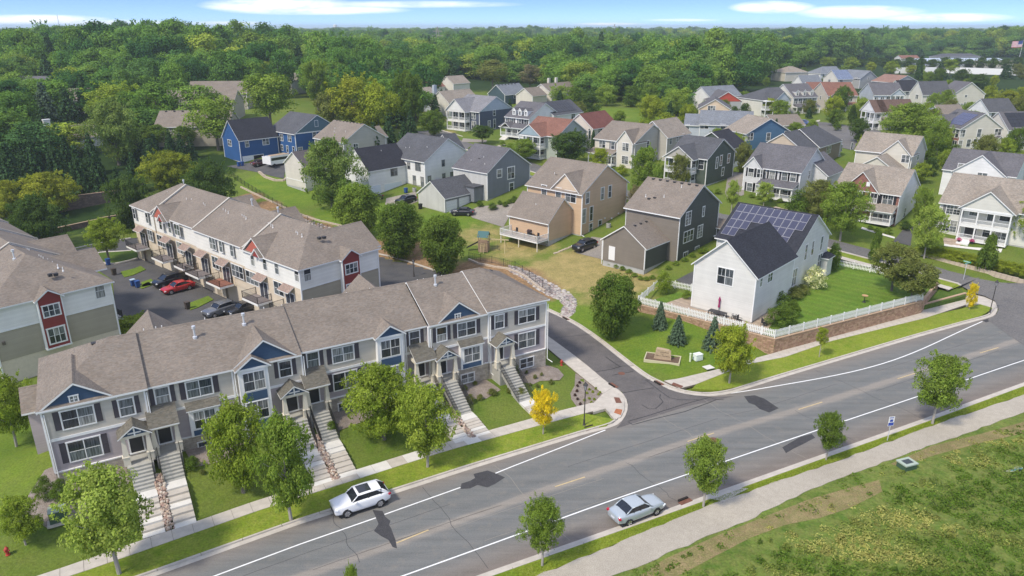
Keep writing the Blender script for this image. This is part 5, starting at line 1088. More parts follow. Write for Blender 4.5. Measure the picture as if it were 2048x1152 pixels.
def tallbay(q,s0,s1,yw,rise,ws,pan,crop):
    yb=yw-.65;mb=MB();mb.box(s0,yb,1.4,s1,yw+.2,ZE-.05);mb.build('bay_wall',WHITE,q.o);fgable(q,s0,s1,yb,rise,zb=ZE-.05,back=4)
    oy=q.y;q.y=yb;m_=(s0+s1)/2;wd=s1-s0-.75
    for z in(6.15,3.2):q.win('R',crop,0,0,wd,1.75,2,grid=1,metric=(m_,0,z),tr=.06)
    for z0,z1 in((5.1,5.95),(1.9,3.0)):mb=MB();mb.box(s0+.3,yb-.03,z0,s1-.3,yb,z1);mb.build('blue_panel',BLP,q.o)
    q.y=oy
fgable(q,15.0,20.3,.58,2.0,back=8);tallbay(q,15.1,17.7,.6,.95,0,0,'b');q.y=.57;wpx(q,'b',546,312,1.05,1.5,1,SHP)
q.y=1.07;wpx(q,'b',723,254,1.05,1.5,1,SHP);wpx(q,'b',916,218,2.05,1.5,2,SHP);q.y=1.1;wpx(q,'b',930,385,2.3,1.75,2,SHP);q.y=1.0;wpx(q,'b',942,551,1.7,.95,2,grid=0)
tallbay(q,28.3,31.0,1.1,.95,0,0,'b');q.y=1.07;wpx(q,'b',1373,117,1.05,1.5,1,SHP)
fgable(q,34.9,39.6,.5,1.75,zb=ZE+.12,back=6.5);q.y=.47;wpx(q,'c',404,450,1.05,1.5,1,SHP);wpx(q,'c',556,417,2.05,1.5,2,SHP);q.y=.41;wpx(q,'c',501,342,.5,.5,2,grid=0)
q.y=.5;boxbay(q,'c',575,600,.5,2.6);q.y=.4;wpx(q,'c',562,715,1.5,1.0,2,grid=0)
q.y=.37;wpx(q,'c',754,373,1.05,1.5,1,SHP);wpx(q,'c',921,338,2.05,1.5,2,SHP);q.y=.4;wpx(q,'c',921,483,2.1,1.75,2,SHP);q.y=.3;wpx(q,'c',920,622,1.7,1.1,2)
# entries: porch roof on tapered posts, door, landing, stairs
STEPM=plain('step_grey',(.36,.355,.32),.9,noise=.12,nscale=2)
stairs_n=0
def base_z(s):return float(np.interp(s,[-8,0,48,53],[0,1.75,.6,0]))
def hf(s,t):x,y=fw(s,t);return h(x,y)
def entry(crop,x,y,kind,yw,slab,rail,side=1):
    global stairs_n
    q.y=yw;p=sxz(q,'R',crop,x,y);s=p.x;zf=2.55
    mb=MB();mb.box(-.5,-.04,0,.5,-.005,2.1);d=mb.build('door',plain('door_dark',(.025,.026,.03),.4),q.o,(s,yw,zf));mb=MB();mb.box(-.62,-.07,0,-.5,0,2.22);mb.box(.5,-.07,0,.62,0,2.22);mb.box(-.5,-.07,2.1,.5,0,2.22);mb.build('door_frame',WHITE,q.o,(s,yw,zf))
    yp=yw-1.55;
    for sg in(-1,1):
        c=MB();a,b2=.23,.13
        c.box(-.26,-.26,-.02,.26,.26,.75);c.box(-.30,-.30,.75,.30,.30,.83)
        c.add([(-a,-a,.83),(a,-a,.83),(a,a,.83),(-a,a,.83),(-b2,-b2,2.45),(b2,-b2,2.45),(b2,b2,2.45),(-b2,b2,2.45)],[(0,1,5,4),(1,2,6,5),(2,3,7,6),(3,0,4,7),(4,5,6,7)]);c.build('porch_post',CREAM,q.o,(s+sg*.92,yp+.2,zf))
    mb=MB();mb.box(s-1.1,yp,zf+2.42,s+1.1,yw,zf+2.68);mb.build('porch_beam',CREAM,q.o)
    if kind=='g':
        q.gable_roof(s-1.1,yp-.05,s+1.1,yw,zf+2.68,.80,'y',shingle('shingle_moss',(.13,.125,.105)),(0,0),.2,.18,t=.12,name='porch_roof')
        mb=MB();mb.add([(s-1.0,yp,zf+2.68),(s+1.0,yp,zf+2.68),(s,yp,zf+3.38)],[(0,1,2)]);mb.build('gable_panel',BLP,q.o);mb=MB();mb.box(s-.06,yp-.09,zf+2.6,s+.06,yp,zf+3.4);mb.box(s-.5,yp-.08,zf+2.85,s+.5,yp,zf+2.95);mb.build('gable_bracket',WHITE,q.o)
    else:o=shed_roof2(q,s-1.2,s+1.2,yp-.35,yw,zf+2.68,zf+3.95)
    # stair flight
    st=empty('front_steps',(*fw(s,yw),0),FTH);stairs_n+=1
    tag(st,slab,'steps','concrete stairs from the sidewalk up to the townhouse doors');L0=MB();L0.box(-1.0,-2.0,.3,1.0,-.02,zf);L0.build('landing',STEPM,st);y=-2.0;z=zf;zt=base_z(s)-.25
    ylow=-9.05+(-(yw-.2))+.25
    while z>zt+.05:
        z-=.18;m_=MB();m_.box(-.8,y-.31,z-.6,.8,y+.01,z);m_.build('step',STEPM,st);y-=.3
    zt=z;yt=y;m_=MB();m_.box(-.8,y-1.1,z-.5,.8,y,z-.01);m_.build('walk_slab',CONCL,st);y-=1.1;n=6;dy=(y-ylow)/n;dz_=(z-.16)/n
    for k in range(n):
        z-=dz_;m_=MB();m_.box(-.8,y-dy-.005,z-.5,.8,y,z);m_.build('step',[CONC,CONCL][(k+stairs_n)%5==4 or k==n-1],st);y-=dy
    if rail:
        for sg in rail:
            mb=MB();a=Vector((sg*.86,-1.7,zf));b=Vector((sg*.86,yt-.1,zt));nn=int((b-a).length/.14)
            mb.tube([a+Vector((0,0,.92)),b+Vector((0,0,.92))],.025,4);mb.tube([a+Vector((0,0,.12)),b+Vector((0,0,.12))],.018,4)
            for i in range(nn+1):c=a.lerp(b,i/nn);mb.box(c.x-.012,c.y-.012,c.z,c.x+.012,c.y+.012,c.z+.92)
            mb.build('handrail',BLACKM,st)
    return s,yt,ylow
E1=entry('a',549,725,'g',.2,'leftmost concrete steps of the row, under the first gabled porch',(1,));E2=entry('a',658,690,'s',.6,'concrete steps beside the first rock strip, under the left shed roofed porch',(-1,1))
E3=entry('b',602,655,'g',.6,'concrete steps under the middle gabled porch behind the feathery street tree',(1,));E4=entry('b',742,610,'s',1.1,'concrete steps under the middle shed roofed porch by the wide lawn',(-1,1))
E5=entry('c',278,770,'s',1.1,'concrete steps under the right hand shed roofed porch, half hidden by a tree',(1,));E6=entry('c',408,752,'g',.5,'concrete steps with black rails right of the reddish rock strip, second from the corner',(-1,1))
E7=entry('c',752,668,'g',.4,'rightmost concrete steps of the row, by the corner flower bed',(-1,1))
for s,y,lst in((0,0,0),):
    pass
# roof details of the front row
def roofz(t,yw=.5):return ZE+2.8*(1-abs(t-(yw+DP-.4+yw*.5)/2)/((DP-.4-yw*.5)/2))+.2
q.vents([(12.5,4.2,roofz(4.2)),(16.9,4.6,roofz(4.6)),(36.7,4.8,roofz(4.8)+.2)],'flue')
q.vents([(x,6.6,roofz(6.6)-.1)for x in(8.6,9.6,10.1,13.8,19.2,21.5,24.0,27.5,30,35.4,36.1,38.3,42.4)]);q.vents([(43.0+.9*i,6.8+.3*i,10.95-.25*i)for i in range(3)],'box');q.vents([(4.6,6.2,10.9),(4.9,6.7,10.75)],'box')
q.gable_roof(-1.6,6.5,3,10.5,5.8,1.3,'x',ROOFB,(0,0),.3,.2);mb=MB();mb.box(-1.4,6.6,-.2,.2,10.4,5.8);mb.build('side_bay',LAVL,q.o)
for sx in(9.5,31.5):q.gable_roof(sx-2.2,7,sx+2.2,14.2,8.2,2.0,'y',ROOFB,(0,0),.3,.25)
q.vol(47.9,8.0,50.2,11.5,5.6,.9,'x',wall=LAVL,roof=ROOFB,found=False,corners='')
# ------------------------------------------------------------------ two rear rows (same design, red accents)
KHK=S('vinyl_khaki',(.36,.325,.25));CRL=S('vinyl_buttercream',(.62,.53,.41));WHU=S('vinyl_warm_white',(.74,.73,.68));REDP=S('panel_red',(.24,.045,.04));CORAL=S('panel_coral',(.42,.12,.085))
def row(label,pos,L_,Wd=12.2,near_hip=1):
    q=House('townhouse_row',label,'townhouse row',pos,48.6);q.wall=KHK;q.roof=ROOFB;ZE=8.9;n=4;cuts=[0,L_*.27,L_*.56,L_*.84,L_]
    for i in range(n):
        a,b=cuts[i],cuts[i+1];dx=[0,.25,.5,.3][i]
        mb=MB();mb.box(dx,a,2.75,Wd,b,ZE,skip=('t',));mb.build('wall',KHK if i==0 else CRL,q.o)
        mb=MB();mb.box(dx+.05,a+.05,-.5,Wd-.05,b-.05,2.75);mb.build('garage_wall',plain('stucco_cream',(.60,.53,.42),.9,noise=.08),q.o)
        mb=MB();mb.box(dx-.03,a,2.76,dx,b,6.2);mb.build('front_wall',CRL,q.o);mb=MB();mb.box(dx-.035,a-.02,6.2,dx,b,ZE-.02);mb.build('upper_wall',WHU,q.o)
        q.gable_roof(dx,a,Wd,b,ZE+.14*i,3.3,'y',ROOFB,(near_hip if i==0 else 0,1 if i==n-1 else 0),.38,.38 if i in(0,)else .08)
        if i:  # pale coping along the party wall
            mb=MB();hw=(Wd-dx)/2;p_=3.3/hw;z0=ZE+.14*i
            V=[(dx-.4,a-.18,z0-.4*p_+.17),(dx+hw,a-.18,z0+3.3+.17),(Wd+.4,a-.18,z0-.4*p_+.17)];V2=[(x,y+.36,z)for x,y,z in V];V3=[(x,y,z+.12)for x,y,z in V+V2]
            A=V+V2+V3;mb.add(A,[(6,7,10,9),(7,8,11,10),(0,1,7,6),(1,2,8,7),(4,3,9,10),(5,4,10,11)]);mb.build('party_coping',plain('coping_beige',(.44,.41,.35),.7),q.o)
    mb=MB();mb.box(0,-.035,6.2,Wd,0,ZE-.02);mb.build('upper_wall',WHU,q.o);mb=MB();mb.box(-.05,-.08,6.05,Wd+.05,0,6.22);mb.build('trim_band',WHITE,q.o)
    for cx,cy in((0,0),(Wd,0)):mb=MB();mb.box(cx-.08,cy-.1,0,cx+.08,cy+.05,ZE-.1);mb.build('corner_trim',WHITE,q.o)
    return q,cuts,ZE,Wd
def red_bay(q,crop,x0,x1,ztop,z0,ZE):
    oy=q.y;q.y=0;a=q.lp('R',*cp(crop,*x0));b=q.lp('R',*cp(crop,*x1));s0,s1=a.x,b.x
    mb=MB();mb.box(s0,-.6,z0,s1,.02,ZE-.1);mb.build('bay_wall',REDP,q.o);mb=MB()
    for s in(s0,s1):mb.box(s-.06,-.66,z0,s+.06,.0,ZE-.1)
    mb.box(s0-.1,-.7,z0-.18,s1+.1,0,z0);mb.build('bay_trim',WHITE,q.o);q.gable_roof(s0,-.7,s1,5,ZE-.1,(s1-s0)*.36,'y',ROOFB,(0,0),.3,.2)
    m_=(s0+s1)/2;mb=MB();mb.add([(s0,-.66,ZE-.1),(s1,-.66,ZE-.1),(m_,-.66,ZE-.1+(s1-s0)*.35)],[(0,1,2)]);mb.build('gable_panel',REDP,q.o)
    q.y=-.6;q.win('R',crop,0,0,(s1-s0)*.66,1.25,3,grid=0,metric=(m_,0,6.7),tr=.13);q.win('R',crop,0,0,(s1-s0)*.66,1.7,3,grid=0,metric=(m_,0,3.5),tr=.16);q.y=oy
n0=P(598,538,8.9);rb,cuts,ZE2,WD=row('cream rear townhouse row with balconies over garages and small coral gables',(n0.x,n0.y,0),49.5)
rb.x=-.035
red_bay(rb,'e',(1668,700),(1800,690),0,3.2,ZE2)
rb.y=-.035;rb.win('R','e',1421,752,.95,1.7,1);rb.vol(6.5,1.2,13.2,8.5,8.9,2.5,'x',wall=KHK,roof=ROOFB,found=False,corners='')
for x,y in((108,292),(205,325),(308,372),(377,397),(1006,642),(1099,672),(1189,704),(1341,757)):rb.win('L','e',x,y,.85,1.7,1)
for x,y,n_ in((433,415,2),(703,520,2)):rb.win('L','e',x,y,1.7,1.7,n_)
for x,y in((765,540),(849,572)):rb.win('L','e',x,y,.85,1.7,1)
for x,y,w,n_ in((231,458,1.7,2),(312,500,2.6,3),(455,552,1.8,2),(725,665,1.8,2),(892,732,3.0,3),(1002,782,3.0,3),(1206,862,2.2,2)):rb.win('L','e',x,y,w,1.75,n_)
BROWNAW=shingle('shingle_clay',(.28,.215,.185))
balc=[((183,500),1.9),((383,585),1.9),((525,632),1.9),((652,715),1.9),((813,765),1.9),((1098,890),1.9),((1298,965),1.9)]
for i,((x,y),w)in enumerate(balc):
    p=rb.lp('L',*cp('e',x,y));yy=p.y;zf=2.95
    dm=MB();dm.box(-w/2,-.05,0,w/2,-.005,2.15);d=dm.build('sliding_door',plain('door_glass',(.05,.055,.07),.1),rb.o,(-.04,yy,zf),-math.pi/2);dm=MB();dm.box(-w/2-.08,-.08,0,-w/2,0,2.2);dm.box(w/2,-.08,0,w/2+.08,0,2.2);dm.box(-.04,-.07,0,.04,-.05,2.15);dm.box(-w/2-.08,-.08,2.15,w/2+.08,0,2.27);dm.build('door_frame',WHITE,d)
    V=[(-1.0,-1.25,0),(0,-1.25,.62),(0,1.25,.62),(-1.0,1.25,0),(-1.0,-1.25,.1),(0,-1.25,.72),(0,1.25,.72),(-1.0,1.25,.1)]
    mb=MB();mb.add(V,[(4,5,6,7)],0);mb.add(V,[(0,3,7,4),(0,4,5,1),(2,6,7,3),(1,0,3,2)][:3],1);mb.build('awning',[BROWNAW,WHITE],rb.o,(-.05,yy+.1,zf+2.55))
    mb=MB();D=2.1 if i not in(2,)else 1.7;bw=4.0 if i not in(2,6)else 3.0;mb.box(-D,-bw/2,-.28,0,bw/2,0);bf=mb.build('balcony',WHITE,rb.o,(-.05,yy+.3,zf-.02))
    mb=MB();mb.box(-D+.05,-bw/2+.05,0,-.02,bw/2-.05,.02);mb.build('deck_boards',plain('deck_grey',(.22,.19,.18),.8)if i!=4 else plain('deck_red',(.30,.13,.085),.8),bf)
    for a_,b_ in(((-D+.06,-bw/2+.06),(-D+.06,bw/2-.06)),((-D+.06,-bw/2+.06),(-.05,-bw/2+.06)),((-D+.06,bw/2-.06),(-.05,bw/2-.06))):
        a_,b_=Vector((*a_,0)),Vector((*b_,0));dd=b_-a_;mb=MB();n_=int(dd.length/.13);mb.box(0,-.02,.92,dd.length,.02,.97);mb.box(0,-.015,.1,dd.length,.015,.13)
        for k in range(n_+1):u=dd.length*k/n_;mb.box(u-.009,-.009,0,u+.009,.009,.92)
        for u in(0,dd.length):mb.box(u-.03,-.03,0,u+.03,.03,1.02)
        mb.build('railing',BLACKM,bf,a_,math.atan2(dd.y,dd.x))
    g=MB();g.box(-1.3,-.03,0,1.3,0,2.2);gd=g.build('garage_door',plain('garage_door_tan',(.58,.51,.41),.6),rb.o,(-.0,yy-2.6 if i%2 else yy+2.4,.05),-math.pi/2)
for ex,ey in(((300,270),(340,325)),((1015,520),(1055,590))):
    a=rb.lp('L',*cp('e',*ex));y0=a.y
    rb.gable_roof(-.15,y0-2.6,5,y0+2.6,ZE2,2.0,'x',ROOFB,(0,0),.2,.2);mb=MB();mb.add([(-.2,y0-2.2,ZE2),(-.2,y0+2.2,ZE2),(-.2,y0,ZE2+1.75)],[(0,2,1)]);mb.build('gable_panel',CORAL,rb.o)
    rb.gable_roof(-.7,y0-2.3,2,y0-.3,ZE2-.1,.95,'x',ROOFB,(0,0),.15,.12);mb=MB();mb.add([(-.72,y0-2.1,ZE2-.1),(-.72,y0-.5,ZE2-.1),(-.72,y0-1.3,ZE2+.7)],[(0,2,1)]);mb.build('gable_panel',REDP,rb.o)
rb.vents([(4.0+.15*(i%3),y,ZE2+2.35)for i,y in enumerate((5,6.2,6.8,12,12.7,13.6,19,19.8,20.6,24,25,26,31,31.8,36,37,44,45))]);rb.vents([(6.8,15,12.1),(6.8,22,12.2),(6.6,43,12.3)],'flue');rb.vents([(5.2,2.9,11.2),(5.8,2.7,11.2)],'box')
for y_ in(20,33):rb.gable_roof(7,y_,14.0,y_+5,8.7,1.9,'x',ROOFB,(0,0),.3,.25)
c0=P(219,562,8.9);a_=math.radians(48.6);n1=(c0.x-12.4*math.cos(a_),c0.y-12.4*math.sin(a_),0)
lb,cuts,ZE3,WD=row('khaki end of the left townhouse row with a dark red window bay',n1,46,12.4)
red_bay(lb,'f',(192,690),(330,670),0,3.0,ZE3);lb.y=-.035;lb.win('R','f',561,650,1.0,1.7,1);lb.slab('wall_lamp','R','f',20,945,.3,.35,plain('bronze',(.12,.10,.08),.5),.2)
lb.vents([(8.3,1.5+1.6*i,ZE3+2.0)for i in range(4)]);lb.vents([(7,1.8,10.6),(7.6,1.9,10.5)],'box');lb.vents([(7.8,6+.7*i,ZE3+2.4)for i in(0,1,2,7,8,9,10)]);lb.vents([(5.2,7,11.9)],'flue')
for y_ in(6.5,16):lb.gable_roof(7,y_,14.2,y_+5,8.7,1.9,'x',ROOFB,(0,0),.3,.25)
mb=MB();mb.box(WD,3.0,2.7,WD+1.7,6.4,2.95);bb=mb.build('balcony',WHITE,lb.o);lb.railing((WD+1.65,3.05),(WD+1.65,6.35),2.95,mat=BLACKM,parent=bb);lb.railing((WD,3.05),(WD+1.65,3.05),2.95,mat=BLACKM,parent=bb)
# ================================================================== TREES
def leafmat(name,a,b,tv=.35,var=.38,trans=.40):
    """broadleaf colour: two greens mixed per leaf clump and per tree"""
    if name in MATS:return MATS[name]
    m=bpy.data.materials.new(name);m.use_nodes=True;nt=m.node_tree;nt.nodes.clear();L=nt.links.new
    out=N(nt,'ShaderNodeOutputMaterial');at=N(nt,'ShaderNodeAttribute',attribute_name='tint');oi=N(nt,'ShaderNodeObjectInfo')
    mx=N(nt,'ShaderNodeMix',data_type='RGBA');mx.inputs[6].default_value=(*a,1);mx.inputs[7].default_value=(*b,1)
    f=N(nt,'ShaderNodeMath',operation='MULTIPLY_ADD',inp={1:tv});L(oi.outputs['Random'],f.inputs[0]);s=N(nt,'ShaderNodeMath',operation='MULTIPLY',inp={1:1-tv});L(at.outputs['Fac'],s.inputs[0]);L(s.outputs[0],f.inputs[2]);L(f.outputs[0],mx.inputs[0])
    v=N(nt,'ShaderNodeMapRange',inp={1:0,2:1,3:1-var,4:1+var});a2=N(nt,'ShaderNodeAttribute',attribute_name='tone');L(a2.outputs['Fac'],v.inputs[0])
    mu=N(nt,'ShaderNodeVectorMath',operation='SCALE');L(mx.outputs[2],mu.inputs[0]);L(v.outputs[0],mu.inputs['Scale'])
    d=N(nt,'ShaderNodeBsdfDiffuse');t=N(nt,'ShaderNodeBsdfTranslucent');L(mu.outputs[0],d.inputs[0]);
    tm=N(nt,'ShaderNodeVectorMath',operation='MULTIPLY',inp={1:(1.15,1.2,.5)});L(mu.outputs[0],tm.inputs[0]);L(tm.outputs[0],t.inputs[0])
    ms=N(nt,'ShaderNodeMixShader',inp={0:trans});L(d.outputs[0],ms.inputs[1]);L(t.outputs[0],ms.inputs[2]);L(ms.outputs[0],out.inputs[0])
    MATS[name]=m;return m
def forestmat():
    m=leafmat('foliage_wood',(.1,.1,.1),(.1,.1,.1),trans=.32,var=.22);nt=m.node_tree;L=nt.links.new
    mx=[n for n in nt.nodes if n.type=='MIX'][0];f=mx.inputs[0].links[0];nt.links.remove(f);ia=N(nt,'ShaderNodeAttribute',attribute_type='INSTANCER',attribute_name='rnd')
    oi=[n for n in nt.nodes if n.type=='OBJECT_INFO'][0];at=[n for n in nt.nodes if n.type=='ATTRIBUTE' and n.attribute_name=='tint'][0]
    def ramp(k):
        r=N(nt,'ShaderNodeValToRGB');su=N(nt,'ShaderNodeMath',operation='ADD');L(oi.outputs['Random'],su.inputs[0]);L(ia.outputs['Fac'],su.inputs[1]);fr_=N(nt,'ShaderNodeMath',operation='FRACT');L(su.outputs[0],fr_.inputs[0]);L(fr_.outputs[0],r.inputs[0]);e=r.color_ramp.elements;r.color_ramp.interpolation='LINEAR'
        stops=[(0,(.038,.085,.018)),(.16,(.020,.050,.016)),(.32,(.080,.135,.022)),(.45,(.034,.078,.018)),(.60,(.085,.140,.024)),(.72,(.026,.062,.022)),(.82,(.100,.150,.026)),(.90,(.050,.095,.020)),(.965,(.15,.18,.025)),(1,(.045,.08,.02))];r.color_ramp.interpolation='CONSTANT' if False else 'LINEAR'
        e[0].position=0;e[0].color=(*[c*k for c in stops[0][1]],1);e[1].position=1;e[1].color=(*[c*k for c in stops[-1][1]],1)
        for p,c in stops[1:-1]:q=e.new(p);q.color=(*[x*k for x in c],1)
        return r
    r1,r2=ramp(1.6),ramp(2.85);L(r1.outputs[0],mx.inputs[6]);L(r2.outputs[0],mx.inputs[7]);L(at.outputs['Fac'],mx.inputs[0])
    return m
WOOD=forestmat();BARK=plain('bark_grey',(.16,.14,.12),.9,noise=.3,nscale=4);BARKL=plain('bark_pale',(.34,.31,.27),.9,noise=.2,nscale=4)
def leaf_mesh(name,C,Nrm,size,tint,tone,mat,aspect=.62):
    """one bent quad pair per leaf spray; C centres (n,3), Nrm normals"""
    n=len(C);r=RNG.normal(size=(n,3));a=np.cross(Nrm,r);a/=np.linalg.norm(a,axis=1,keepdims=True)+1e-9;b=np.cross(Nrm,a)
    s=(size*RNG.uniform(.65,1.3,n))[:,None];a*=s;b*=s*aspect
    v=np.stack([C-a*.5,C-b*.5+Nrm*s*.06,C+a*.5,C+b*.5+Nrm*s*.06],1).reshape(-1,3)
    me=bpy.data.meshes.new(name);me.vertices.add(4*n);me.vertices.foreach_set('co',v.ravel());me.loops.add(4*n);me.loops.foreach_set('vertex_index',np.arange(4*n))
    me.polygons.add(n);me.polygons.foreach_set('loop_start',np.arange(n)*4);me.polygons.foreach_set('loop_total',np.full(n,4));me.update(calc_edges=True)
    for k,w in(('tint',tint),('tone',tone)):at=me.attributes.new(k,'FLOAT','FACE');at.data.foreach_set('value',w.astype(np.float32))
    me.materials.append(mat);return me
def unit(n):
    v=RNG.normal(size=(n,3));return v/np.linalg.norm(v,axis=1,keepdims=True)
def crown_mesh(name,shape='round',clumps=40,per=150,leaf=.06,cl=.26,mat=None,ragged=.16,fill=.0):
    """unit crown: height 1 (z 0..1), radius .5 in plan"""
    C=[];Nn=[];T=[];To=[]
    prof={'round':lambda z:math.sqrt(max(0,1-(2*z-1)**2))**.8,'oval':lambda z:math.sqrt(max(0,1-(2*z-1)**2))**.75,'cone':lambda z:max(.06,(1-z)**.72)*min(1,(z+.06)*5),'egg':lambda z:math.sqrt(max(0,1-(1.72*z-.72)**2))if z>.42 else(.45+.55*z/.42)*min(1,z*7+.3),'vase':lambda z:(.28+.8*min(1,z*1.55))*math.sqrt(max(0,1-max(0,(z-.55)/.45)**2)),'dome':lambda z:math.sqrt(max(0.0,1-z*z)),'column':lambda z:(1-z**3.0)**.5*min(1,.6+z*3),'wide':lambda z:math.sqrt(max(0,1-(2*z-1)**2))}[shape]
    for i in range(clumps):
        z=RNG.uniform(.04,.97);th=i*2.39996+RNG.uniform(-.5,.5);rr=prof(z)*.5
        inner=RNG.uniform()<.22
        r=rr*(RNG.uniform(.1,.6)if inner else RNG.uniform(.72,1.0))*(1+RNG.normal()*ragged*.33+.12*ragged*math.sin(th*2+clumps));cr=cl*RNG.uniform(.65,1.2)*.5
        r=max(0,r-cr*.45);c=np.array([r*math.cos(th),r*math.sin(th),z*(1-cr*.6)+cr*.15]);n=int(per*(cr/(cl*.5))**2)
        u=unit(n);u[:,2]=np.abs(u[:,2])*np.where(RNG.uniform(size=n)<.78,1,-1);d=cr*RNG.uniform(.55,1.08,n)**.6;pts=c+u*d[:,None]*np.array([1.05,1.05,.82])
        pts+=RNG.normal(size=pts.shape)*leaf*.35
        out=pts-np.array([0,0,.42]);out/=np.linalg.norm(out,axis=1,keepdims=True)+1e-9;nn=u*.75+out*.35+np.array([0,0,.35])+RNG.normal(size=(n,3))*.42;nn/=np.linalg.norm(nn,axis=1,keepdims=True)
        t=RNG.uniform();C.append(pts);Nn.append(nn);T.append(np.clip(t+RNG.normal(size=n)*.18,0,1));To.append(np.clip(RNG.uniform(.25,.75)+RNG.normal(size=n)*.25,0,1))
    if ragged>.2 and per>100:
        for i in range(int(clumps*.45)):  # shoots that stand out of the outline
            z=RNG.uniform(.12,.98);th=RNG.uniform(0,6.283);rr=prof(min(z,.97))*.5*RNG.uniform(.92,1.12);n=int(per*.16);k=RNG.uniform(0,1,n);L_=RNG.uniform(.05,.13)
            C.append(np.stack([(rr+L_*k*.6)*math.cos(th)+RNG.normal(size=n)*.016,(rr+L_*k*.6)*math.sin(th)+RNG.normal(size=n)*.016,np.clip(z+L_*k*.8+RNG.normal(size=n)*.012,0,1.1)],1));Nn.append(unit(n));T.append(np.clip(.6+RNG.normal(size=n)*.2,0,1));To.append(RNG.uniform(.4,1,n))
    if fill:
        n=int(clumps*per*fill);z=RNG.uniform(.05,.9,n);th=RNG.uniform(0,6.283,n);R=np.array([prof(a)for a in z])*.5*RNG.uniform(.2,.82,n);C.append(np.stack([R*np.cos(th),R*np.sin(th),z],1));Nn.append(unit(n));T.append(RNG.uniform(size=n));To.append(RNG.uniform(0,.6,n))
    C=np.concatenate(C);C[:,2]=np.clip(C[:,2],0,1.12)
    return leaf_mesh(name,C,np.concatenate(Nn),leaf,np.concatenate(T),np.concatenate(To),mat or WOOD)
def conifer_mesh(name,tiers=16,arms=13,leaf=.05,mat=None,per=26,droop=.25,fat=1.0):
    C=[];Nn=[];T=[];To=[]
    for i in range(tiers):
        z=.03+.95*(i/tiers)**.95;R=.5*(1-z)**.85*fat+.012;k=max(4,int(arms*(.45+.55*(1-z))))
        for j in range(k):
            th=6.283*j/k+i*.7+RNG.uniform(-.2,.2);L_=R*RNG.uniform(.82,1.1);n=max(6,int(per*L_*2)+4);f=RNG.uniform(.12,1,n)**.8;w=.055*(1.1-f)*RNG.normal(size=n)+.012*RNG.normal(size=n)
            zz=z+.035*RNG.uniform(-.5,.5)-droop*L_*f*f*.35+.01*RNG.normal(size=n);C.append(np.stack([L_*f*math.cos(th)-w*math.sin(th),L_*f*math.sin(th)+w*math.cos(th),zz],1))
            nn=np.stack([np.full(n,math.cos(th)*.35),np.full(n,math.sin(th)*.35),np.full(n,.8)],1)+RNG.normal(size=(n,3))*.45;nn/=np.linalg.norm(nn,axis=1,keepdims=True);Nn.append(nn)
            T.append(np.clip(f*.7+RNG.normal(size=n)*.15,0,1));To.append(np.clip(RNG.uniform(.2,.8)+RNG.normal(size=n)*.2,0,1))
    return leaf_mesh(name,np.concatenate(C),np.concatenate(Nn),leaf,np.concatenate(T),np.concatenate(To),mat or WOOD,aspect=.5)
def trunk_mesh(name,top=.7,r=.03,limbs=7,spread=.32,base=-.05,n=7,bark=None,fork=.25):
    """unit trunk for a tree of height 1"""
    mb=MB();bend=[random.uniform(-.012,.012)for _ in range(4)]
    mb.tube([(0,0,base),(bend[0],bend[1],top*.35),(bend[2],bend[3],top*.7),(0,0,top)],[r*1.0,r*.8,r*.4,r*.12],n)
    for i in range(limbs):
        z=fork+(top-fork)*random.uniform(0,.75);a=i*2.4+random.uniform(-.4,.4);L_=spread*random.uniform(.7,1.1)
        mb.tube([(0,0,z),(math.cos(a)*L_*.5,math.sin(a)*L_*.5,z+L_*.45),(math.cos(a)*L_,math.sin(a)*L_,z+L_*.75+.04)],[r*.34,r*.2,r*.07],4)
    return mb.mesh(name,bark or BARK)
PR=dict(near1=crown_mesh('crown','egg',76,230,.036,.27,ragged=.7,fill=.12),near2=crown_mesh('crown','oval',78,230,.036,.25,ragged=.7,fill=.12),near3=crown_mesh('crown','round',88,230,.032,.24,ragged=.65,fill=.12),airy=crown_mesh('crown','egg',84,200,.036,.24,ragged=.55,fill=.08),airy2=crown_mesh('crown','oval',80,200,.038,.24,ragged=.5,fill=.08),linden=crown_mesh('crown','egg',110,200,.034,.24,ragged=.12,fill=.15),dome=crown_mesh('crown','dome',42,90,.055,.3,ragged=.15,fill=.1),crab=crown_mesh('crown','wide',62,170,.045,.28,ragged=.45,fill=.08),hedge=crown_mesh('crown','dome',55,120,.036,.22,ragged=.02,fill=.2),column=crown_mesh('crown','column',60,80,.06,.32,ragged=.08,fill=.1),f1=crown_mesh('crown','round',44,150,.050,.32,ragged=.2),f2=crown_mesh('crown','oval',44,150,.050,.32,ragged=.2),f3=crown_mesh('crown','egg',46,150,.050,.30,ragged=.2),f4=crown_mesh('crown','wide',40,160,.052,.34,ragged=.3),f5=crown_mesh('crown','vase',44,150,.05,.3,ragged=.3),s1=conifer_mesh('crown',19,15,.058,per=70),s2=conifer_mesh('crown',14,12,.085,per=44),arb=crown_mesh('crown','column',50,110,.075,.34,ragged=.1,fill=.1))
TK=dict(a=trunk_mesh('trunk'),b=trunk_mesh('trunk',r=.022,limbs=9,bark=BARKL),c=trunk_mesh('trunk',r=.028,limbs=10,spread=.4,fork=.15),s=trunk_mesh('trunk',r=.02,limbs=0,top=.9))
def L2(n,a,b,**k):return leafmat(n,a,b,**k)
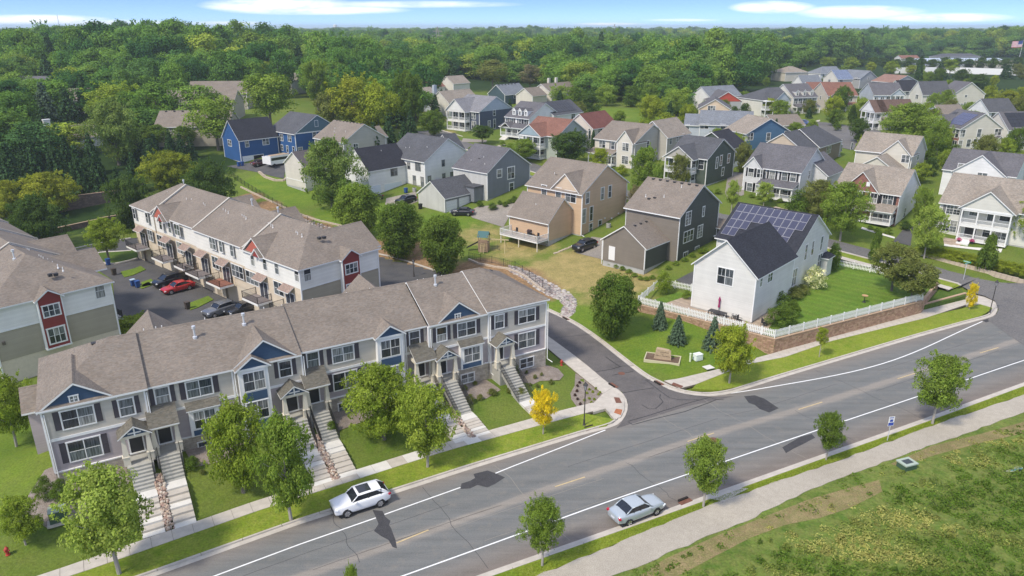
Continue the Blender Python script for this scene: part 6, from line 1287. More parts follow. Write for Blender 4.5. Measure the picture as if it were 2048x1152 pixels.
LM=dict(mid=L2('foliage_mid',(0.144,0.226,0.032),(0.264,0.350,0.063)),bright=L2('foliage_bright',(0.180,0.260,0.029),(0.324,0.395,0.063)),light=L2('foliage_light',(0.216,0.305,0.047),(0.384,0.463,0.105)),lime=L2('foliage_lime',(0.216,0.282,0.026),(0.372,0.418,0.053)),yellow=L2('foliage_yellow',(0.583,0.504,0.021),(0.892,0.687,0.043)),ygreen=L2('foliage_yellow_green',(0.180,0.226,0.026),(0.348,0.362,0.047)),dark=L2('foliage_dark',(0.060,0.107,0.025),(0.114,0.175,0.042)),deep=L2('foliage_deep',(0.090,0.158,0.026),(0.168,0.237,0.042)),spruce=L2('needles_dark',(0.036,0.077,0.028),(0.073,0.130,0.049),trans=.1),blue=L2('needles_blue',(0.060,0.113,0.058),(0.156,0.215,0.137),trans=.1),olive=L2('foliage_olive',(0.138,0.168,0.040),(0.244,0.260,0.078)),grey=L2('foliage_greyish',(0.162,0.153,0.078),(0.276,0.244,0.127)),purple=L2('foliage_purple',(0.065,0.034,0.032),(0.114,0.061,0.049)),silver=L2('foliage_silver',(0.108,0.186,0.032),(0.300,0.373,0.105)),white=L2('blossom',(0.227,0.305,0.085),(1.216,1.129,0.851),tv=.05))
KINDPR={'near':('near1','near2','near3'),'airy':('airy','airy2'),'linden':('linden',),'crab':('crab',),'f':('f1','f2','f3','f4','f5'),'spruce':('s1',),'sprucef':('s2',),'arb':('arb',),'column':('column',),'hedge':('hedge',),'dome':('dome',),'oval':('near2',),'egg':('near1',),'round':('near3',),'vase':('f5',)}
ALLT=[]
def plant(name,label,cat,pos,height,width,kind,mat=None,trunk='a',cb=None,group=None,trunkshow=True):
    """cb: height fraction where the crown begins"""
    pr=random.choice(KINDPR[kind]);t=empty(name,pos,random.uniform(0,6.28));tag(t,label,cat,group)
    conif=kind in('spruce','sprucef','arb','column','hedge','dome');cb=cb if cb is not None else(.02 if conif else .2 if kind=='linden' else .24)
    c=put('crown',PR[pr],t,(0,0,height*cb));wk=width*(.86 if kind in('airy','near','round','oval','egg','crab')else .97);c.scale=(wk,wk*random.uniform(.92,1.08),height*(1-cb))
    if mat:c.material_slots[0].link='OBJECT';c.material_slots[0].material=LM[mat]
    if trunkshow and kind not in('hedge','dome'):
        k=put('trunk',TK['s' if conif else trunk],t);w=(height+width*1.2)/2.2;k.scale=(w if not conif else height*.8,w if not conif else height*.8,height)
    ALLT.append((pos[0],pos[1],width/2));return t
def T_(label,base,top,wpx,kind,mat=None,trunk='a',cb=None,name='tree',cat='tree',group=None,hm=None,dz=0.0,yard=False):
    """base: pixel of the foot; top: pixel row of the crown's top; wpx: crown width in pixels"""
    g=P(*base,1.9)if yard else G(*base);dist=g.y*_c-(g.z-CAMH)*_s;w=wpx/FPX*dist
    lo,hi=.2,40
    for _ in range(30):
        m_=(lo+hi)/2
        if proj(g.x,g.y,g.z+m_)[1]<top:hi=m_
        else:lo=m_
    return plant(name,label,cat,(g.x,g.y,g.z+dz),hm or m_,w,kind,mat,trunk,cb,group)
def TH(label,cx,top,hm,wpx,kind,mat=None,trunk='a',cb=None,name='tree',cat='tree',group=None):
    """tree whose foot is hidden: known by the pixel of its top and a height in metres"""
    g=G(cx,top,hm);dist=g.y*_c-(g.z+hm*.5-CAMH)*_s;return plant(name,label,cat,tuple(g),hm,wpx/FPX*dist,kind,mat,trunk,cb,group)
# street and garden trees nearest the camera
T_('tall airy light green maple on the verge at the bottom left corner',(240,1150),938,178,'airy','light','b',.24)
T_('small round green tree on the lawn left of the townhouse row, cut by the frame',(33,893),752,110,'round','bright','b',.2)
T_('low sparse sapling on the lawn above the red hydrant',(52,1090),998,85,'airy','bright','b',.2)
T_('dense rounded green maple on the front lawn between the left porches',(487,985),806,128,'near','bright','a',.12)
T_('feathery upright green tree in front of the middle gabled porch',(583,1042),838,125,'airy','mid','b',.16)
T_('broad spreading green maple shading the middle lawn of the row',(768,878),733,152,'round','bright','a',.1)
T_('upright green street tree with pale trunk right of the broad maple',(855,936),772,112,'airy','bright','b',.2)
T_('small golden yellow maple on the verge near the corner',(1086,870),780,58,'near','yellow','b',.25)
T_('loose yellow green street tree on the verge across the side street',(1458,768),652,88,'airy','lime','b',.2)
T_('tiny sapling on the verge below the brick retaining wall',(1638,716),656,26,'airy','lime','b',.45)
T_('thin yellow sapling at the far corner beside the lamp',(1938,620),567,20,'airy','yellow','b',.1)
T_('full round street tree on the south verge, upper right',(1864,850),712,98,'near','mid','b',.28)
T_('small dark green tree on the south verge left of the blue bus sign',(1651,922),827,66,'near','deep','b',.3)
T_('two lobed green maple on the south verge right of the silver car',(1406,1016),878,92,'near','mid','b',.27)
T_('green maple with bare grey twigs on the south verge left of the silver car',(1084,1134),998,90,'near','mid','b',.26)
plant('tree','slim sapling tip poking up at the bottom edge','tree',(*fw(16.4,-26.3),.1),5.9,1.1,'airy','mid','b',.3)
T_('huge dense egg shaped linden beside the side street',(1226,676),545,104,'linden','deep','a',.03)
sp='young blue green spruces on the corner lawn'
T_('leftmost young spruce below the white picket fence',(1319,657),601,36,'spruce','blue',name='spruce_tree',group=sp);T_('middle young spruce below the white picket fence',(1354,686),628,44,'spruce','blue',name='spruce_tree',group=sp);T_('rightmost young spruce below the white picket fence',(1424,698),631,48,'spruce','blue',name='spruce_tree',group=sp)
T_('round bright shrub inside the left corner of the picket fence',(1326,586),540,40,'dome','bright',name='shrub',cat='shrub',yard=True)
T_('pyramidal dense green tree third from left in the row beside the swing set',(886,549),428,104,'linden','deep','a',.03)
T_('dense oval green tree in the middle of the row of three',(802,517),402,104,'linden','deep','a',.03);T_('dense oval green tree at the left of the row of three',(717,476),364,108,'linden','mid','a',.03)
T_('big feathery silver tipped maple between the cream garage and charcoal roof',(666,418),276,112,'round','silver','a',.05)
T_('bright green tree on the court island by the blue bin',(219,523),436,78,'round','bright','a',.25)
T_('wide low lime shrub between the townhouse rows',(273,676),628,88,'crab','bright','a',.0,name='shrub',cat='shrub')
T_('tall dark juniper mass left of the cream rear row',(268,462),352,84,'oval','dark','a',.0);T_('large dark rounded tree at the far end of the rear row',(428,428),322,108,'round','dark','a',.0)
T_('dark dense tree beside the left row roof',(85,500),392,112,'round','dark','a',.02);T_('yellow green spreading tree above the left retaining wall',(105,430),345,104,'round','ygreen','a',.05);T_('second yellow green tree at the left edge above the row roof',(15,440),360,90,'round','ygreen','a',.05)
T_('yellow green bushy tree left of the steep green slope',(345,385),302,110,'round','ygreen','a',.05);T_('pale feathery silver maple in the left woodland',(238,330),198,108,'round','silver','a',.08)
for i,(x,b,t,w)in enumerate(((205,395,300,52),(168,398,285,56),(275,385,300,50),(120,372,270,60),(80,378,275,56),(30,385,280,64),(310,350,270,40),(345,318,262,36),(362,312,285,30),(240,392,330,46),(300,330,275,44),(262,318,258,38),(288,322,266,34),(314,325,264,36),(342,328,270,34),(366,322,262,34),(384,318,270,30),(190,350,262,44),(140,345,266,44),(60,340,262,50))):T_('dark spruce in the evergreen row above the left retaining walls',(x,b),t,w,'sprucef','spruce',name='spruce_tree',group='dark spruces above the left retaining walls')
TH('big bright maple left of the tall blue garage house',422,192,14,112,'f','mid');TH('bright lime crown above the tan roof in the left woodland',218,166,13,106,'f','bright');TH('large leafy tree behind the tall blue garage house',530,147,16,112,'f','mid');TH('oval green tree left of the tall willow group',628,120,17,62,'oval','mid')
TH('big yellow green willow like tree behind the blue houses',700,150,17,110,'f','ygreen');TH('second yellow green crown right of the willow like tree',752,168,15,80,'f','lime');TH('grey green tree left of the willow like tree',655,180,13,60,'f','olive');TH('dense dark oval tree right of the yellow willow group',812,142,17,72,'oval','deep');TH('yellow green bush left of the deep oval tree',735,215,9,60,'f','ygreen')
for x,t,w in((775,228,44),(806,238,42),(745,240,40),(820,215,36)):TH('dark spruce behind the white garage roofs',x,t,9,w,'sprucef','spruce',name='spruce_tree',group='dark spruces behind the white garage house')
T_('small round ornamental tree beside the slate blue porch house',(867,274),220,50,'near','deep','a',.1);T_('dark crab apple on the lawn left of the dormer colonial',(965,289),250,50,'crab','dark','c',.3);T_('green tree by the road in front of the dormer colonial',(1049,325),278,56,'near','mid','c',.2)
T_('spreading dark crab apple in front of the sage green house',(1138,330),260,84,'crab','dark','c',.15);T_('narrow dark arborvitae column between pale houses',(884,228),180,14,'arb','spruce',cb=0.0,name='arborvitae');T_('slim dark arborvitae by the wine roofed garage',(1185,308),262,10,'arb','spruce',cb=0.0,name='arborvitae')
T_('feathery lime tree in front of the cream gable house porch',(1198,345),297,42,'airy','lime','b',.15);T_('upright light green tree right of the cream gable house',(1287,398),294,66,'airy','mid','b',.08);T_('slender olive tree before the white corner porch',(1357,378),310,44,'airy','olive','b',.1);T_('rounded dark shrub left of the corner porch house',(1325,360),328,22,'dome','deep',name='shrub',cat='shrub')
T_('reddish brown shrub beside the tan house wall',(1274,425),370,42,'crab','grey','c',.05,name='shrub',cat='shrub');T_('white flowering hydrangea beside the small porch of the cream house',(1243,352),328,28,'dome','lime',name='shrub',cat='shrub')
T_('small light street tree left of the shuttered colonial',(1462,425),360,34,'airy','light','b',.25);T_('thin pale tree in front of the shuttered colonial porch',(1527,412),365,36,'airy','light','b',.2)
T_('large dark shrub mass right of the shuttered colonial',(1592,438),378,52,'dome','deep',name='shrub',cat='shrub');T_('olive toned tree left of the brick house',(1634,440),360,84,'round','olive','c',.05);T_('big green street tree in front of the brick house',(1680,482),364,88,'near','mid','b',.15)
T_('narrow dark columnar oak beside the picket fence end',(1746,530),462,23,'arb','deep',cb=.04,name='columnar_oak');T_('narrow dark columnar oak on the verge below the porch house',(1969,545),470,34,'arb','deep',cb=.06,name='columnar_oak')
T_('spreading olive crab apple at the right end of the fenced lawn, upper of two',(1783,582),488,98,'crab','olive','c',.22,yard=True);T_('spreading olive crab apple at the corner of the picket fence, lower of two',(1822,602),522,100,'crab','olive','c',.2,yard=True)
T_('light green airy maple left of the columned porch house',(1848,517),413,66,'airy','light','b',.2);T_('bright green tree cut by the right edge beside the columned porch',(2052,492),405,80,'near','bright','b',.1)
T_('green tree between brick house and columned porch house',(1838,450),375,44,'near','mid','b',.1);T_('dark shrub beside the brick house drive',(1810,460),440,26,'dome','dark',name='shrub',cat='shrub');T_('round clipped evergreen by the far wall of the solar house',(1664,541),486,28,'column','deep',cb=0,name='shrub',cat='shrub',yard=True)
T_('green shrub tree behind the brick house',(1868,330),238,52,'near','mid','b',.1);T_('light green tree beside the cream cross gable house',(1885,345),300,26,'near','bright','b',.1);T_('dark rounded evergreen beside the beige cross gable house',(1858,352),315,30,'column','dark',cb=0,name='shrub',cat='shrub')
T_('very broad dark green maple left of the brick and beige solar house',(1812,292),206,108,'round','mid','a',.0);T_('lime shrub tree beside the brown sided house',(1722,330),272,36,'near','lime','a',.0);T_('dark clipped evergreen beside the brown sided house',(1720,340),310,30,'dome','dark',name='shrub',cat='shrub')
T_('rounded green tree beside the steel blue house wall',(1485,345),285,38,'near','olive','a',.0);T_('bright lime crown behind the taupe garage',(1335,262),224,62,'dome','lime',name='shrub',cat='shrub')
T_('round yellow green maple on the lawn above the taupe garage',(1300,248),190,52,'near','lime','a',.1);T_('small blue spruce before the long pale blue house',(1419,270),242,20,'spruce','blue',name='spruce_tree')
for x,b,t,w,k,m in((1540,232,196,36,'near','lime'),(1558,240,200,42,'near','mid'),(1467,240,212,20,'column','dark'),(1488,242,206,26,'column','dark'),(1480,255,225,26,'near','deep'),(1664,240,192,40,'near','lime'),(1668,252,218,34,'round','deep'),(1702,250,210,16,'arb','dark'),(1720,248,195,34,'near','light'),(1622,275,240,24,'near','mid'),(1673,262,242,18,'dome','deep'),(1715,285,236,42,'round','dark'),(1507,205,188,30,'near','olive'),(1898,235,198,32,'near','olive'),(1930,232,210,26,'dome','mid'),(1982,240,212,26,'near','mid'),(2035,230,214,32,'near','mid'),(1420,225,200,40,'near','mid'),(1500,222,198,32,'near','mid')):
    T_('ornamental tree along the upper street',(x,b),t,w,k,m,'a',.08,group='ornamental trees along the upper street')
for x,b,t,w,k,m in((1832,180,108,26,'sprucef','spruce'),(1878,158,126,40,'sprucef','spruce'),(1920,172,138,36,'round','dark'),(1955,182,148,44,'round','dark'),(2012,158,128,34,'sprucef','spruce'),(1822,148,130,26,'near','lime'),(1780,150,122,28,'near','bright'),(1740,145,124,20,'near','lime'),(1700,140,114,30,'near','bright'),(1655,135,114,34,'near','bright'),(2012,215,180,46,'near','ygreen'),(1975,208,170,30,'near','lime')):
    T_('evergreen or young tree along the far slope and white fence',(x,b),t,w,k,m,'a',.04,group='trees along the far slope and white fence')
for x,t,w,m,hm in((493,96,34,'yellow',12),(1440,72,60,'lime',14),(1268,134,44,'yellow',9),(958,112,18,'yellow',9),(1255,60,20,'ygreen',10),(1960,80,60,'ygreen',14),(1500,92,40,'ygreen',12),(2020,72,66,'ygreen',14),(1905,118,30,'bright',9),(985,120,60,'olive',13),(1060,128,50,'grey',11),(728,118,36,'grey',11),(1240,96,100,'olive',14),(1180,78,90,'mid',18),(1070,92,52,'mid',16),(660,105,70,'silver',13)):
    TH('distinct %s crown standing out in the woodland'%{'yellow':'golden yellow','lime':'lime green','ygreen':'yellow green','bright':'bright green','olive':'olive','grey':'greyish','mid':'deep green','silver':'silvery'}[m]if False else{493:'golden yellow crown in the far wood left of centre',1440:'large lime crown in the wood right of centre',1268:'golden crown among dark trees behind the lawn',958:'small yellow tree beside a tan roof in the wood',1255:'small yellow green crown near the horizon',1960:'broad yellow green crown behind the far buildings',1500:'yellow green crown right of the large lime crown',2020:'yellow green crown by the flagpole',1905:'bright green tree by the far grey building',985:'olive and orange tinted crown behind the teal house',1060:'greyish thin crown in the dark wood',728:'greyish bare crown left of the yellow willow group',1240:'wide olive crown group in the right of centre wood',1180:'tall deep green crown rising above the wood',1070:'tall rounded green crown left of the olive group',660:'silvery crown right of the golden yellow crown'}[x],x,t,hm,w,'f',m)
for x,t,w,hm in((1192,128,36,12),(1242,132,22,11),(1160,176,30,8),(905,128,36,12),(1325,175,40,9),(1362,160,40,11),(1120,178,34,9),(1020,195,20,7),(870,186,30,8)):TH('dark spruce at the wood edge behind the centre houses',x,t,hm,w,'sprucef','blue' if x in(1192,1242)else 'spruce',name='spruce_tree',group='spruces at the wood edge')
for i in range(16):T_('dark round hedge tree in front of the long metal roofed building',(1672+24*i,133+.35*i),114+(i%3)*2,26,'round','dark','a',.0,group='dark hedge trees in front of the far buildings')
for x,b,t,w,m in((1148,228,172,52,'deep'),(1180,236,184,42,'dark'),(1118,214,170,44,'mid'),(1300,224,172,50,'deep'),(1342,236,186,46,'mid'),(1372,244,200,40,'dark'),(1212,212,168,44,'mid'),(1262,214,170,44,'deep')):T_('leafy tree around the small open lawn behind the centre houses',(x,b),t,w,'f',m,'a',.05,group='trees around the small open lawn')
for x,b,t,w in((318,300,250,50),(372,300,252,46),(275,300,240,50)):T_('leafy tree in front of the taupe apartment wall',(x,b),t,w,'f','deep',group='leafy trees in front of the taupe apartments')
# clipped and loose shrubs round the solar house
for i,(x,b,t,w,k,m,l)in enumerate(((1560,652,610,72,'hedge','deep','broad clipped evergreen mound at the fence corner'),(1583,636,598,36,'hedge','deep','taller rounded clipped evergreen behind the broad mound'),(1548,608,578,62,'dome','deep','dark spreading shrub against the solar house wall, left end'),(1580,596,572,56,'dome','olive','brown tipped spreading shrub against the solar house wall, middle'),(1602,588,568,40,'dome','olive','bronze tipped shrub beside the white hydrangea'),(1628,577,529,50,'dome','white','round white blooming hydrangea beside the solar house'),(1372,598,580,20,'dome','mid','low shrub beside the patio corner'),(1388,612,596,12,'dome','deep','small shrub at the downspout of the solar house'))):
    T_(l,(x,b),t,w,k,m,name='shrub',cat='shrub',yard=i<7 or i==7)
def shrubs(lst,label,group,mat='deep',kind='dome'):
    for x,b,w,hpx in lst:T_(label,(x,b),b-hpx,w,kind,mat,name='shrub',cat='shrub',group=group)
shrubs([(93,996,46,44),(127,1004,50,46)],'round clipped boxwood by the left corner of the row','pair of round boxwoods','deep','hedge')
shrubs([(386,938,34,26),(1029,758,24,34),(665,862,26,22)],'rounded green shrub in a foundation bed of the front row','foundation shrubs of the front row','deep')
shrubs([(1053,748,8,8),(1070,758,10,10),(1083,752,8,8),(1102,768,12,10),(1060,772,8,7),(1075,775,10,8),(405,948,14,10),(1040,790,26,14),(1020,785,18,10),(940,806,22,18),(960,800,16,12),(985,790,22,14),(930,780,14,10),(950,770,12,9)],'low perennial clump in the corner flower bed','low perennials in the corner beds','olive')
shrubs([(cp('c',x,y)[0],cp('c',x,y)[1],7,6)for x,y in((1240,750),(1228,770),(1225,800),(1213,826),(1228,850),(1245,880))],'dark burgundy plant in the triangular rock bed','burgundy plants in the rock bed','purple')
shrubs([(cp('c',x,y)[0],cp('c',x,y)[1],7,5)for x,y in((1270,760),(1300,790),(1285,812),(1320,805),(1300,845),(1330,850),(1355,820),(1340,785),(1270,855),(1312,868),(1365,808))],'small green plant in the triangular rock bed','green plants in the rock bed','lime')
shrubs([(960,414,16,14),(985,420,22,16),(1010,414,14,12),(1000,410,12,10),(1028,405,18,14),(1018,408,12,10)],'clipped foundation shrub of the grey batten house','foundation shrubs of the grey house','deep')
shrubs([(cp('E',x,y)[0],cp('E',x,y)[1],16,9)for x,y in((1050,760),(1090,785),(1130,800),(1170,815),(1210,835),(1250,860),(1330,885),(1370,875),(1480,810),(1530,780),(1590,755),(1640,725),(1290,880),(1700,700),(1730,690))],'low weedy shrub along the taupe garage foundation','weeds along the taupe garage foundation','mid')
shrubs([(1842+14*i,510+2.9*i,36,24)for i in range(16)],'yellow green hedge shrub below the columned porch house','yellow green hedge shrubs below the columned porch','lime','hedge')
shrubs([(1380,412,26,22),(1402,398,22,14),(1418,392,22,14),(1435,388,18,12),(1503,395,14,8),(1518,398,16,8),(1540,402,14,8),(1560,405,16,9),(1755,465,18,10),(1775,468,20,14),(1740,460,14,10),(905,300,14,8),(925,305,16,8),(942,300,14,8),(915,292,12,7),(1020,300,18,14),(1005,292,14,12)],'garden shrub beside a house porch','garden shrubs beside house porches','mid')
# woodland: individual trees nearest, the rest one mass
def in_view(x,y,z,m=60):
    px,py=proj(x,y,z);return-m<px<2048+m and py<1152+m
HOUSES=[o for o in COL.objects if o.type=='EMPTY' and o.get('category')in('house','garage','townhouse row')]
HB=[]
bpy.context.view_layer.update()
for o in HOUSES:
    for c in o.children:
        if c.name.split('.')[0]in('roof',):
            bb=[o.matrix_world@c.matrix_local@Vector(v)for v in c.bound_box];cx=sum(v.x for v in bb)/8;cy=sum(v.y for v in bb)/8;HB.append((cx,cy,max((Vector((v.x-cx,v.y-cy))).length for v in bb)))
HBA=np.array(HB)
WOODPX_OK=[  [(-60,60),(2110,60),(2110,92),(1990,96),(1780,98),(1790,122),(1660,126),(1600,134),(1545,150),(1500,172),(1440,188),(1415,215),(1395,238),(1340,236),(1300,226),(1275,216),(1215,214),(1185,226),(1150,196),(1090,176),(985,166),(900,158),(862,182),(850,240),(820,262),(740,258),(690,240),(640,205),(560,200),(470,215),(430,240),(432,300),(380,312),(330,300),(290,340),(150,352),(-60,350)],]
def clear(x,y,r,keep=None):
    d=np.hypot(HBA[:,0]-x,HBA[:,1]-y);return bool(np.all(d>HBA[:,2]*.72+r*.75))
REDO=[]
def short(l):
    for k in(' with ',' beside ',' behind ',' between ',' in the ',' at the ',' by the ',' on the ',' below ',' right of ',' left of ',' above ',' carrying ',' standing ',' rising ',' deep ',' half ',' facing ',' covering ',' near ',' peeping ',' showing ',' highest ',' among '):l=l.split(k)[0]
    return ' '.join(l.split()[:7])
USED={}
def autolabel(o,adj,noun):
    x,y=o.location.x,o.location.y;px,py=proj(x,y,o.location.z);c=sorted(((a-x)**2+(b-y)**2,a,b,l)for a,b,l in HL)[:4]
    for d,a,b,l in c:
        hx,hy=proj(a,b,8);dd=math.hypot(a,b)-math.hypot(x,y);rel='in front of' if dd>5 else 'behind' if dd<-5 else 'left of' if px<hx else 'right of';side='' if abs(px-hx)<12 or rel in('left of','right of')else ', to its left' if px<hx else ', to its right'
        for ad in(adj,adj+' leafy','small '+adj,'rounded '+adj):
            t='%s %s %s the %s%s'%(ad,noun,rel,short(l),side)
            if t not in USED and len(t.split())<=16:USED[t]=1;o['label']=t;return
HL=[]
for o in HOUSES:
    rf=[c for c in o.children if c.name.startswith('roof')];m_=sum(((o.matrix_world@c.matrix_local@Vector(v))for c in rf for v in c.bound_box),Vector())/(8*len(rf));HL.append((m_.x,m_.y,o['label']))
SEG=[(G(1950,560),G(1662,483)),(G(1662,483),G(1440,432)),(G(1440,432),G(1250,385)),(G(1250,385),G(1085,338)),(G(1085,338),G(850,262)),(G(1573,262),G(1790,285)),(G(1590,252),G(1760,262))]
def onstreet(x,y,r=7.5):
    for a,b in SEG:
        ex,ey=b.x-a.x,b.y-a.y;t=max(0,min(1,((x-a.x)*ex+(y-a.y)*ey)/(ex*ex+ey*ey)));
        if math.hypot(x-a.x-t*ex,y-a.y-t*ey)<r:return True
    return False
k_=0;tries=0;ATT=[tuple(a)for a in ALLT]
while k_<135 and tries<9000:
    tries+=1;px=random.uniform(1000,2060);py=random.uniform(150,400)
    if py>250+(px-1000)*.14:continue
    if px<1420 and py<240:continue
    g=G(px,py);w=random.uniform(2.6,6.5)
    if not clear(g.x,g.y,w*.3)or onstreet(g.x,g.y,5.5+w*.4):continue
    if any(math.hypot(a-g.x,b-g.y)<(c+w*.5)*.9 for a,b,c in ATT):continue
    kd,mt,ad=random.choice([('near','mid','green'),('near','bright','bright green'),('near','olive','olive'),('near','deep','dark green'),('airy','lime','lime green'),('dome','deep','low dark'),('sprucef','spruce','dark conical'),('near','mid','leafy green')])
    nm='shrub' if kd=='dome' else 'tree';o=plant(nm,'x',nm,tuple(g),w*(random.uniform(.9,1.35)if kd!='dome' else .5),w*(.6 if kd in('dome','sprucef')else 1),kd,mt,'a',.1,group='garden trees between the houses');autolabel(o,ad,nm);ATT.append((g.x,g.y,w/2));k_+=1
    if o['label']=='x':o['label']='%s garden %s among the houses'%(ad,nm)
for o in list(COL.objects):
    g_=o.get('group')
    if g_ in('ornamental trees along the upper street','trees along the far slope and white fence','garden shrubs beside house porches'):
        autolabel(o,{'o':'ornamental','t':'far','g':'low garden'}[g_[0]],'shrub' if 'shrub' in g_ else 'tree')
cand=[]
yy=120.0;row_=0
AT=np.array([(a,b,c)for a,b,c in ALLT])
while yy<2600:
    sp_=10.5 if yy<330 else 14.5 if yy<900 else 17 if yy<1500 else 23
    half=yy*.76+40;x=-half+(row_%2)*sp_/2
    while x<half:
        jx,jy=x+random.uniform(-.38,.38)*sp_,yy+random.uniform(-.38,.38)*sp_
        cand.append((jx,jy,sp_));x+=sp_
    yy+=sp_*.86;row_+=1
cx_=np.array([c[0]for c in cand]);cy_=np.array([c[1]for c in cand]);cz_=hv(cx_,cy_)
near,far=[],[]
for(x,y,sp_),z in zip(cand,cz_):
    z=float(z);px,py=proj(x,y,z)
    if not(-90<px<2140):continue
    r=sp_*.58
    if y<700:
        if not inpoly(px,py,WOODPX_OK[0]):continue
        if not clear(x,y,r):continue
        if np.any(np.hypot(AT[:,0]-x,AT[:,1]-y)<AT[:,2]*.8+2):continue
    near.append((x,y,z,sp_))if y<700 else far.append((x,y,z,sp_))
near.sort(key=lambda a:math.hypot(a[0],a[1]))
n_ind=0
def wood_h(x,y):
    return 12.5+2.2*math.sin(x*.021+y*.013)+2.0*math.sin(x*.047-y*.031+2)+random.uniform(-3,3.6)
for x,y,z,sp_ in near[:150]:
    ev=random.random()<.10;hh=wood_h(x,y)
    if x<-35 and y<260:hh*=.85
    plant('spruce_tree' if ev else 'tree','dark conifer in the dense woodland behind the houses' if ev else 'leafy tree in the dense woodland behind the houses','tree',(x,y,z-.3),hh,(sp_*1.2 if not ev else sp_*.75)*random.uniform(.85,1.25),'sprucef' if ev else 'f',None if not ev else random.choice(['spruce','spruce','blue']),'a',.12,group='conifers of the woodland' if ev else 'leafy trees of the woodland')
rest=near[150:]+far
def forest_mass(rest):
    n=len(rest);co=np.array([(a,b,c-.3)for a,b,c,d in rest]);me=bpy.data.meshes.new('woodland');me.vertices.add(n);me.vertices.foreach_set('co',co.ravel())
    hh=np.array([wood_h(a,b)for a,b,c,d in rest]);wd=np.array([d*1.22 for a,b,c,d in rest])*RNG.uniform(.75,1.35,n);hh=hh*np.clip(wd/12.5,.8,1.35);far_=np.array([b>1200 for a,b,c,d in rest])
    sc=np.stack([wd,wd,hh],-1);var=RNG.choice(6,n,p=[.2,.2,.2,.18,.14,.08]);sc[var==5,:2]*=.6
    for nm,ty,data in(('sc','FLOAT_VECTOR',sc.astype(np.float32)),('var','INT',var.astype(np.int32)),('rz','FLOAT',RNG.uniform(0,6.283,n).astype(np.float32)),('rnd','FLOAT',RNG.uniform(0,1,n).astype(np.float32))):
        a=me.attributes.new(nm,ty,'POINT');a.data.foreach_set('vector' if ty=='FLOAT_VECTOR' else 'value',data.ravel())
    o=put('woodland',me);tag(o,'far woodland canopy running to the horizon','woodland',kind='stuff')
    ng=bpy.data.node_groups.new('woodland','GeometryNodeTree');ng.interface.new_socket('Geometry',in_out='INPUT',socket_type='NodeSocketGeometry');ng.interface.new_socket('Geometry',in_out='OUTPUT',socket_type='NodeSocketGeometry')
    gi=ng.nodes.new('NodeGroupInput');go=ng.nodes.new('NodeGroupOutput');L=ng.links.new;ip=ng.nodes.new('GeometryNodeInstanceOnPoints');jn=ng.nodes.new('GeometryNodeJoinGeometry')
    # the crowns come from trees that stand in the scene
    src={}
    for ob in COL.objects:
        if ob.name.split('.')[0]=='crown' and ob.data.name not in src and(ob.material_slots[0].link=='DATA' or ob.data.name==PR['s2'].name):src[ob.data.name]=ob
    keys=['f1','f2','f3','f4','f5','s2']
    for k in reversed(keys):
        ob=src[PR[k].name];oi=ng.nodes.new('GeometryNodeObjectInfo');oi.transform_space='ORIGINAL';oi.inputs['Object'].default_value=ob;oi.inputs['As Instance'].default_value=True;L(oi.outputs['Geometry'],jn.inputs[0])
    for k in('sc','var','rz'):
        pass
    def na(nm,ty):
        a=ng.nodes.new('GeometryNodeInputNamedAttribute');a.data_type=ty;a.inputs[0].default_value=nm;return a
    sc_=na('sc','FLOAT_VECTOR');va=na('var','INT');rz=na('rz','FLOAT');cx=ng.nodes.new('ShaderNodeCombineXYZ');L(rz.outputs['Attribute'],cx.inputs[2])
    m2p=ng.nodes.new('GeometryNodeMeshToPoints');L(gi.outputs[0],m2p.inputs[0]);L(m2p.outputs[0],ip.inputs['Points']);L(jn.outputs[0],ip.inputs['Instance']);ip.inputs['Pick Instance'].default_value=True
    L(va.outputs['Attribute'],ip.inputs['Instance Index']);L(cx.outputs[0],ip.inputs['Rotation']);L(sc_.outputs['Attribute'],ip.inputs['Scale']);L(ip.outputs[0],go.inputs[0])
    md=o.modifiers.new('woodland','NODES');md.node_group=ng
    return o
forest_mass(rest)
print('trees',len(ALLT),'individual wood',min(300,len(near)),'mass',len(rest))
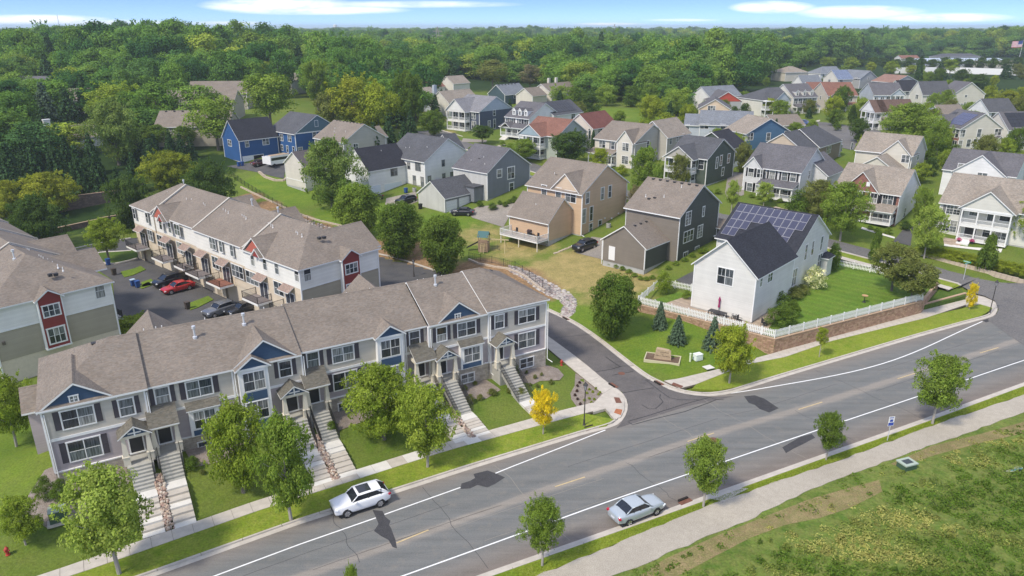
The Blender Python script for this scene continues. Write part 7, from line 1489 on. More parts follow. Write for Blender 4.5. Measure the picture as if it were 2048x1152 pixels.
# ================================================================== VEHICLES
CG=plain('car_glass',(.018,.021,.026),.06,spec=.7);CHROME=plain('chrome',(.6,.6,.62),.25,metal=.8);TYRE=plain('tyre',(.018,.018,.019),.85);LAMPR=plain('tail_lamp',(.45,.015,.04),.2);LAMPW=plain('head_lamp',(.75,.78,.8),.15);BLKP=plain('black_plastic',(.022,.022,.024),.5)
def carpaint(name,col,metal=0.0):
    if name in MATS:return MATS[name]
    m=plain(name,col,.3,metal=metal,spec=.5);m.node_tree.nodes['Principled BSDF'].inputs['Coat Weight'].default_value=.8;m.node_tree.nodes['Principled BSDF'].inputs['Coat Roughness'].default_value=.06;return m
KINDS={  'suv':dict(L=4.70,W=1.90,prof=[(-2.35,.42,.80,.60),(-2.28,.30,.98,.72),(-2.05,.26,1.05,.88),(-1.2,.25,1.13,.97),(-.85,.25,1.16,1.02),(.6,.25,1.18,1.05),(1.7,.27,1.19,1.10),(2.15,.32,1.16,1.08),(2.30,.40,1.02,.95),(2.35,.50,.78,.74)],gh=(-1.05,-.35,1.55,2.22,1.08,1.64),wb=(-1.38,1.37),r=.36,sun=True,cl=.76),'sedan':dict(L=4.75,W=1.82,prof=[(-2.37,.42,.66,.55),(-2.28,.28,.80,.65),(-2.0,.24,.90,.78),(-1.1,.23,.98,.90),(.6,.23,1.00,.94),(1.5,.24,1.04,.98),(2.1,.28,1.05,.98),(2.30,.34,.96,.90),(2.37,.45,.68,.66)],gh=(-1.05,-.25,.95,1.72,.95,1.46),wb=(-1.40,1.34),r=.33,sun=False,cl=.74),'van':dict(L=5.1,W=1.98,prof=[(-2.55,.42,.80,.62),(-2.45,.28,.95,.72),(-2.2,.25,1.05,.90),(-1.6,.24,1.12,1.02),(.6,.24,1.14,1.04),(2.2,.26,1.14,1.05),(2.50,.34,1.08,1.0),(2.55,.45,.80,.76)],gh=(-1.55,-.65,2.1,2.45,1.06,1.74),wb=(-1.5,1.5),r=.34,sun=False,cl=.74),}
def car(kind,paint,px,heading,label,extra=None,name='car',cat='car',group=None):
    K=KINDS[kind];g=G(*px);t=empty(name,(g.x,g.y,g.z+(.045 if g.z>.05 else .02)),heading);tag(t,label,cat,group);W2=K['W']/2
    bm=bmesh.new();rings=[]
    for x,zb,zs,zt in K['prof']:
        e=abs(x)/(K['L']/2);w=W2*(1-.16*max(0,e-.72)/.28*1.2);w=max(w,W2*.72)
        half=[(w*.86,zb),(w*.985,zb+.10),(w,(zb+zs)*.5),(w*.975,zs-.07),(w*.90,zs),(w*.55,zt+(zs-zt)*.6+.10),(0,zs+.045)]
        pts=[(x,y,z)for y,z in half]+[(x,-y,z)for y,z in half[-2::-1]];rings.append([bm.verts.new(p)for p in pts])
    for a,b in zip(rings,rings[1:]):
        for i in range(len(a)-1):bm.faces.new((a[i],a[i+1],b[i+1],b[i]))
        bm.faces.new((a[-1],a[0],b[0],b[-1]))
    bm.faces.new(rings[0]);bm.faces.new(rings[-1][::-1]);bmesh.ops.recalc_face_normals(bm,faces=bm.faces[:])
    me=bpy.data.meshes.new('body');bm.to_mesh(me);bm.free();me.materials.append(paint);me.polygons.foreach_set('use_smooth',[True]*len(me.polygons));o=put('body',me,t);sb=o.modifiers.new('s','SUBSURF');sb.levels=1;sb.render_levels=1
    xa,xb,xc,xd,zb,zr=K['gh'];wl=W2*.90;wu=W2*K['cl'];zr2=zr-.02;c=.05
    B=[(xa,wl-.06,zb),(xb,wu,zr-.06),(xc,wu,zr-.05),(xd,wl-.08,zb+.05)]
    # glass: one closed dark shell; roof skin and pillars on top of it
    gl=MB();V=[(x,y,z)for x,y,z in B]+[(x,-y,z)for x,y,z in B]+[(xa,wl-.06,zb-.25),(xd,wl-.08,zb-.2),(xa,-wl+.06,zb-.25),(xd,-wl+.08,zb-.2)]
    gl.add(V,[(0,3,2,1),(4,5,6,7),(0,1,5,4),(2,3,7,6),(1,2,6,5),(8,9,3,0),(4,7,11,10)]);gl.build('windows',CG,t)
    rf=MB();n=7;m=5;vs=[]
    for i in range(n):
        u=i/(n-1);x=xb-.06+(xc+.10-xb)*u
        for j in range(m):
            v=j/(m-1)*2-1;vs.append((x,v*(wu+.015),zr-.045+.075*(1-v*v)*.8+.04*math.sin(math.pi*u)))
    fs=[(i*m+j,(i+1)*m+j,(i+1)*m+j+1,i*m+j+1)for i in range(n-1)for j in range(m-1)];rf.add(vs,fs)
    for sg in(-1,1):
        for(p,r_)in(((xa,wl-.05,zb-.02),(xb-.03,wu+.01,zr-.03)),((xc+.06,wu+.01,zr-.03),(xd+.02,wl-.06,zb+.03))):
            rf.tube([(p[0],p[1]*sg,p[2]),(r_[0],r_[1]*sg,r_[2])],.045,5)
        rf.tube([(xb-.03,(wu+.01)*sg,zr-.03),((xb+xc)/2,(wu+.02)*sg,zr),(xc+.06,(wu+.01)*sg,zr-.03)],.03,5);
    o=rf.build('roof',paint,t,smooth=True);
    mid=(xb+xc)/2-.1
    for sg in(-1,1):
        for xm in(mid,mid+(xc-xb)*.55):pl=MB();pl.tube([(xm-.05,(wl-.015)*sg,zb-.02),(xm,(wu+.01)*sg,zr-.05)],.028,4);pl.build('pillar',BLKP,t)
    if kind!='sedan':  # D pillar mass
        dp=MB();
        for sg in(-1,1):dp.add([(xc-.35,(wu+.01)*sg,zr-.05),(xc+.05,(wu+.01)*sg,zr-.05),(xd+.02,(wl-.05)*sg,zb+.02),(xd-.25,(wl-.02)*sg,zb+.0)],[(0,1,2,3)if sg<0 else(3,2,1,0)])
        dp.build('rear_pillar',paint,t)
    if K['sun']and extra!='nosun':s_=MB();s_.box(xb+.12,-wu*.72,zr+.035,xb+1.15,wu*.72,zr+.06);s_.build('sunroof',CG,t)
    for x in K['wb']:
        for sg in(-1,1):
            a=MB();a.lathe([(K['r']+.055,-.02),(K['r']+.055,.02),(.1,.022)],16);ao=a.build('wheel_arch',BLKP,t,(x,sg*(W2-.045),K['r']+.02));ao.rotation_euler=(-sg*math.pi/2,0,0)
            w=MB();r=K['r'];w.lathe([(r-.09,-.11),(r-.01,-.11),(r,-.07),(r,.07),(r-.01,.11),(r-.10,.11)],18);wo=w.build('wheel',TYRE,t,(x,sg*(W2-.085),r));wo.rotation_euler=(-sg*math.pi/2,0,0)
            rm=MB();rm.lathe([(r-.10,.06),(r-.13,.07),(.06,.085),(0,.09)],10);
            for k in range(5):a_=k*1.2566;ca,sa=math.cos(a_),math.sin(a_);rm.add([(ca*.05-sa*.045,sa*.05+ca*.045,.115),(ca*.05+sa*.045,sa*.05-ca*.045,.115),(ca*(r-.09)+sa*.03,sa*(r-.09)-ca*.03,.105),(ca*(r-.09)-sa*.03,sa*(r-.09)+ca*.03,.105)],[(0,1,2,3)])
            rm.build('rim',[CHROME],wo)
    zf=K['prof'][1][2]
    for sg in(-1,1):
        hl=MB();hl.box(-.16,-.19,-.06,.12,.19,.05);ho=hl.build('headlight',LAMPW,t,(-K['L']/2+.21,sg*(W2*.72),zf-.14));ho.rotation_euler=(0,0,sg*.35)
        tl=MB();tl.box(-.10,-.2,-.07,.10,.2,.07);to=tl.build('tail_light',LAMPR,t,(K['L']/2-.16,sg*(W2*.74),K['prof'][-3][2]-.16));to.rotation_euler=(0,0,-sg*.35)
        mr=MB();mr.box(-.09,-.10,0,.07,.10,.14);mr.build('mirror',paint,t,(xa+.42,sg*(W2+.02),zb-.0))
    gr=MB();gr.box(-K['L']/2-.02,-.42,.42,-K['L']/2+.14,.42,.66);gr.build('grille',BLKP,t);pt=MB();pt.box(K['L']/2-.06,-.22,.62,K['L']/2+.015,.22,.74);pt.build('number_plate',plain('plate',(.6,.62,.66),.5),t)
    un=MB();un.box(-K['L']/2+.3,-W2+.12,.16,K['L']/2-.3,W2-.12,.34);un.build('underbody',BLKP,t);return t
def hd(p0,p1):a,b=G(*p0),G(*p1);return math.atan2(b.y-a.y,b.x-a.x)
ROADA=math.radians(29.3)
car('suv',carpaint('paint_white',(.80,.80,.80)),(722,1013),ROADA,'white crossover with dark panoramic sunroof parked at the near kerb')
car('sedan',carpaint('paint_silver',(.44,.49,.52),.35),(1272,1030),ROADA+math.pi+.0,'silver blue sedan parked on the far side of the main road')
A48=math.radians(48.6)
car('van',carpaint('paint_black',(.012,.013,.018)),(342,569),A48,'black minivan on the townhouse driveway beside the red car')
car('sedan',carpaint('paint_red',(.42,.012,.015)),(357,582),A48,'bright red sedan on the townhouse driveway')
car('suv',carpaint('paint_gunmetal',(.17,.18,.20),.4),(442,628),A48+.05,'grey wagon partly hidden behind the front row roof','nosun')
car('sedan',carpaint('paint_dark',(.02,.021,.024)),(486,625),A48+.05,'dark sedan beside the grey wagon behind the front row roof')
car('suv',carpaint('paint_black',(.012,.013,.018)),(1169,499),math.radians(40),'black off-road vehicle parked beside the taupe garage','nosun')
car('sedan',carpaint('paint_midnight',(.015,.016,.028)),(925,430),math.radians(170-180),'black sedan in front of the two door pale garage')
car('suv',carpaint('paint_black',(.012,.013,.018)),(812,407),math.radians(48),'black vehicle beside the white garage house','nosun')
car('sedan',carpaint('paint_black',(.012,.013,.018)),(745,402),math.radians(48),'rear of a black car half hidden behind the row of three trees')
car('sedan',carpaint('paint_blue',(.03,.07,.2)),(1609,250),math.radians(140),'small dark blue car parked on the upper street')
car('sedan',carpaint('paint_indigo',(.04,.04,.09)),(1873,222),math.radians(48),'dark car by the far cream garages')
car('sedan',carpaint('paint_maroon',(.07,.022,.020)),(522,331),math.radians(228),'old maroon round bodied car in front of the blue garage')
# white enclosed trailer
def trailer():
    g=G(556,331);t=empty('trailer',(g.x,g.y,g.z+.03),math.radians(50));tag(t,'white boxy van with open rear doors on the drive of the blue house','van');wh=carpaint('paint_white',(.8,.8,.8))
    mb=MB();mb.box(-2.6,-1.05,.55,2.6,1.05,2.55);mb.box(2.6,-.95,.55,3.6,.95,1.4);mb.build('body',wh,t);mb=MB();mb.box(-2.3,-1.07,1.5,2.2,-1.05,2.15);mb.box(2.55,-.9,1.45,2.75,.9,2.3);mb.build('side_window',CG,t)
    for y in(-1.05,1.05):mb=MB();mb.box(-.04,-.5,.6,.0,.5,2.45);o=mb.build('rear_door',wh,t,(-2.7,y*1.35,0),.5 if y>0 else-.5)
    for x in(-1.6,2.5):
        for y in(-1,1):w=MB();w.lathe([(0,-.1),(.38,-.1),(.38,.1),(0,.1)],12);wo=w.build('wheel',TYRE,t,(x,y,.38));wo.rotation_euler=(math.pi/2,0,0)
    mb=MB();mb.box(-2.2,-.8,2.6,3.0,-.2,2.66);mb.box(-2.0,.0,2.6,2.6,.6,2.68);mb.build('roof_load',plain('lumber',(.45,.33,.22),.8),t)
trailer()
# ================================================================== STREET FURNITURE
def place(name,px,label,cat,parts,rz=0.0,group=None,dz=0.0):
    g=G(*px);t=empty(name,(g.x,g.y,g.z+dz),rz);tag(t,label,cat,group);parts(t);return t
BRZ=plain('lamp_bronze',(.05,.045,.045),.5)
def lamp(px,top,label):
    g=G(*px);lo,hi=1,12
    for _ in range(30):
        m_=(lo+hi)/2;
        if proj(g.x,g.y,g.z+m_)[1]<top:hi=m_
        else:lo=m_
    H_=m_
    def parts(t):
        mb=MB();mb.lathe([(0,0),(.17,0),(.17,.12),(.11,.2),(.085,.7),(.06,.8),(.05,H_-.95),(.10,H_-.9),(.04,H_-.82)],10);mb.build('pole',BRZ,t)
        mb=MB();mb.lathe([(.09,H_-.84),(.20,H_-.35),(.22,H_-.33)],6);mb.build('lantern_glass',plain('lantern_glass',(.35,.35,.36),.2),t);mb=MB();mb.lathe([(.26,H_-.33),(.24,H_-.27),(.07,H_-.08),(.05,H_),(0,H_)],6);mb.build('lantern_cap',BRZ,t)
        mb=MB();[mb.tube([(.09*math.cos(a),.09*math.sin(a),H_-.84),(.21*math.cos(a),.21*math.sin(a),H_-.34)],.016,4)for a in(0,1.047*2,1.047*4,1.047,3.1416,1.047*5)];mb.build('lantern_frame',BRZ,t)
    return place('street_lamp',px,label,'street lamp',parts)
lamp((1168,852),764,'tall lantern street lamp on the verge at the near corner');lamp((1979,627),560,'lantern street lamp at the far right corner, leaning in view');lamp((60,750),698,'black lantern lamp post beside the left khaki wall');lamp((828,553),518,'black lantern lamp post on the alley behind the rear row')
def sign(t):
    mb=MB();mb.box(-.03,-.02,0,.03,.02,2.4);mb.build('post',plain('galvanised',(.62,.64,.67),.35,metal=.3),t)
    mb=MB();mb.box(-.30,-.035,1.75,.30,-.02,2.75);p=mb.build('plate',WHITE,t);mb=MB();mb.box(-.27,-.042,1.80,.27,-.036,2.12);mb.box(-.16,-.042,2.2,.16,-.036,2.45);mb.build('blue_field',plain('sign_blue',(.02,.06,.35),.5),p)
    mb=MB();[mb.box(-.22+.11*i,-.042,2.56,-.15+.11*i,-.036,2.70)for i in range(4)];mb.box(-.2,-.045,1.9,.2,-.0425,1.94);mb.box(-.14,-.045,2.0,.14,-.0425,2.03);mb.build('lettering',plain('sign_letter',(.10,.13,.4),.5),p)
sg=place('road_sign',(1774,884),'small white sign with a blue band on a thin post on the south verge','sign',sign,math.radians(10))
def ssign(t):
    mb=MB();mb.box(-.03,-.03,0,.03,.03,2.7);mb.build('post',plain('galvanised',(.62,.64,.67),.35,metal=.3),t);gm=plain('sign_green',(.03,.32,.18),.5)
    for k,rz in enumerate((.5,-1.0)):mb=MB();mb.box(-.55,-.012,0,.55,.012,.22);b=mb.build('blade',gm,t,(0,0,2.7+.25*k),rz);mb=MB();[mb.box(-.42+.14*i,-.016,.06,-.34+.14*i,-.0125,.16)for i in range(6)];mb.build('lettering',WHITE,b)
place('street_name_sign',(1926,562),'green street name blades on a post at the far intersection','sign',ssign)
def ubox(w,d,hh,col,lid=None,pad=True):
    def f(t):
        m=plain('box_'+col[0],col[1],.5,noise=.06);mb=MB();mb.add([(-w/2,-d/2,.05),(w/2,-d/2,.05),(w/2,d/2,.05),(-w/2,d/2,.05),(-w/2*.96,-d/2*.96,hh),(w/2*.96,-d/2*.96,hh),(w/2*.96,d/2*.96,hh),(-w/2*.96,d/2*.96,hh)],[(4,5,6,7),(0,1,5,4),(1,2,6,5),(2,3,7,6),(3,0,4,7)]);mb.build('cabinet',m,t)
        mb=MB();mb.box(-w/2-.02,-d/2-.02,hh,w/2+.02,d/2+.02,hh+.06);mb.build('lid',plain('lid_'+col[0],lid or col[1],.5),t)
        mb=MB();mb.box(-w*.3,-d/2-.015,.2,w*.3,-d/2+.01,hh-.1);mb.build('door',m,t)
        if pad:mb=MB();mb.box(-w/2-.2,-d/2-.2,-.1,w/2+.2,d/2+.2,.05);mb.build('pad',CONC,t)
    return f
place('transformer_box',(119,1040),'green transformer cabinet with pale lid in the left corner bed','utility box',ubox(1.2,.95,1.0,('green',(.055,.10,.065)),(.27,.32,.26)),math.radians(30))
place('utility_box',(1395,720),'white utility cabinet on the corner lawn','utility box',ubox(.95,.7,.75,('white',(.72,.78,.72)),pad=False),math.radians(25))
place('utility_post',(1380,723),'short cream pipe shaped pedestal left of the white cabinet','utility post',lambda t:(MB().lathe([(0,0),(.11,0),(.11,.95),(.13,.96),(.13,1.05),(0,1.08)],10)).build('pipe',plain('pedestal',(.66,.72,.50),.6),t))
place('access_slab',(1417,735),'flat pale access slab in the lawn by the sidewalk','slab',lambda t:(MB().box(-.55,-.45,0,.55,.45,.06)).build('plate',CONCL,t),math.radians(25))
place('utility_box',(1812,937),'low green fibre vault with a dark window on its lid beside the gravel path','utility box',lambda t:((MB().box(-.65,-.5,-.1,.65,.5,.6)).build('vault',plain('box_green',(.055,.10,.065),.5),t),(MB().box(-.72,-.57,.6,.72,.57,.72)).build('lid',plain('lid_pale',(.36,.42,.35),.5),t),(MB().box(-.42,-.3,.72,.42,.3,.74)).build('window',plain('box_window',(.05,.06,.07),.3),t)),math.radians(20))
def hyd(t):
    mb=MB();mb.lathe([(0,0),(.16,0),(.16,.06),(.11,.08),(.11,.5),(.15,.52),(.15,.58),(.10,.66),(.04,.72),(.04,.78),(0,.78)],12);b=mb.build('barrel',plain('hydrant_red',(.40,.045,.035),.5),t)
    for a in(0,math.pi,math.pi*1.5):c=MB();c.tube([(.08*math.cos(a),.08*math.sin(a),.42),(.21*math.cos(a),.21*math.sin(a),.42)],.055,8);c.build('nozzle',plain('hydrant_red',(.40,.045,.035),.5),t)
place('fire_hydrant',(16,1110),'red fire hydrant on the lawn at the bottom left','hydrant',hyd);place('fire_hydrant',(1123,731),'red fire hydrant beside the sidewalk at the right end of the row','hydrant',hyd)
def binf(col,lid=None):
    def f(t):
        m=plain('bin_'+str(col),col,.5);mb=MB();a,b=.25,.31;mb.add([(-a,-a,.08),(a,-a,.08),(a,a,.08),(-a,a,.08),(-b,-b,1.0),(b,-b,1.0),(b,b,1.0),(-b,b,1.0)],[(0,1,5,4),(1,2,6,5),(2,3,7,6),(3,0,4,7)]);mb.build('tub',m,t)
        mb=MB();mb.box(-.34,-.35,1.0,.34,.34,1.09);mb.build('lid',plain('binlid_'+str(lid or col),lid or col,.5),t)
        for s in(-.24,.24):w=MB();w.tube([(s-.03,.27,.1),(s+.03,.27,.1)],.1,8);w.build('wheel',TYRE,t)
    return f
BB=(.022,.075,.26);BR=(.065,.05,.04)
for px,l,c,ld in(((217,530),'blue wheeled bin on the court island kerb',BB,None),((229,550),'dark brown wheeled bin left of the driveways',BR,None),((267,572),'blue bin with pale lid, left of the pair in the court',BB,(.4,.5,.6)),((276,575),'blue bin, right of the pair in the court',BB,None),((376,618),'brown wheeled bin beside the grass strip in front of the red sedan',BR,None),((478,333),'blue bin left of the blue garage doors, left one',BB,None),((485,332),'blue bin left of the blue garage doors, right one',BB,None),((812,386),'blue bin beside the white garage door',BB,None),((841,418),'black bin at the pale garage corner',(.015,.015,.017),None)):
    place('wheeled_bin',px,l,'bin',binf(c,ld),A48,'wheeled bins')
# monument stone in a timber frame on the corner lawn
def monu(t):
    ST=plain('sandstone',(.42,.32,.21),.9,noise=.2,nscale=4);mb=MB();P_=[(-1.0,.0),(1.02,.0),(.95,1.0),(.70,1.16),(-.15,1.25),(-.78,1.28),(-.84,.8)]
    n=len(P_);mb.add([(x,-.32,z+.08)for x,z in P_]+[(x*.93,.28,z*.98+.08)for x,z in P_],[tuple(range(n)),tuple(range(2*n-1,n-1,-1))]+[(i,i+n,(i+1)%n+n,(i+1)%n)for i in range(n)]);mb.build('stone',ST,t)
    mb=MB();mb.box(-1.95,-1.0,-.2,1.95,1.05,.08);mb.build('bed',MULCH,t);m=plain('timber_edge',(.50,.46,.30),.8)
    for a in((-2.05,-1.1,2.05,-.98),(-2.05,1.03,2.05,1.15),(-2.05,-.98,-1.93,1.03),(1.93,-.98,2.05,1.03)):e=MB();e.box(a[0],a[1],-.2,a[2],a[3],.16);e.build('edging',m,t)
    cm=plain('carved_dark',(.12,.085,.055),.9)  # three lines of worn, unreadable carving
    for z,n_,x0,w_ in((.93,7,-.32,.13),(.72,2,-.08,.10),(.46,11,-.78,.135)):
        for k in range(n_):g=MB();x=x0+k*w_*1.12;a=random.uniform(.6,1);g.box(x,-.336,z,x+.03,-.315,z+.13*a);g.box(x+.031,-.336,z+random.choice((0,.05,.1)),x+w_*.75,-.315,z+.025+random.choice((.0,.05,.1))+.03);g.build('carved_letter',cm,t)
place('monument_stone',(1325,718),'carved sandstone entry marker in a timber edged bed on the corner lawn','monument',monu,math.radians(-18))
# storm drains
for px,l in(((1180,857),'rusty kerb drain on the near corner of the main road'),((1227,771),'rusty drain grate on the corner pad edge of the side street'),((1318,766),'kerb drain across the side street'),((1133,637),'kerb drain at the foot of the rock channel'),((1370,1003),'rusty kerb drain beside the silver car')):
    p=P(*px);t=put('storm_drain',None,None,(p.x,p.y,0),0);tag(t,l,'drain');t.rotation_euler=(0,0,ROADA if px[1]>800 else math.radians(120));t.empty_display_size=.3
    mb=MB();mb.box(-.62,-.26,.0,.62,.16,.035);mb.build('grate',RUST,t);mb=MB();mb.box(-.5,.16,.02,.5,.34,.16);mb.build('opening',plain('drain_dark',(.02,.015,.012),.9),t)
# ================================================================== SOLAR HOUSE YARD
YZ=1.9
corner=P(1546,707.8,0);wl_a=P(1275,610,1.2);wl_b=P(1886,598,0.3)
fencepx_front=[(1276,612),(1546,676),(1843,603)]
def wallpt(px,py,z):p=P(px,py,z);return Vector((p.x,p.y,0))
Wc=Vector((corner.x,corner.y,0));Wl=wallpt(1276,609,YZ);Wr=wallpt(1846,606,YZ-.3)
yard=[Wl,Wc,Wr]+[wallpt(1875,570,1.5),wallpt(1760,535,2.2),wallpt(1680,520,2.4),wallpt(1560,470,2.6),wallpt(1430,500,2.4),wallpt(1390,570,2.2)]
drape('yard_lawn',[(p.x,p.y)for p in yard],MOWN,off=0,flat=YZ,thick=2.3)
BLK=masonry('wall_block',[(.36,.23,.155),(.30,.185,.125)],sc=(.42,.16),mortar=(.16,.11,.08),msize=.014)
def block_wall(name,label,A,B,ztop,zbot=-.3,thick=.32,course=.19,bl=.42,mat=None,cap=True,par=None,zt2=None):
    """dry stacked blocks, every block with its own faces, joined per course (past counting at this size)"""
    A,B=Vector((A.x,A.y,0)),Vector((B.x,B.y,0));d=(B-A);L_=d.length;t=empty(name,(A.x,A.y,0),math.atan2(d.y,d.x));tag(t,label,'retaining wall');mb=MB()
    nz=int((ztop-zbot)/course);core=MB();core.box(0,.05,zbot,L_,thick+.1,ztop-.02);core.build('core',plain('wall_core',(.10,.07,.05),.9),t)
    M=[plain('block_a',(.36,.22,.15),.9,noise=.15,nscale=2),plain('block_b',(.30,.18,.12),.9,noise=.15,nscale=2),plain('block_c',(.42,.27,.185),.9,noise=.15,nscale=2)]if mat is None else mat
    for k in range(nz):
        z=ztop-(k+1)*course;x=-random.uniform(0,bl)
        while x<L_:
            w=bl*random.choice((.7,1,1.3));x0,x1=max(0,x+.012),min(L_,x+w-.012)
            if x1>x0+.05:j=random.uniform(0,.02);mb.box(x0,-j,z+.01,x1,.06,z+course-.008,random.randrange(3),skip=('k','b'))
            x+=w
    o=mb.build('block',M,t);o['kind']='stuff'
    if cap:
        n=max(1,int(L_/.55));cm=MB();
        for i in range(n):cm.box(L_*i/n+.01,-.05,ztop,L_*(i+1)/n-.01,thick,ztop+.09+random.uniform(0,.008))
        c=cm.build('cap_stone',plain('cap_tan',(.43,.30,.20),.9,noise=.12,nscale=2),t);c['kind']='stuff'
    return t,L_
w1,L1=block_wall('retaining_wall','reddish block retaining wall under the picket fence, lawn side',Wl,Wc,YZ-.03);w2,L2_=block_wall('retaining_wall','reddish block retaining wall under the picket fence, sidewalk side',Wc,Wr,YZ-.03)
pk=MB();pk.add([(-.065,-.01,0),(.065,-.01,0),(.065,.012,0),(-.065,.012,0),(-.065,-.01,.90),(.065,-.01,.90),(.065,.012,.90),(-.065,.012,.90),(0,-.01,1.0),(0,.012,1.0)],[(0,1,5,8,4),(3,7,9,6,2),(1,2,6,5),(0,4,7,3),(4,8,9,7),(5,6,9,8)]);PKM=pk.mesh('picket',WHITE)
def picket_fence(label,A,B,z,z2=None,single=True,sp_=.215,hh=1.0):
    A,B=Vector((A.x,A.y,z)),Vector((B.x,B.y,z if z2 is None else z2));d=B-A;L_=math.hypot(d.x,d.y);t=empty('picket_fence',A,math.atan2(d.y,d.x));tag(t,label,'fence');n=int(L_/sp_);sl=d.z/L_
    if single:
        for i in range(n+1):u=L_*i/n;put('picket',PKM,t,(u,0,.12+u*sl)).scale=(1,1,hh)
    else:
        mb=MB()
        for i in range(n+1):u=L_*i/n;mb.box(u-.045,-.01,.12+u*sl,u+.045,.012,.12+u*sl+.92*hh)
        o=mb.build('picket',WHITE,t);o['kind']='stuff'
    for zz in(.32,.80):mb=MB();mb.add([(0,.016,zz*hh),(L_,.016,zz*hh+sl*L_),(L_,.05,zz*hh+sl*L_),(0,.05,zz*hh)]+[(0,.014,zz*hh+.09),(L_,.014,zz*hh+.09+sl*L_),(L_,.05,zz*hh+.09+sl*L_),(0,.05,zz*hh+.09)],[(4,5,6,7),(0,1,5,4),(3,2,1,0),(2,3,7,6)]);mb.build('rail',WHITE,t)
    for i in range(int(L_/2.4)+2):u=min(L_,2.4*i);mb=MB();mb.box(-.055,-.04,0,.055,.07,1.12*hh);mb.box(-.07,-.055,1.12*hh,.07,.085,1.15*hh);mb.build('post',WHITE,t,(u,0,u*sl))
    return t
off=Vector((0,.22,0))
nrm1=(Wc-Wl).normalized();nrm1=Vector((-nrm1.y,nrm1.x,0));nrm2=(Wr-Wc).normalized();nrm2=Vector((-nrm2.y,nrm2.x,0));cin=Wc+(nrm1+nrm2)*.14
picket_fence('white picket fence along the top of the wall, lawn side',Wl+nrm1*.15,cin,YZ+.06);picket_fence('white picket fence along the top of the wall, sidewalk side',cin,Wr+nrm2*.15,YZ+.06)
Fl=wallpt(1318,568,YZ+.3);picket_fence('short white picket fence running back from the left wall end',Fl,Wl,YZ+.1,single=False);picket_fence('white picket fence between the left shrub and the solar house',Fl,wallpt(1392,585,YZ+.1),YZ+.1,single=False)
picket_fence('white picket fence on the far side of the lawn along the upper street',wallpt(1674,531,YZ+.35),wallpt(1775,553,YZ+.2),YZ+.3,single=False)
# patio paving and planting bed edges
block_wall('retaining_wall','short end of the reddish block wall at the right end of the fenced lawn',Wr,wallpt(1876,571,1.5),YZ-.03)
pat=drape('patio',[(p.x,p.y)for p in[wallpt(*a,YZ)for a in((1330,607),(1375,592),(1392,598),(1500,640),(1540,612),(1560,625),(1535,660),(1520,668),(1400,640))]],PAVERS,off=.03,flat=YZ);
def table(t):
    m=plain('patio_dark',(.035,.035,.038),.5);mb=MB()
    for i in range(6):g=MB();g.box(-1.15,-.50+.168*i,.72,1.15,-.345+.168*i,.75);g.build('slat',m,t)
    for x in(-1.05,1.05):
        for y in(-.42,.42):l=MB();l.box(x-.04,y-.04,0,x+.04,y+.04,.72);l.build('leg',m,t)
def yplace(name,px,label,cat,f,rz=0.0,z=YZ+.03):p=P(*px,z);t=empty(name,(p.x,p.y,z),rz);tag(t,label,cat);f(t);return t
WA=solar.ang-math.pi/2;yplace('patio_table',(1434,634),'long dark patio table behind the picket fence','table',table,WA)
def umb(t):
    mb=MB();mb.lathe([(0,0),(.22,0),(.22,.06),(.03,.08),(.025,2.5),(0,2.55)],10);mb.build('pole',BLACKM,t);m=plain('umbrella_magenta',(.30,.02,.11),.8)
    mb=MB();mb.lathe([(.11,1.05),(.14,1.15),(.10,1.6),(.12,2.0),(.17,2.05),(.05,2.5),(0,2.6)],9);mb.build('folded_canopy',m,t)
yplace('parasol',(1436,630),'folded magenta parasol standing at the patio table','parasol',umb)
def chair(t):
    m=plain('patio_dark',(.035,.035,.038),.5);g=MB();g.box(-.26,-.26,.40,.26,.26,.45);g.build('seat',m,t)
    for i in range(5):g=MB();g.box(-.24+.1*i,.22,.45,-.165+.1*i,.26,1.05);g.build('slat',m,t)
    for x in(-.24,.24):
        for y in(-.24,.24):l=MB();l.box(x-.025,y-.025,0,x+.025,y+.025,.40);l.build('leg',m,t)
        l=MB();l.box(x-.03,-.26,.62,x+.03,.26,.66);l.build('armrest',m,t)
yplace('patio_chair',(1468,638),'dark slatted patio chair standing against the pale house wall','chair',chair,WA);yplace('patio_chair',(1478,646),'second dark patio chair turned towards the fence','chair',chair,WA+1.5);yplace('patio_chair',(1527,652),'dark patio chair beside the clipped evergreen','chair',chair,WA+2.5)
def bird(t):
    mb=MB();mb.lathe([(0,0),(.25,0),(.22,.05),(.05,.1),(.04,.8)],10);mb.build('stem',BLACKM,t);mb=MB();mb.lathe([(.04,.8),(.38,.88),(.42,.95),(.3,.93),(0,.9)],16);mb.build('bowl',plain('terracotta',(.45,.28,.14),.8),t)
yplace('bird_bath',(1728,604),'bird bath in the middle of the mown lawn','bird bath',bird)
def acu(t):
    mb=MB();mb.lathe([(0,0),(.42,0),(.42,.75),(.36,.8),(0,.8)],14);mb.build('housing',plain('ac_grey',(.33,.33,.31),.6),t);mb=MB();mb.lathe([(.3,.81),(.02,.83)],14);mb.build('fan_grille',BLKP,t)
yplace('air_conditioner',(1611,570),'round grey air conditioner beside the white hydrangea','air conditioner',acu)
place('air_conditioner',(1217,455),'air conditioner beside the tan house wall','air conditioner',acu);place('air_conditioner',(829,383),'dark air conditioner between the white houses','air conditioner',acu)
lw,_l=block_wall('retaining_wall','low reddish block wall continuing towards the far corner',Wr+Vector((-.5,.6,0)),P(1932,594,.2),.75);
drape('raised_bed',[(p.x,p.y)for p in[wallpt(*a,.75)for a in((1848,612),(1932,591),(1925,580),(1885,565),(1850,585))]],DARKTURF,off=0,flat=.74,thick=1.0)
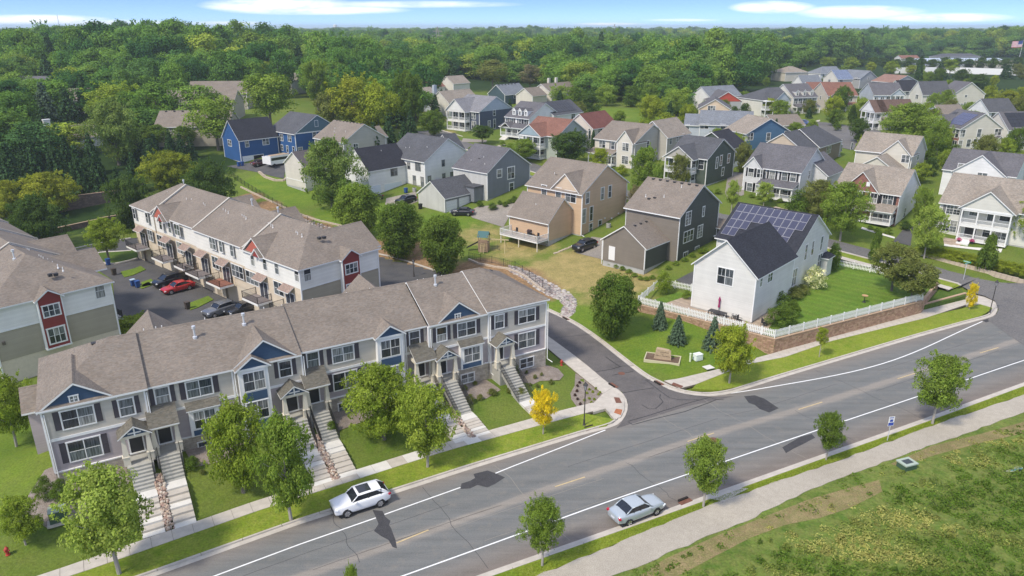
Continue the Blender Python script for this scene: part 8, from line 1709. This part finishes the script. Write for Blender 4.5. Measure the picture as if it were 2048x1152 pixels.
# deck of the tan garage
def deck():
    a=tang;z=1.35;D=3.0;y0,y1=-.1,8.4;p0=a.lp('L',*cp('E',668,640));
    t=a.o;mb=MB();mb.box(-D,y0,z-.25,0,y1,z-.03);mb.build('deck_frame',WHITE,t)
    for i in range(12):g=MB();g.box(-D+.05+i*.245,y0+.04,z-.03,-D+.28+i*.245,y1-.04,z);g.build('deck_board',plain('deck_board',(.30,.25,.21),.8,noise=.1),t)
    for y in(y0+.15,(y0+y1)/2,y1-.15):g=MB();g.box(-D+.1,y-.07,-2.2,-D+.24,y+.07,z-.25);g.build('deck_post',CREAM,t)
    for u in range(3):a.railing((-D+.06,y0+.06+(y1-y0-.12)*u/3),(-D+.06,y0+.06+(y1-y0-.12)*(u+1)/3),z)
    a.railing((-D+.06,y0+.06),(-.1,y0+.06),z);a.railing((-D+.06,y1-.06),(-.1,y1-.06),z)
    def at_(name,x,y,label,cat,f):w=a.o.matrix_world@Vector((x,y,z));o=empty(name,w,A48-math.pi/2);tag(o,label,cat);f(o)
    bpy.context.view_layer.update()
    def grill(o):
        m=BLKP;g=MB();g.box(-.35,-.25,.1,.35,.25,.75);g.build('cabinet',m,o);g=MB();g.tube([(-.36,0,.9),(.36,0,.9)],.28,10);g.build('lid',plain('grill_lid',(.05,.03,.03),.4),o);g=MB();g.box(-.75,-.25,.78,-.38,.25,.82);g.box(.38,-.25,.78,.75,.25,.82);g.build('side_shelf',CHROME,o)
    at_('grill',-.9,3.4,'black barbecue grill with side shelves on the white railed deck','grill',grill);at_('patio_chair',-1.2,6.2,'reddish chair on the white railed deck','chair',chair);at_('patio_chair',-1.4,1.2,'chair near the right corner of the white railed deck','chair',chair)
deck()
# play tower with swing beam
def play(t):
    Wd=plain('play_wood',(.30,.21,.14),.9,noise=.2,nscale=3);Wl_=plain('play_wood_light',(.50,.41,.23),.8)
    for x in(-.75,.75):
        for y in(-.75,.75):g=MB();g.box(x-.05,y-.05,0,x+.05,y+.05,3.0);g.build('post',Wd,t)
    g=MB();g.box(-.8,-.8,1.5,.8,.8,1.58);g.build('platform',Wd,t)
    for k in range(5):
        for(a,b,c,d)in((-.8,-.82,.8,-.79),(.79,-.8,.82,.8),(-.82,-.8,-.79,.8)):g=MB();g.box(a,b,.1+.28*k,c,d,.34+.28*k);g.build('plank',Wd,t)
    for k in range(3):g=MB();g.box(-.8,-.82,1.65+.2*k,.8,-.79,1.8+.2*k);g.build('plank',Wd,t)
    g=MB();V=[(-.95,-.95,2.6),(.95,-.95,2.6),(.95,.95,2.6),(-.95,.95,2.6),(-.95,0,3.5),(.95,0,3.5)];g.add(V,[(0,1,5,4),(2,3,4,5)]);g.build('canopy',plain('canvas_green',(.05,.13,.13),.7),t)
    for x in(-.3,.3):g=MB();g.tube([(x,-1.7,0),(x,-.8,1.6)],.04,4);g.build('ladder_rail',Wl_,t)
    for k in range(5):g=MB();g.tube([(-.3,-1.55+.17*k,.28+.3*k),(.3,-1.55+.17*k,.28+.3*k)],.03,4);g.build('rung',Wl_,t)
    g=MB();g.add([(-.8,-.35,1.6),(-.8,.25,1.6),(-3.0,.25,.35),(-3.0,-.35,.35),(-.8,-.35,1.8),(-.8,.25,1.8),(-3.0,.25,.55),(-3.0,-.35,.55)],[(0,1,2,3),(0,3,7,4),(2,1,5,6)]);g.build('slide',BLKP,t)
    g=MB();g.box(.75,-.06,2.1,4.3,.06,2.25);g.build('swing_beam',Wl_,t)
    for y in(-1.3,1.3):g=MB();g.tube([(3.6,0,2.2),(3.9,y,0)],.05,4);g.build('swing_leg',Wl_,t)
    for x in(1.6,2.6):g=MB();g.tube([(x-.2,0,2.1),(x-.2,0,.5)],.012,3);g.tube([(x+.2,0,2.1),(x+.2,0,.5)],.012,3);g.box(x-.22,-.1,.46,x+.22,.1,.5);g.build('swing',BLKP,t)
place('play_tower',(968,502),'wooden play tower with green canvas roof, slide and swing beam','playset',play,math.radians(-12))
# black iron fence along the slope, with the rubble channel and small edging walls
def iron_fence(label,pts,hh=1.15,gap=.32):
    pl=resample([Vector((p.x,p.y,0))for p in pts],.8);t=empty('iron_fence',(pl[0].x,pl[0].y,0));tag(t,label,'fence');o0=pl[0];rails=MB();bars=MB()
    loc_=[Vector((p.x-o0.x,p.y-o0.y,h(p.x,p.y)))for p in pl]
    for z in(.15,hh-.08):rails.tube([p+Vector((0,0,z))for p in loc_],.022,4)
    rails.build('rail',BLACKM,t);n=0
    for a,b in zip(loc_,loc_[1:]):
        k=max(1,int((b-a).length/gap))
        for i in range(k):p=a.lerp(b,i/k);bars.box(p.x-.012,p.y-.012,p.z,p.x+.012,p.y+.012,p.z+hh)
    o=bars.build('bar',BLACKM,t);o['kind']='stuff'
    for i in range(0,len(loc_),3):g=MB();g.box(-.04,-.04,0,.04,.04,hh+.12);g.build('post',BLACKM,t,loc_[i])
iron_fence('black iron fence along the top of the mulched bank behind the rear row',GP([(462,352),(490,372),(540,403),(590,432),(640,458),(690,470),(735,478)]));iron_fence('black iron fence below the play tower',GP([(938,518),(968,523),(1000,530),(1030,537),(1055,552),(1080,572),(1105,590)]))
def rocks(name,label,poly,n,size,mats,kind='stuff',cat='rocks',zoff=.0):
    gp=[G(*p)for p in poly];xs=[p.x for p in gp];ys=[p.y for p in gp];mb=MB();k=0;pl=[(p.x,p.y)for p in gp]
    while k<n:
        x,y=random.uniform(min(xs),max(xs)),random.uniform(min(ys),max(ys))
        if not inpoly(x,y,pl):continue
        r=size*random.uniform(.6,1.35);z=h(x,y)+zoff;a0=random.uniform(0,6.28);q=[]
        for(rr,zz)in((1,-.3),(.95,.25),(.5,.62)):
            for j in range(5):a=a0+j*1.2566+random.uniform(-.25,.25);q.append((x+r*rr*math.cos(a)*random.uniform(.8,1.1),y+r*rr*math.sin(a)*random.uniform(.8,1.1),z+r*zz*random.uniform(.8,1.1)))
        fs=[(i,(i+1)%5,(i+1)%5+5,i+5)for i in range(5)]+[(i+5,(i+1)%5+5,(i+1)%5+10,i+10)for i in range(5)]+[(10,11,12,13,14)];mb.add(q,fs,random.randrange(len(mats)));k+=1
    o=mb.build(name,mats,None);tag(o,label,cat,kind=kind);return o
RK=[plain('rock_pink',(.30,.24,.22),.9,noise=.2),plain('rock_pale',(.36,.32,.29),.9,noise=.2),plain('rock_grey',(.20,.185,.18),.9,noise=.2),plain('rock_white',(.44,.41,.37),.9,noise=.15)]
RB=[plain('rock_rust',(.34,.23,.18),.9,noise=.2),plain('rock_tan',(.42,.32,.24),.9,noise=.2),plain('rock_brown',(.27,.21,.18),.9,noise=.2),plain('rock_cream',(.52,.45,.37),.9,noise=.2)]
rocks('rubble','pale pink and grey rubble channel curving down to the side street',[cp('b',0,0)]and[(1018,530),(1045,538),(1075,552),(1108,570),(1140,586),(1152,602),(1150,622),(1135,636),(1120,632),(1128,612),(1120,600),(1095,590),(1070,575),(1045,556),(1020,543)],1300,.26,RK,cat='rubble',zoff=-.06)
rocks('rubble','rubble at the top of the bank left of the three round trees',[(590,432),(640,448),(690,470),(700,480),(660,470),(620,455)],160,.28,RK,cat='rubble')
for i,(a,b)in enumerate(((E1,E2),(E3,E4),(E5,E6))):
    s0=(a[0]+b[0])/2;cs=[fw(s0-.42,-1.6),fw(s0+.42,-1.6),fw(s0+.42,-8.5),fw(s0-.42,-8.5)]
    sd=fw(s0,0);mb=MB();hw=(b[0]-a[0])/2-.82
    for k in range(210):
        t_=random.uniform(-8.5,-2.2);s_=s0+random.uniform(-hw,hw);x,y=fw(s_,t_);f=(t_+8.5)/6.3;z=.12+(base_z(s0)-.25+.1)*min(1,max(0,f*1.25));r=random.uniform(.07,.17);q=[]
        z=max(z,h(x,y)+.02)
        a0=random.uniform(0,6.28)
        for rr,zz in((1,-.6),(.9,.35),(.45,.75)):
            for j in range(5):an=a0+j*1.2566;q.append((x+r*rr*math.cos(an)*random.uniform(.8,1.2),y+r*rr*math.sin(an)*random.uniform(.8,1.2),z+r*zz))
        mb.add(q,[(i_,(i_+1)%5,(i_+1)%5+5,i_+5)for i_ in range(5)]+[(i_+5,(i_+1)%5+5,(i_+1)%5+10,i_+10)for i_ in range(5)]+[(10,11,12,13,14)],random.randrange(4))
    o=mb.build('river_rock',RB,None);tag(o,['reddish rock strip between the two leftmost stairs','reddish rock strip between the middle pair of stairs','reddish rock strip between the right hand pair of stairs'][i],'rocks',kind='stuff')
# planting beds along the front row
def bed(name,pts,mat):return drape(name,pts,mat,off=.035,step=1.0)
bed('planting_bed',[fw(s,t)for s,t in((9.9,.5),(14.8,.5),(14.8,-1.9),(13,-2.6),(10.2,-2.4))],ROCKBED);bed('planting_bed',[fw(s,t)for s,t in((22.9,1.0),(29,1.0),(29,-1.2),(26,-1.9),(22.9,-2.4))],ROCKBED);bed('planting_bed',[fw(s,t)for s,t in((36.2,.5),(40.3,.5),(40.6,-2.4),(38.4,-3.2),(36.2,-2.4))],ROCKBED)
bed('planting_bed',[fw(s,t)for s,t in((-2.6,-1.5),(-.8,3.2),(.2,3.2),(.2,.2),(5.2,.2),(5.4,-2.2),(3.4,-3.6),(1.2,-4.6),(-.6,-4.6))],ROCKBED)
bed('planting_bed',[(p.x,p.y)for p in GP([cp('c',*a)for a in((800,600),(1030,635),(1110,660),(1145,700),(1120,730),(1000,735),(960,755),(880,740),(860,690))])],ROCKBED)
bed('planting_bed',[(p.x,p.y)for p in GP([cp('c',*a)for a in((1215,690),(1250,700),(1385,820),(1340,868),(1225,893),(1190,845),(1185,810),(1210,765))])],ROCKBED)
# retaining walls and steps of the left bank
def gw(px,py):g=G(px,py);return g
def bankwall(label,a,b,hgt):
    A,B=gw(*a),gw(*b);zb=min(A.z,B.z)-.4;t,L_=block_wall('retaining_wall',label,A,B,max(A.z,B.z)+hgt,zb,mat=[plain('bw_a',(.135,.10,.082),.9,noise=.2),plain('bw_b',(.17,.125,.10),.9,noise=.2),plain('bw_c',(.11,.085,.07),.9,noise=.2)],course=.24,bl=.55)
bankwall('upper dark brown retaining wall before the left woodland',(120,425),(262,396),2.0);bankwall('lower curved retaining wall above the court, left part',(100,470),(200,448),1.0);bankwall('lower curved retaining wall above the court, right part',(200,448),(262,436),1.0)
TIE=plain('landscape_stone',(.46,.38,.29),.9,noise=.2)
def edging(label,pts,hh=.28,w=.3):
    pl=resample([Vector((p.x,p.y,0))for p in pts],.75);t=empty('stone_edging',(pl[0].x,pl[0].y,0));tag(t,label,'edging');o0=pl[0];n=0
    for a,b in zip(pl,pl[1:]):
        g=MB();L_=(b-a).length-.03;g.box(0,-w/2,-.25,L_,w/2,hh*random.uniform(.85,1.1));o=g.build('stone',TIE,t,(a.x-o0.x,a.y-o0.y,h(a.x,a.y)),math.atan2(b.y-a.y,b.x-a.x))
edging('pale stone edging on the mulched bank behind the rear row',GP([(482,375),(500,384),(530,398),(560,412),(590,426),(630,440),(680,452),(730,462)]));edging('pale stone edging below the play tower fence',GP([(937,520),(955,528),(985,534),(1012,538)]));edging('stone edging stepping down beside the rubble channel',GP([(1012,538),(1035,546),(1055,558),(1070,572),(1090,584)]));edging('pale timber steps before the black off-road vehicle',GP([(1108,508),(1118,504),(1130,499),(1145,494)]),.2,.35)
edging('curved tan block edge of the drive below the blue house',GP([(518,345),(530,355),(550,362),(568,362),(574,356)]),.4,.5)
# driveways, upper streets and walks
def gd(name,px,mat,off=.06):return drape(name,[(p.x,p.y)for p in GP(px)],mat,off=off,step=2.0)
cE=lambda x,y:cp('E',x,y);cB=lambda x,y:cp('B',x,y);cD=lambda x,y:cp('D',x,y);cM=lambda x,y:cp('M',x,y)
gd('driveway',[cE(150,460),cE(360,525),cE(410,440),cE(440,360),cE(350,370),cE(190,385),cE(120,420)],DRIVE);gd('driveway',[cE(855,700),cE(1040,745),cE(1045,600),cE(960,590)],DRIVE);gd('driveway',[cE(1530,885),cE(1675,960),cE(1680,810)],ASPHP)
gd('driveway',[cp('A',165,665),cp('A',330,640),cp('A',770,600),cp('A',740,790),cp('A',600,760),cp('A',500,730)],ASPHP);gd('driveway',[cB(-30,935),cB(210,880),cB(230,960),cB(100,1010),cB(-40,985)],DRIVE)
c1_,c2_=[G(1662,482),G(1931,554)];dir_=(c2_-c1_);dir_.z=0;dir_.normalize()
line_up=[G(1950,560),G(1931,554),G(1800,518),G(1662,483),G(1560,456),G(1440,432),G(1340,405),G(1250,385),G(1180,362),G(1085,338),G(1000,308),G(915,283),G(850,262)]
ribbon('upper_street',resample(smooth_line(line_up,1),3),-4.3,4.3,ASPHF,z0=.08);ribbon('upper_kerb',resample(smooth_line(line_up,1),3),4.3,4.75,CONC,z0=.0,z1=.19);ribbon('upper_kerb',resample(smooth_line(line_up[2:],1),3),-4.75,-4.3,CONC,z0=.0,z1=.19)
ribbon('upper_verge',resample(smooth_line(line_up,1),3),4.75,7.0,VERGE,z0=.10);ribbon('upper_walk',resample(smooth_line(line_up,1),3),-8.6,-7.2,CONC,z0=.12);ribbon('upper_walk',resample(smooth_line(line_up,1),3),-7.2+14.2-.0,-7.2+15.7,CONC,z0=.12)
# junction of the upper street with the main road
gd('intersection',[(1950,587),(1969,592),(1990,602),(1997,619),(1992,630),(1975,640),(2060,700),(2300,640),(2300,600),(2048,575),(2000,565),(1931,552),(1900,560)],ASPHF,off=.022)
up2=[G(1720,300),G(1650,262),G(1600,254),G(1540,252)];gd('upper_street',[(1573,262),(1580,275),(1640,285),(1700,300),(1790,300),(1760,262),(1700,252),(1650,245),(1612,244),(1590,252)],ASPHF,off=.09);gd('upper_walk',[(1578,256),(1620,244),(1640,240),(1640,243),(1600,254),(1580,260)],CONC,off=.1)
gd('driveway',[cD(20,330),cD(135,320),cD(130,480),cD(20,520),cD(0,470)],DRIVE);gd('driveway',[cD(1150,800),cD(1240,690),cD(1290,700),cD(1270,830)],ASPHP);gd('front_walk',[cD(940,700),cD(1165,770),cD(1160,780),cD(930,712)],CONCL);gd('brick_terrace',[cD(1490,770),cD(1620,790),cD(1610,835),cD(1500,815)],PAVERS);gd('front_walk',[cD(1500,815),cD(1700,840),cD(1900,850),cD(1890,875),cD(1500,830)],CONCL)
gd('front_walk',[cB(600,440),cB(800,455),cB(790,475),cB(590,470)],DRIVE);gd('front_walk',[cB(840,515),cB(940,485),cB(950,495),cB(850,525)],CONC);edging('low reddish stone wall below the yellow green hedge',GP([(1822,505),(1900,527),(1980,548),(2060,568)]),.5,.3);edging('boulder edge in front of the shuttered colonial',GP([(1548,420),(1560,424),(1575,428)]),.7,.7)
def pot(t):
    mb=MB();mb.lathe([(0,0),(.16,0),(.26,.4),(.28,.42)],10);mb.build('pot',plain('pot_black',(.03,.03,.03),.5),t);o=put('flowers',PR['dome'],t,(0,0,.35));o.scale=(.9,.9,.55);o.material_slots[0].link='OBJECT';o.material_slots[0].material=leafmat('petals_pink',(.55,.08,.26),(.75,.22,.42),tv=.1)
place('flower_pot',cD(1600,805),'pink flower pot left of the porch steps at the right edge','flower pot',pot);place('flower_pot',cD(1688,815),'pink flower pot right of the porch steps at the right edge','flower pot',pot)
# bicycle lying in the meadow
def bike(t):
    m=plain('bike_teal',(.10,.30,.36),.4);mb=MB();pts=[(0,0,.32),(.38,0,.75),(.95,0,.78),(.5,0,.30)];mb.tube([pts[0],pts[3],pts[1],pts[2],pts[3]],.022,5);mb.tube([pts[0],pts[1]],.018,5);mb.tube([pts[2],(1.08,0,.33)],.02,5);mb.build('frame',m,t)
    for x in(0,1.08):g=MB();g.tube([(x+.32*math.cos(a),0,.32+.32*math.sin(a))for a in[i*.3927 for i in range(17)]],.016,5,cap=False);g.build('wheel',plain('bike_tyre',(.45,.46,.38),.6),t)
    g=MB();g.tube([(.93,-.25,.92),(.95,0,.88),(.93,.25,.92)],.018,5);g.build('handlebar',BLKP,t);g=MB();g.box(.28,-.06,.86,.5,.06,.9);g.build('saddle',BLKP,t)
bk=place('bicycle',(2012,948),'teal bicycle lying in the weeds at the right edge','bicycle',bike,math.radians(20),dz=.35);bk.rotation_euler=(math.radians(62),0,math.radians(25))
# white fence band far right, flagpole, water tower, mast
def whitefence(label,a,b,hh):
    A,B=G(*a),G(*b);d=B-A;L_=math.hypot(d.x,d.y);t=empty('board_fence',(A.x,A.y,0),math.atan2(d.y,d.x));tag(t,label,'fence');n=max(2,int(L_/6));
    for i in range(n):u=L_*i/n;f=i/n;z=h(A.x+d.x*f,A.y+d.y*f);g=MB();g.box(u,-.03,z-.3,u+L_/n-.08,.03,z+hh);g.build('panel',WHITE,t);g=MB();g.box(u-.1,-.07,z-.3,u+.06,.07,z+hh+.15);g.build('post',WHITE,t)
whitefence('long white board fence below the far buildings, left part',(1787,147),(1890,146),3.4);whitefence('long white board fence below the far buildings, right part',(1890,146),(2060,152),3.4)
def flag(t):
    mb=MB();mb.tube([(0,0,0),(0,0,19)],[.16,.07],8);mb.build('pole',plain('pole_white',(.7,.7,.7),.4),t);nx,nz=14,13;Wf,Hf=9.0,5.0;vs=[];
    for i in range(nx+1):
        for j in range(nz+1):u=i/nx;vs.append((-u*Wf*.97,math.sin(u*9)*.35*u,18.6-Hf*(1-j/nz)-u*.9-.2*math.sin(u*5)))
    fs=[];mi=[]
    for i in range(nx):
        for j in range(nz):a=i*(nz+1)+j;fs.append((a,a+nz+1,a+nz+2,a+1));mi.append(2 if(i<6 and j>=6)else(0 if j%2==0 else 1))
    g=MB();g.v=vs;g.f=fs;g.m=mi;g.build('flag',[plain('flag_red',(.48,.03,.05),.8),plain('flag_white',(.75,.75,.75),.8),plain('flag_blue',(.03,.06,.22),.8)],t)
place('flagpole',(2036,128),'tall flagpole with a striped red, white and blue flag at the right edge','flagpole',flag)
def wtower(t):
    mb=MB();mb.lathe([(6,0),(6,28),(10,31),(10.5,40),(10,43),(0,45)],20);mb.build('tank',plain('tower_white',(.72,.70,.66),.6),t)
def faraway(name,cx,base,dist,label,cat,f,s=1.0):
    r=ray(cx,base);k=dist/r[1];x,y=r[0]*k,r[1]*k;t=empty(name,(x,y,float(hv(x,y))),0);tag(t,label,cat);f(t);t.scale=(s,s,s)
faraway('water_tower',671,60,3300,'pale water tower on the horizon','water tower',wtower,.85)
def mast(t):
    for a in range(3):g=MB();g.tube([(1.2*math.cos(a*2.1),1.2*math.sin(a*2.1),0),(.4*math.cos(a*2.1),.4*math.sin(a*2.1),46)],.18,4);g.build('leg',plain('mast_grey',(.5,.5,.52),.5),t)
    for k in range(14):g=MB();r_=1.2-.8*k/14;g.tube([(r_*math.cos(a*2.1),r_*math.sin(a*2.1),k*3.2+(.0 if a%2 else 1.6))for a in range(4)],.1,4);g.build('brace',MATS['mast_grey'],t)
faraway('radio_mast',120,60,1500,'thin radio mast on the horizon at the left','mast',mast)
def pylon(t):
    for sx in(-1,1):
        g=MB();g.tube([(sx*3,0,0),(sx*1.2,0,24),(0,0,30)],.35,4);g.build('leg',plain('pylon_wood',(.30,.27,.24),.8),t)
    g=MB();g.tube([(-5,0,22),(5,0,22)],.3,4);g.tube([(-4,0,26),(4,0,26)],.3,4);g.build('cross_arm',MATS['pylon_wood'],t)
faraway('pylon',876,95,700,'pale grey power line tower above the wood in the centre','pylon',pylon)
faraway('pylon',1228,80,1300,'small power line tower near the horizon right of centre','pylon',pylon)
# meadow plants along the lower right: thousands of blades and leaves
def meadow():
    nc=9500;s=RNG.uniform(6,118,nc);pl=np.interp(s,[a for a,b in PL_],[b for a,b in PL_]);fe=.3+RNG.uniform(0,1,nc)**.85*np.interp(s,[6,118],[15,32]);t=pl-fe
    nz=np.sin(s*.55+t*.4)*np.sin(s*.21-t*.63+1.3);nz2=np.sin(s*.17+2)*np.sin(t*.35+s*.09)+.5*np.sin(s*.9+t*.7)
    gap=(fe>1.4)&(fe<4.0+nz*.9)&(s<68);keep=(~gap|(RNG.uniform(size=nc)<.10))&((fe>1.8+nz)|(RNG.uniform(size=nc)<.3))
    s,t,fe,nz,nz2=s[keep],t[keep],fe[keep],nz[keep],nz2[keep];nc=len(s);x=FA[0]+s*_fc-t*_fs;y=FA[1]+s*_fs+t*_fc
    tan=np.clip((nz2-.12)*1.5+RNG.normal(size=nc)*.10,0,1);R=RNG.uniform(.25,.8,nc)*(.7+.5*np.clip(nz,0,1));Hc=(.16+.75*RNG.uniform(size=nc)**1.6)*np.clip(fe/4,.3,1)*(1.25-.5*tan);C=[];Nn=[];T=[];To=[]
    for i in range(nc):
        n=30;u=unit(n);u[:,2]=np.abs(u[:,2]);rr=RNG.uniform(.55,1.05,n)[:,None];C.append(np.array([x[i],y[i],.08])+u*rr*np.array([R[i],R[i],Hc[i]]));m=u*np.array([.6,.6,1])+np.array([0,0,.35])+RNG.normal(size=(n,3))*.4;Nn.append(m/np.linalg.norm(m,axis=1,keepdims=True));T.append(np.clip(tan[i]*.9+RNG.normal(size=n)*.07+.10,0,1));To.append(np.clip(RNG.uniform(.15,.85)+RNG.normal(size=n)*.2,0,1))
    m=leafmat('meadow_leaf',(.10,.19,.022),(.42,.41,.13),tv=.0,var=.38);me=leaf_mesh('meadow',np.concatenate(C),np.concatenate(Nn),.21,np.concatenate(T),np.concatenate(To),m,aspect=.42);o=put('meadow',me);tag(o,'rough weedy meadow with tan seed heads at the lower right','meadow',kind='stuff')
meadow()
def turf_tufts():
    """short blades on the nearest verges"""
    n=26000;s=RNG.uniform(-2,100,n);a=np.interp(s,[p for p,q in SE_],[q for p,q in SE_])-.75;b=np.interp(s,[p for p,q in PU_],[q for p,q in PU_]);t=b+(a-b)*RNG.uniform(.02,1,n)
    x=FA[0]+s*_fc-t*_fs;y=FA[1]+s*_fs+t*_fc;C=np.stack([x,y,np.full(n,.15)],1);u=RNG.normal(size=(n,3));u[:,2]=np.abs(u[:,2])+1.0;u/=np.linalg.norm(u,axis=1,keepdims=True)
    me=leaf_mesh('verge_blades',C,u,.10,RNG.uniform(0,1,n),RNG.uniform(size=n),leafmat('verge_leaf',(.17,.24,.02),(.30,.35,.05),tv=0,var=.3),aspect=.3);o=put('verge_blades',me);tag(o,'short grass blades of the south verge','grass',kind='stuff')
turf_tufts()
# ------------------------------------------------------------------ haze
def haze():
    mb=MB();mb.box(-9000,-250,-4,9000,10500,62);m=bpy.data.materials.new('haze');m.use_nodes=True;nt=m.node_tree;nt.nodes.clear();out=N(nt,'ShaderNodeOutputMaterial');v=N(nt,'ShaderNodeVolumePrincipled');v.inputs['Color'].default_value=(.80,.90,1.0,1);v.inputs['Density'].default_value=HAZE;v.inputs['Anisotropy'].default_value=.2
    nt.links.new(v.outputs[0],out.inputs['Volume']);o=mb.build('haze',m,None);tag(o,'thin summer haze','haze',kind='stuff')
HAZE=.00019
haze()
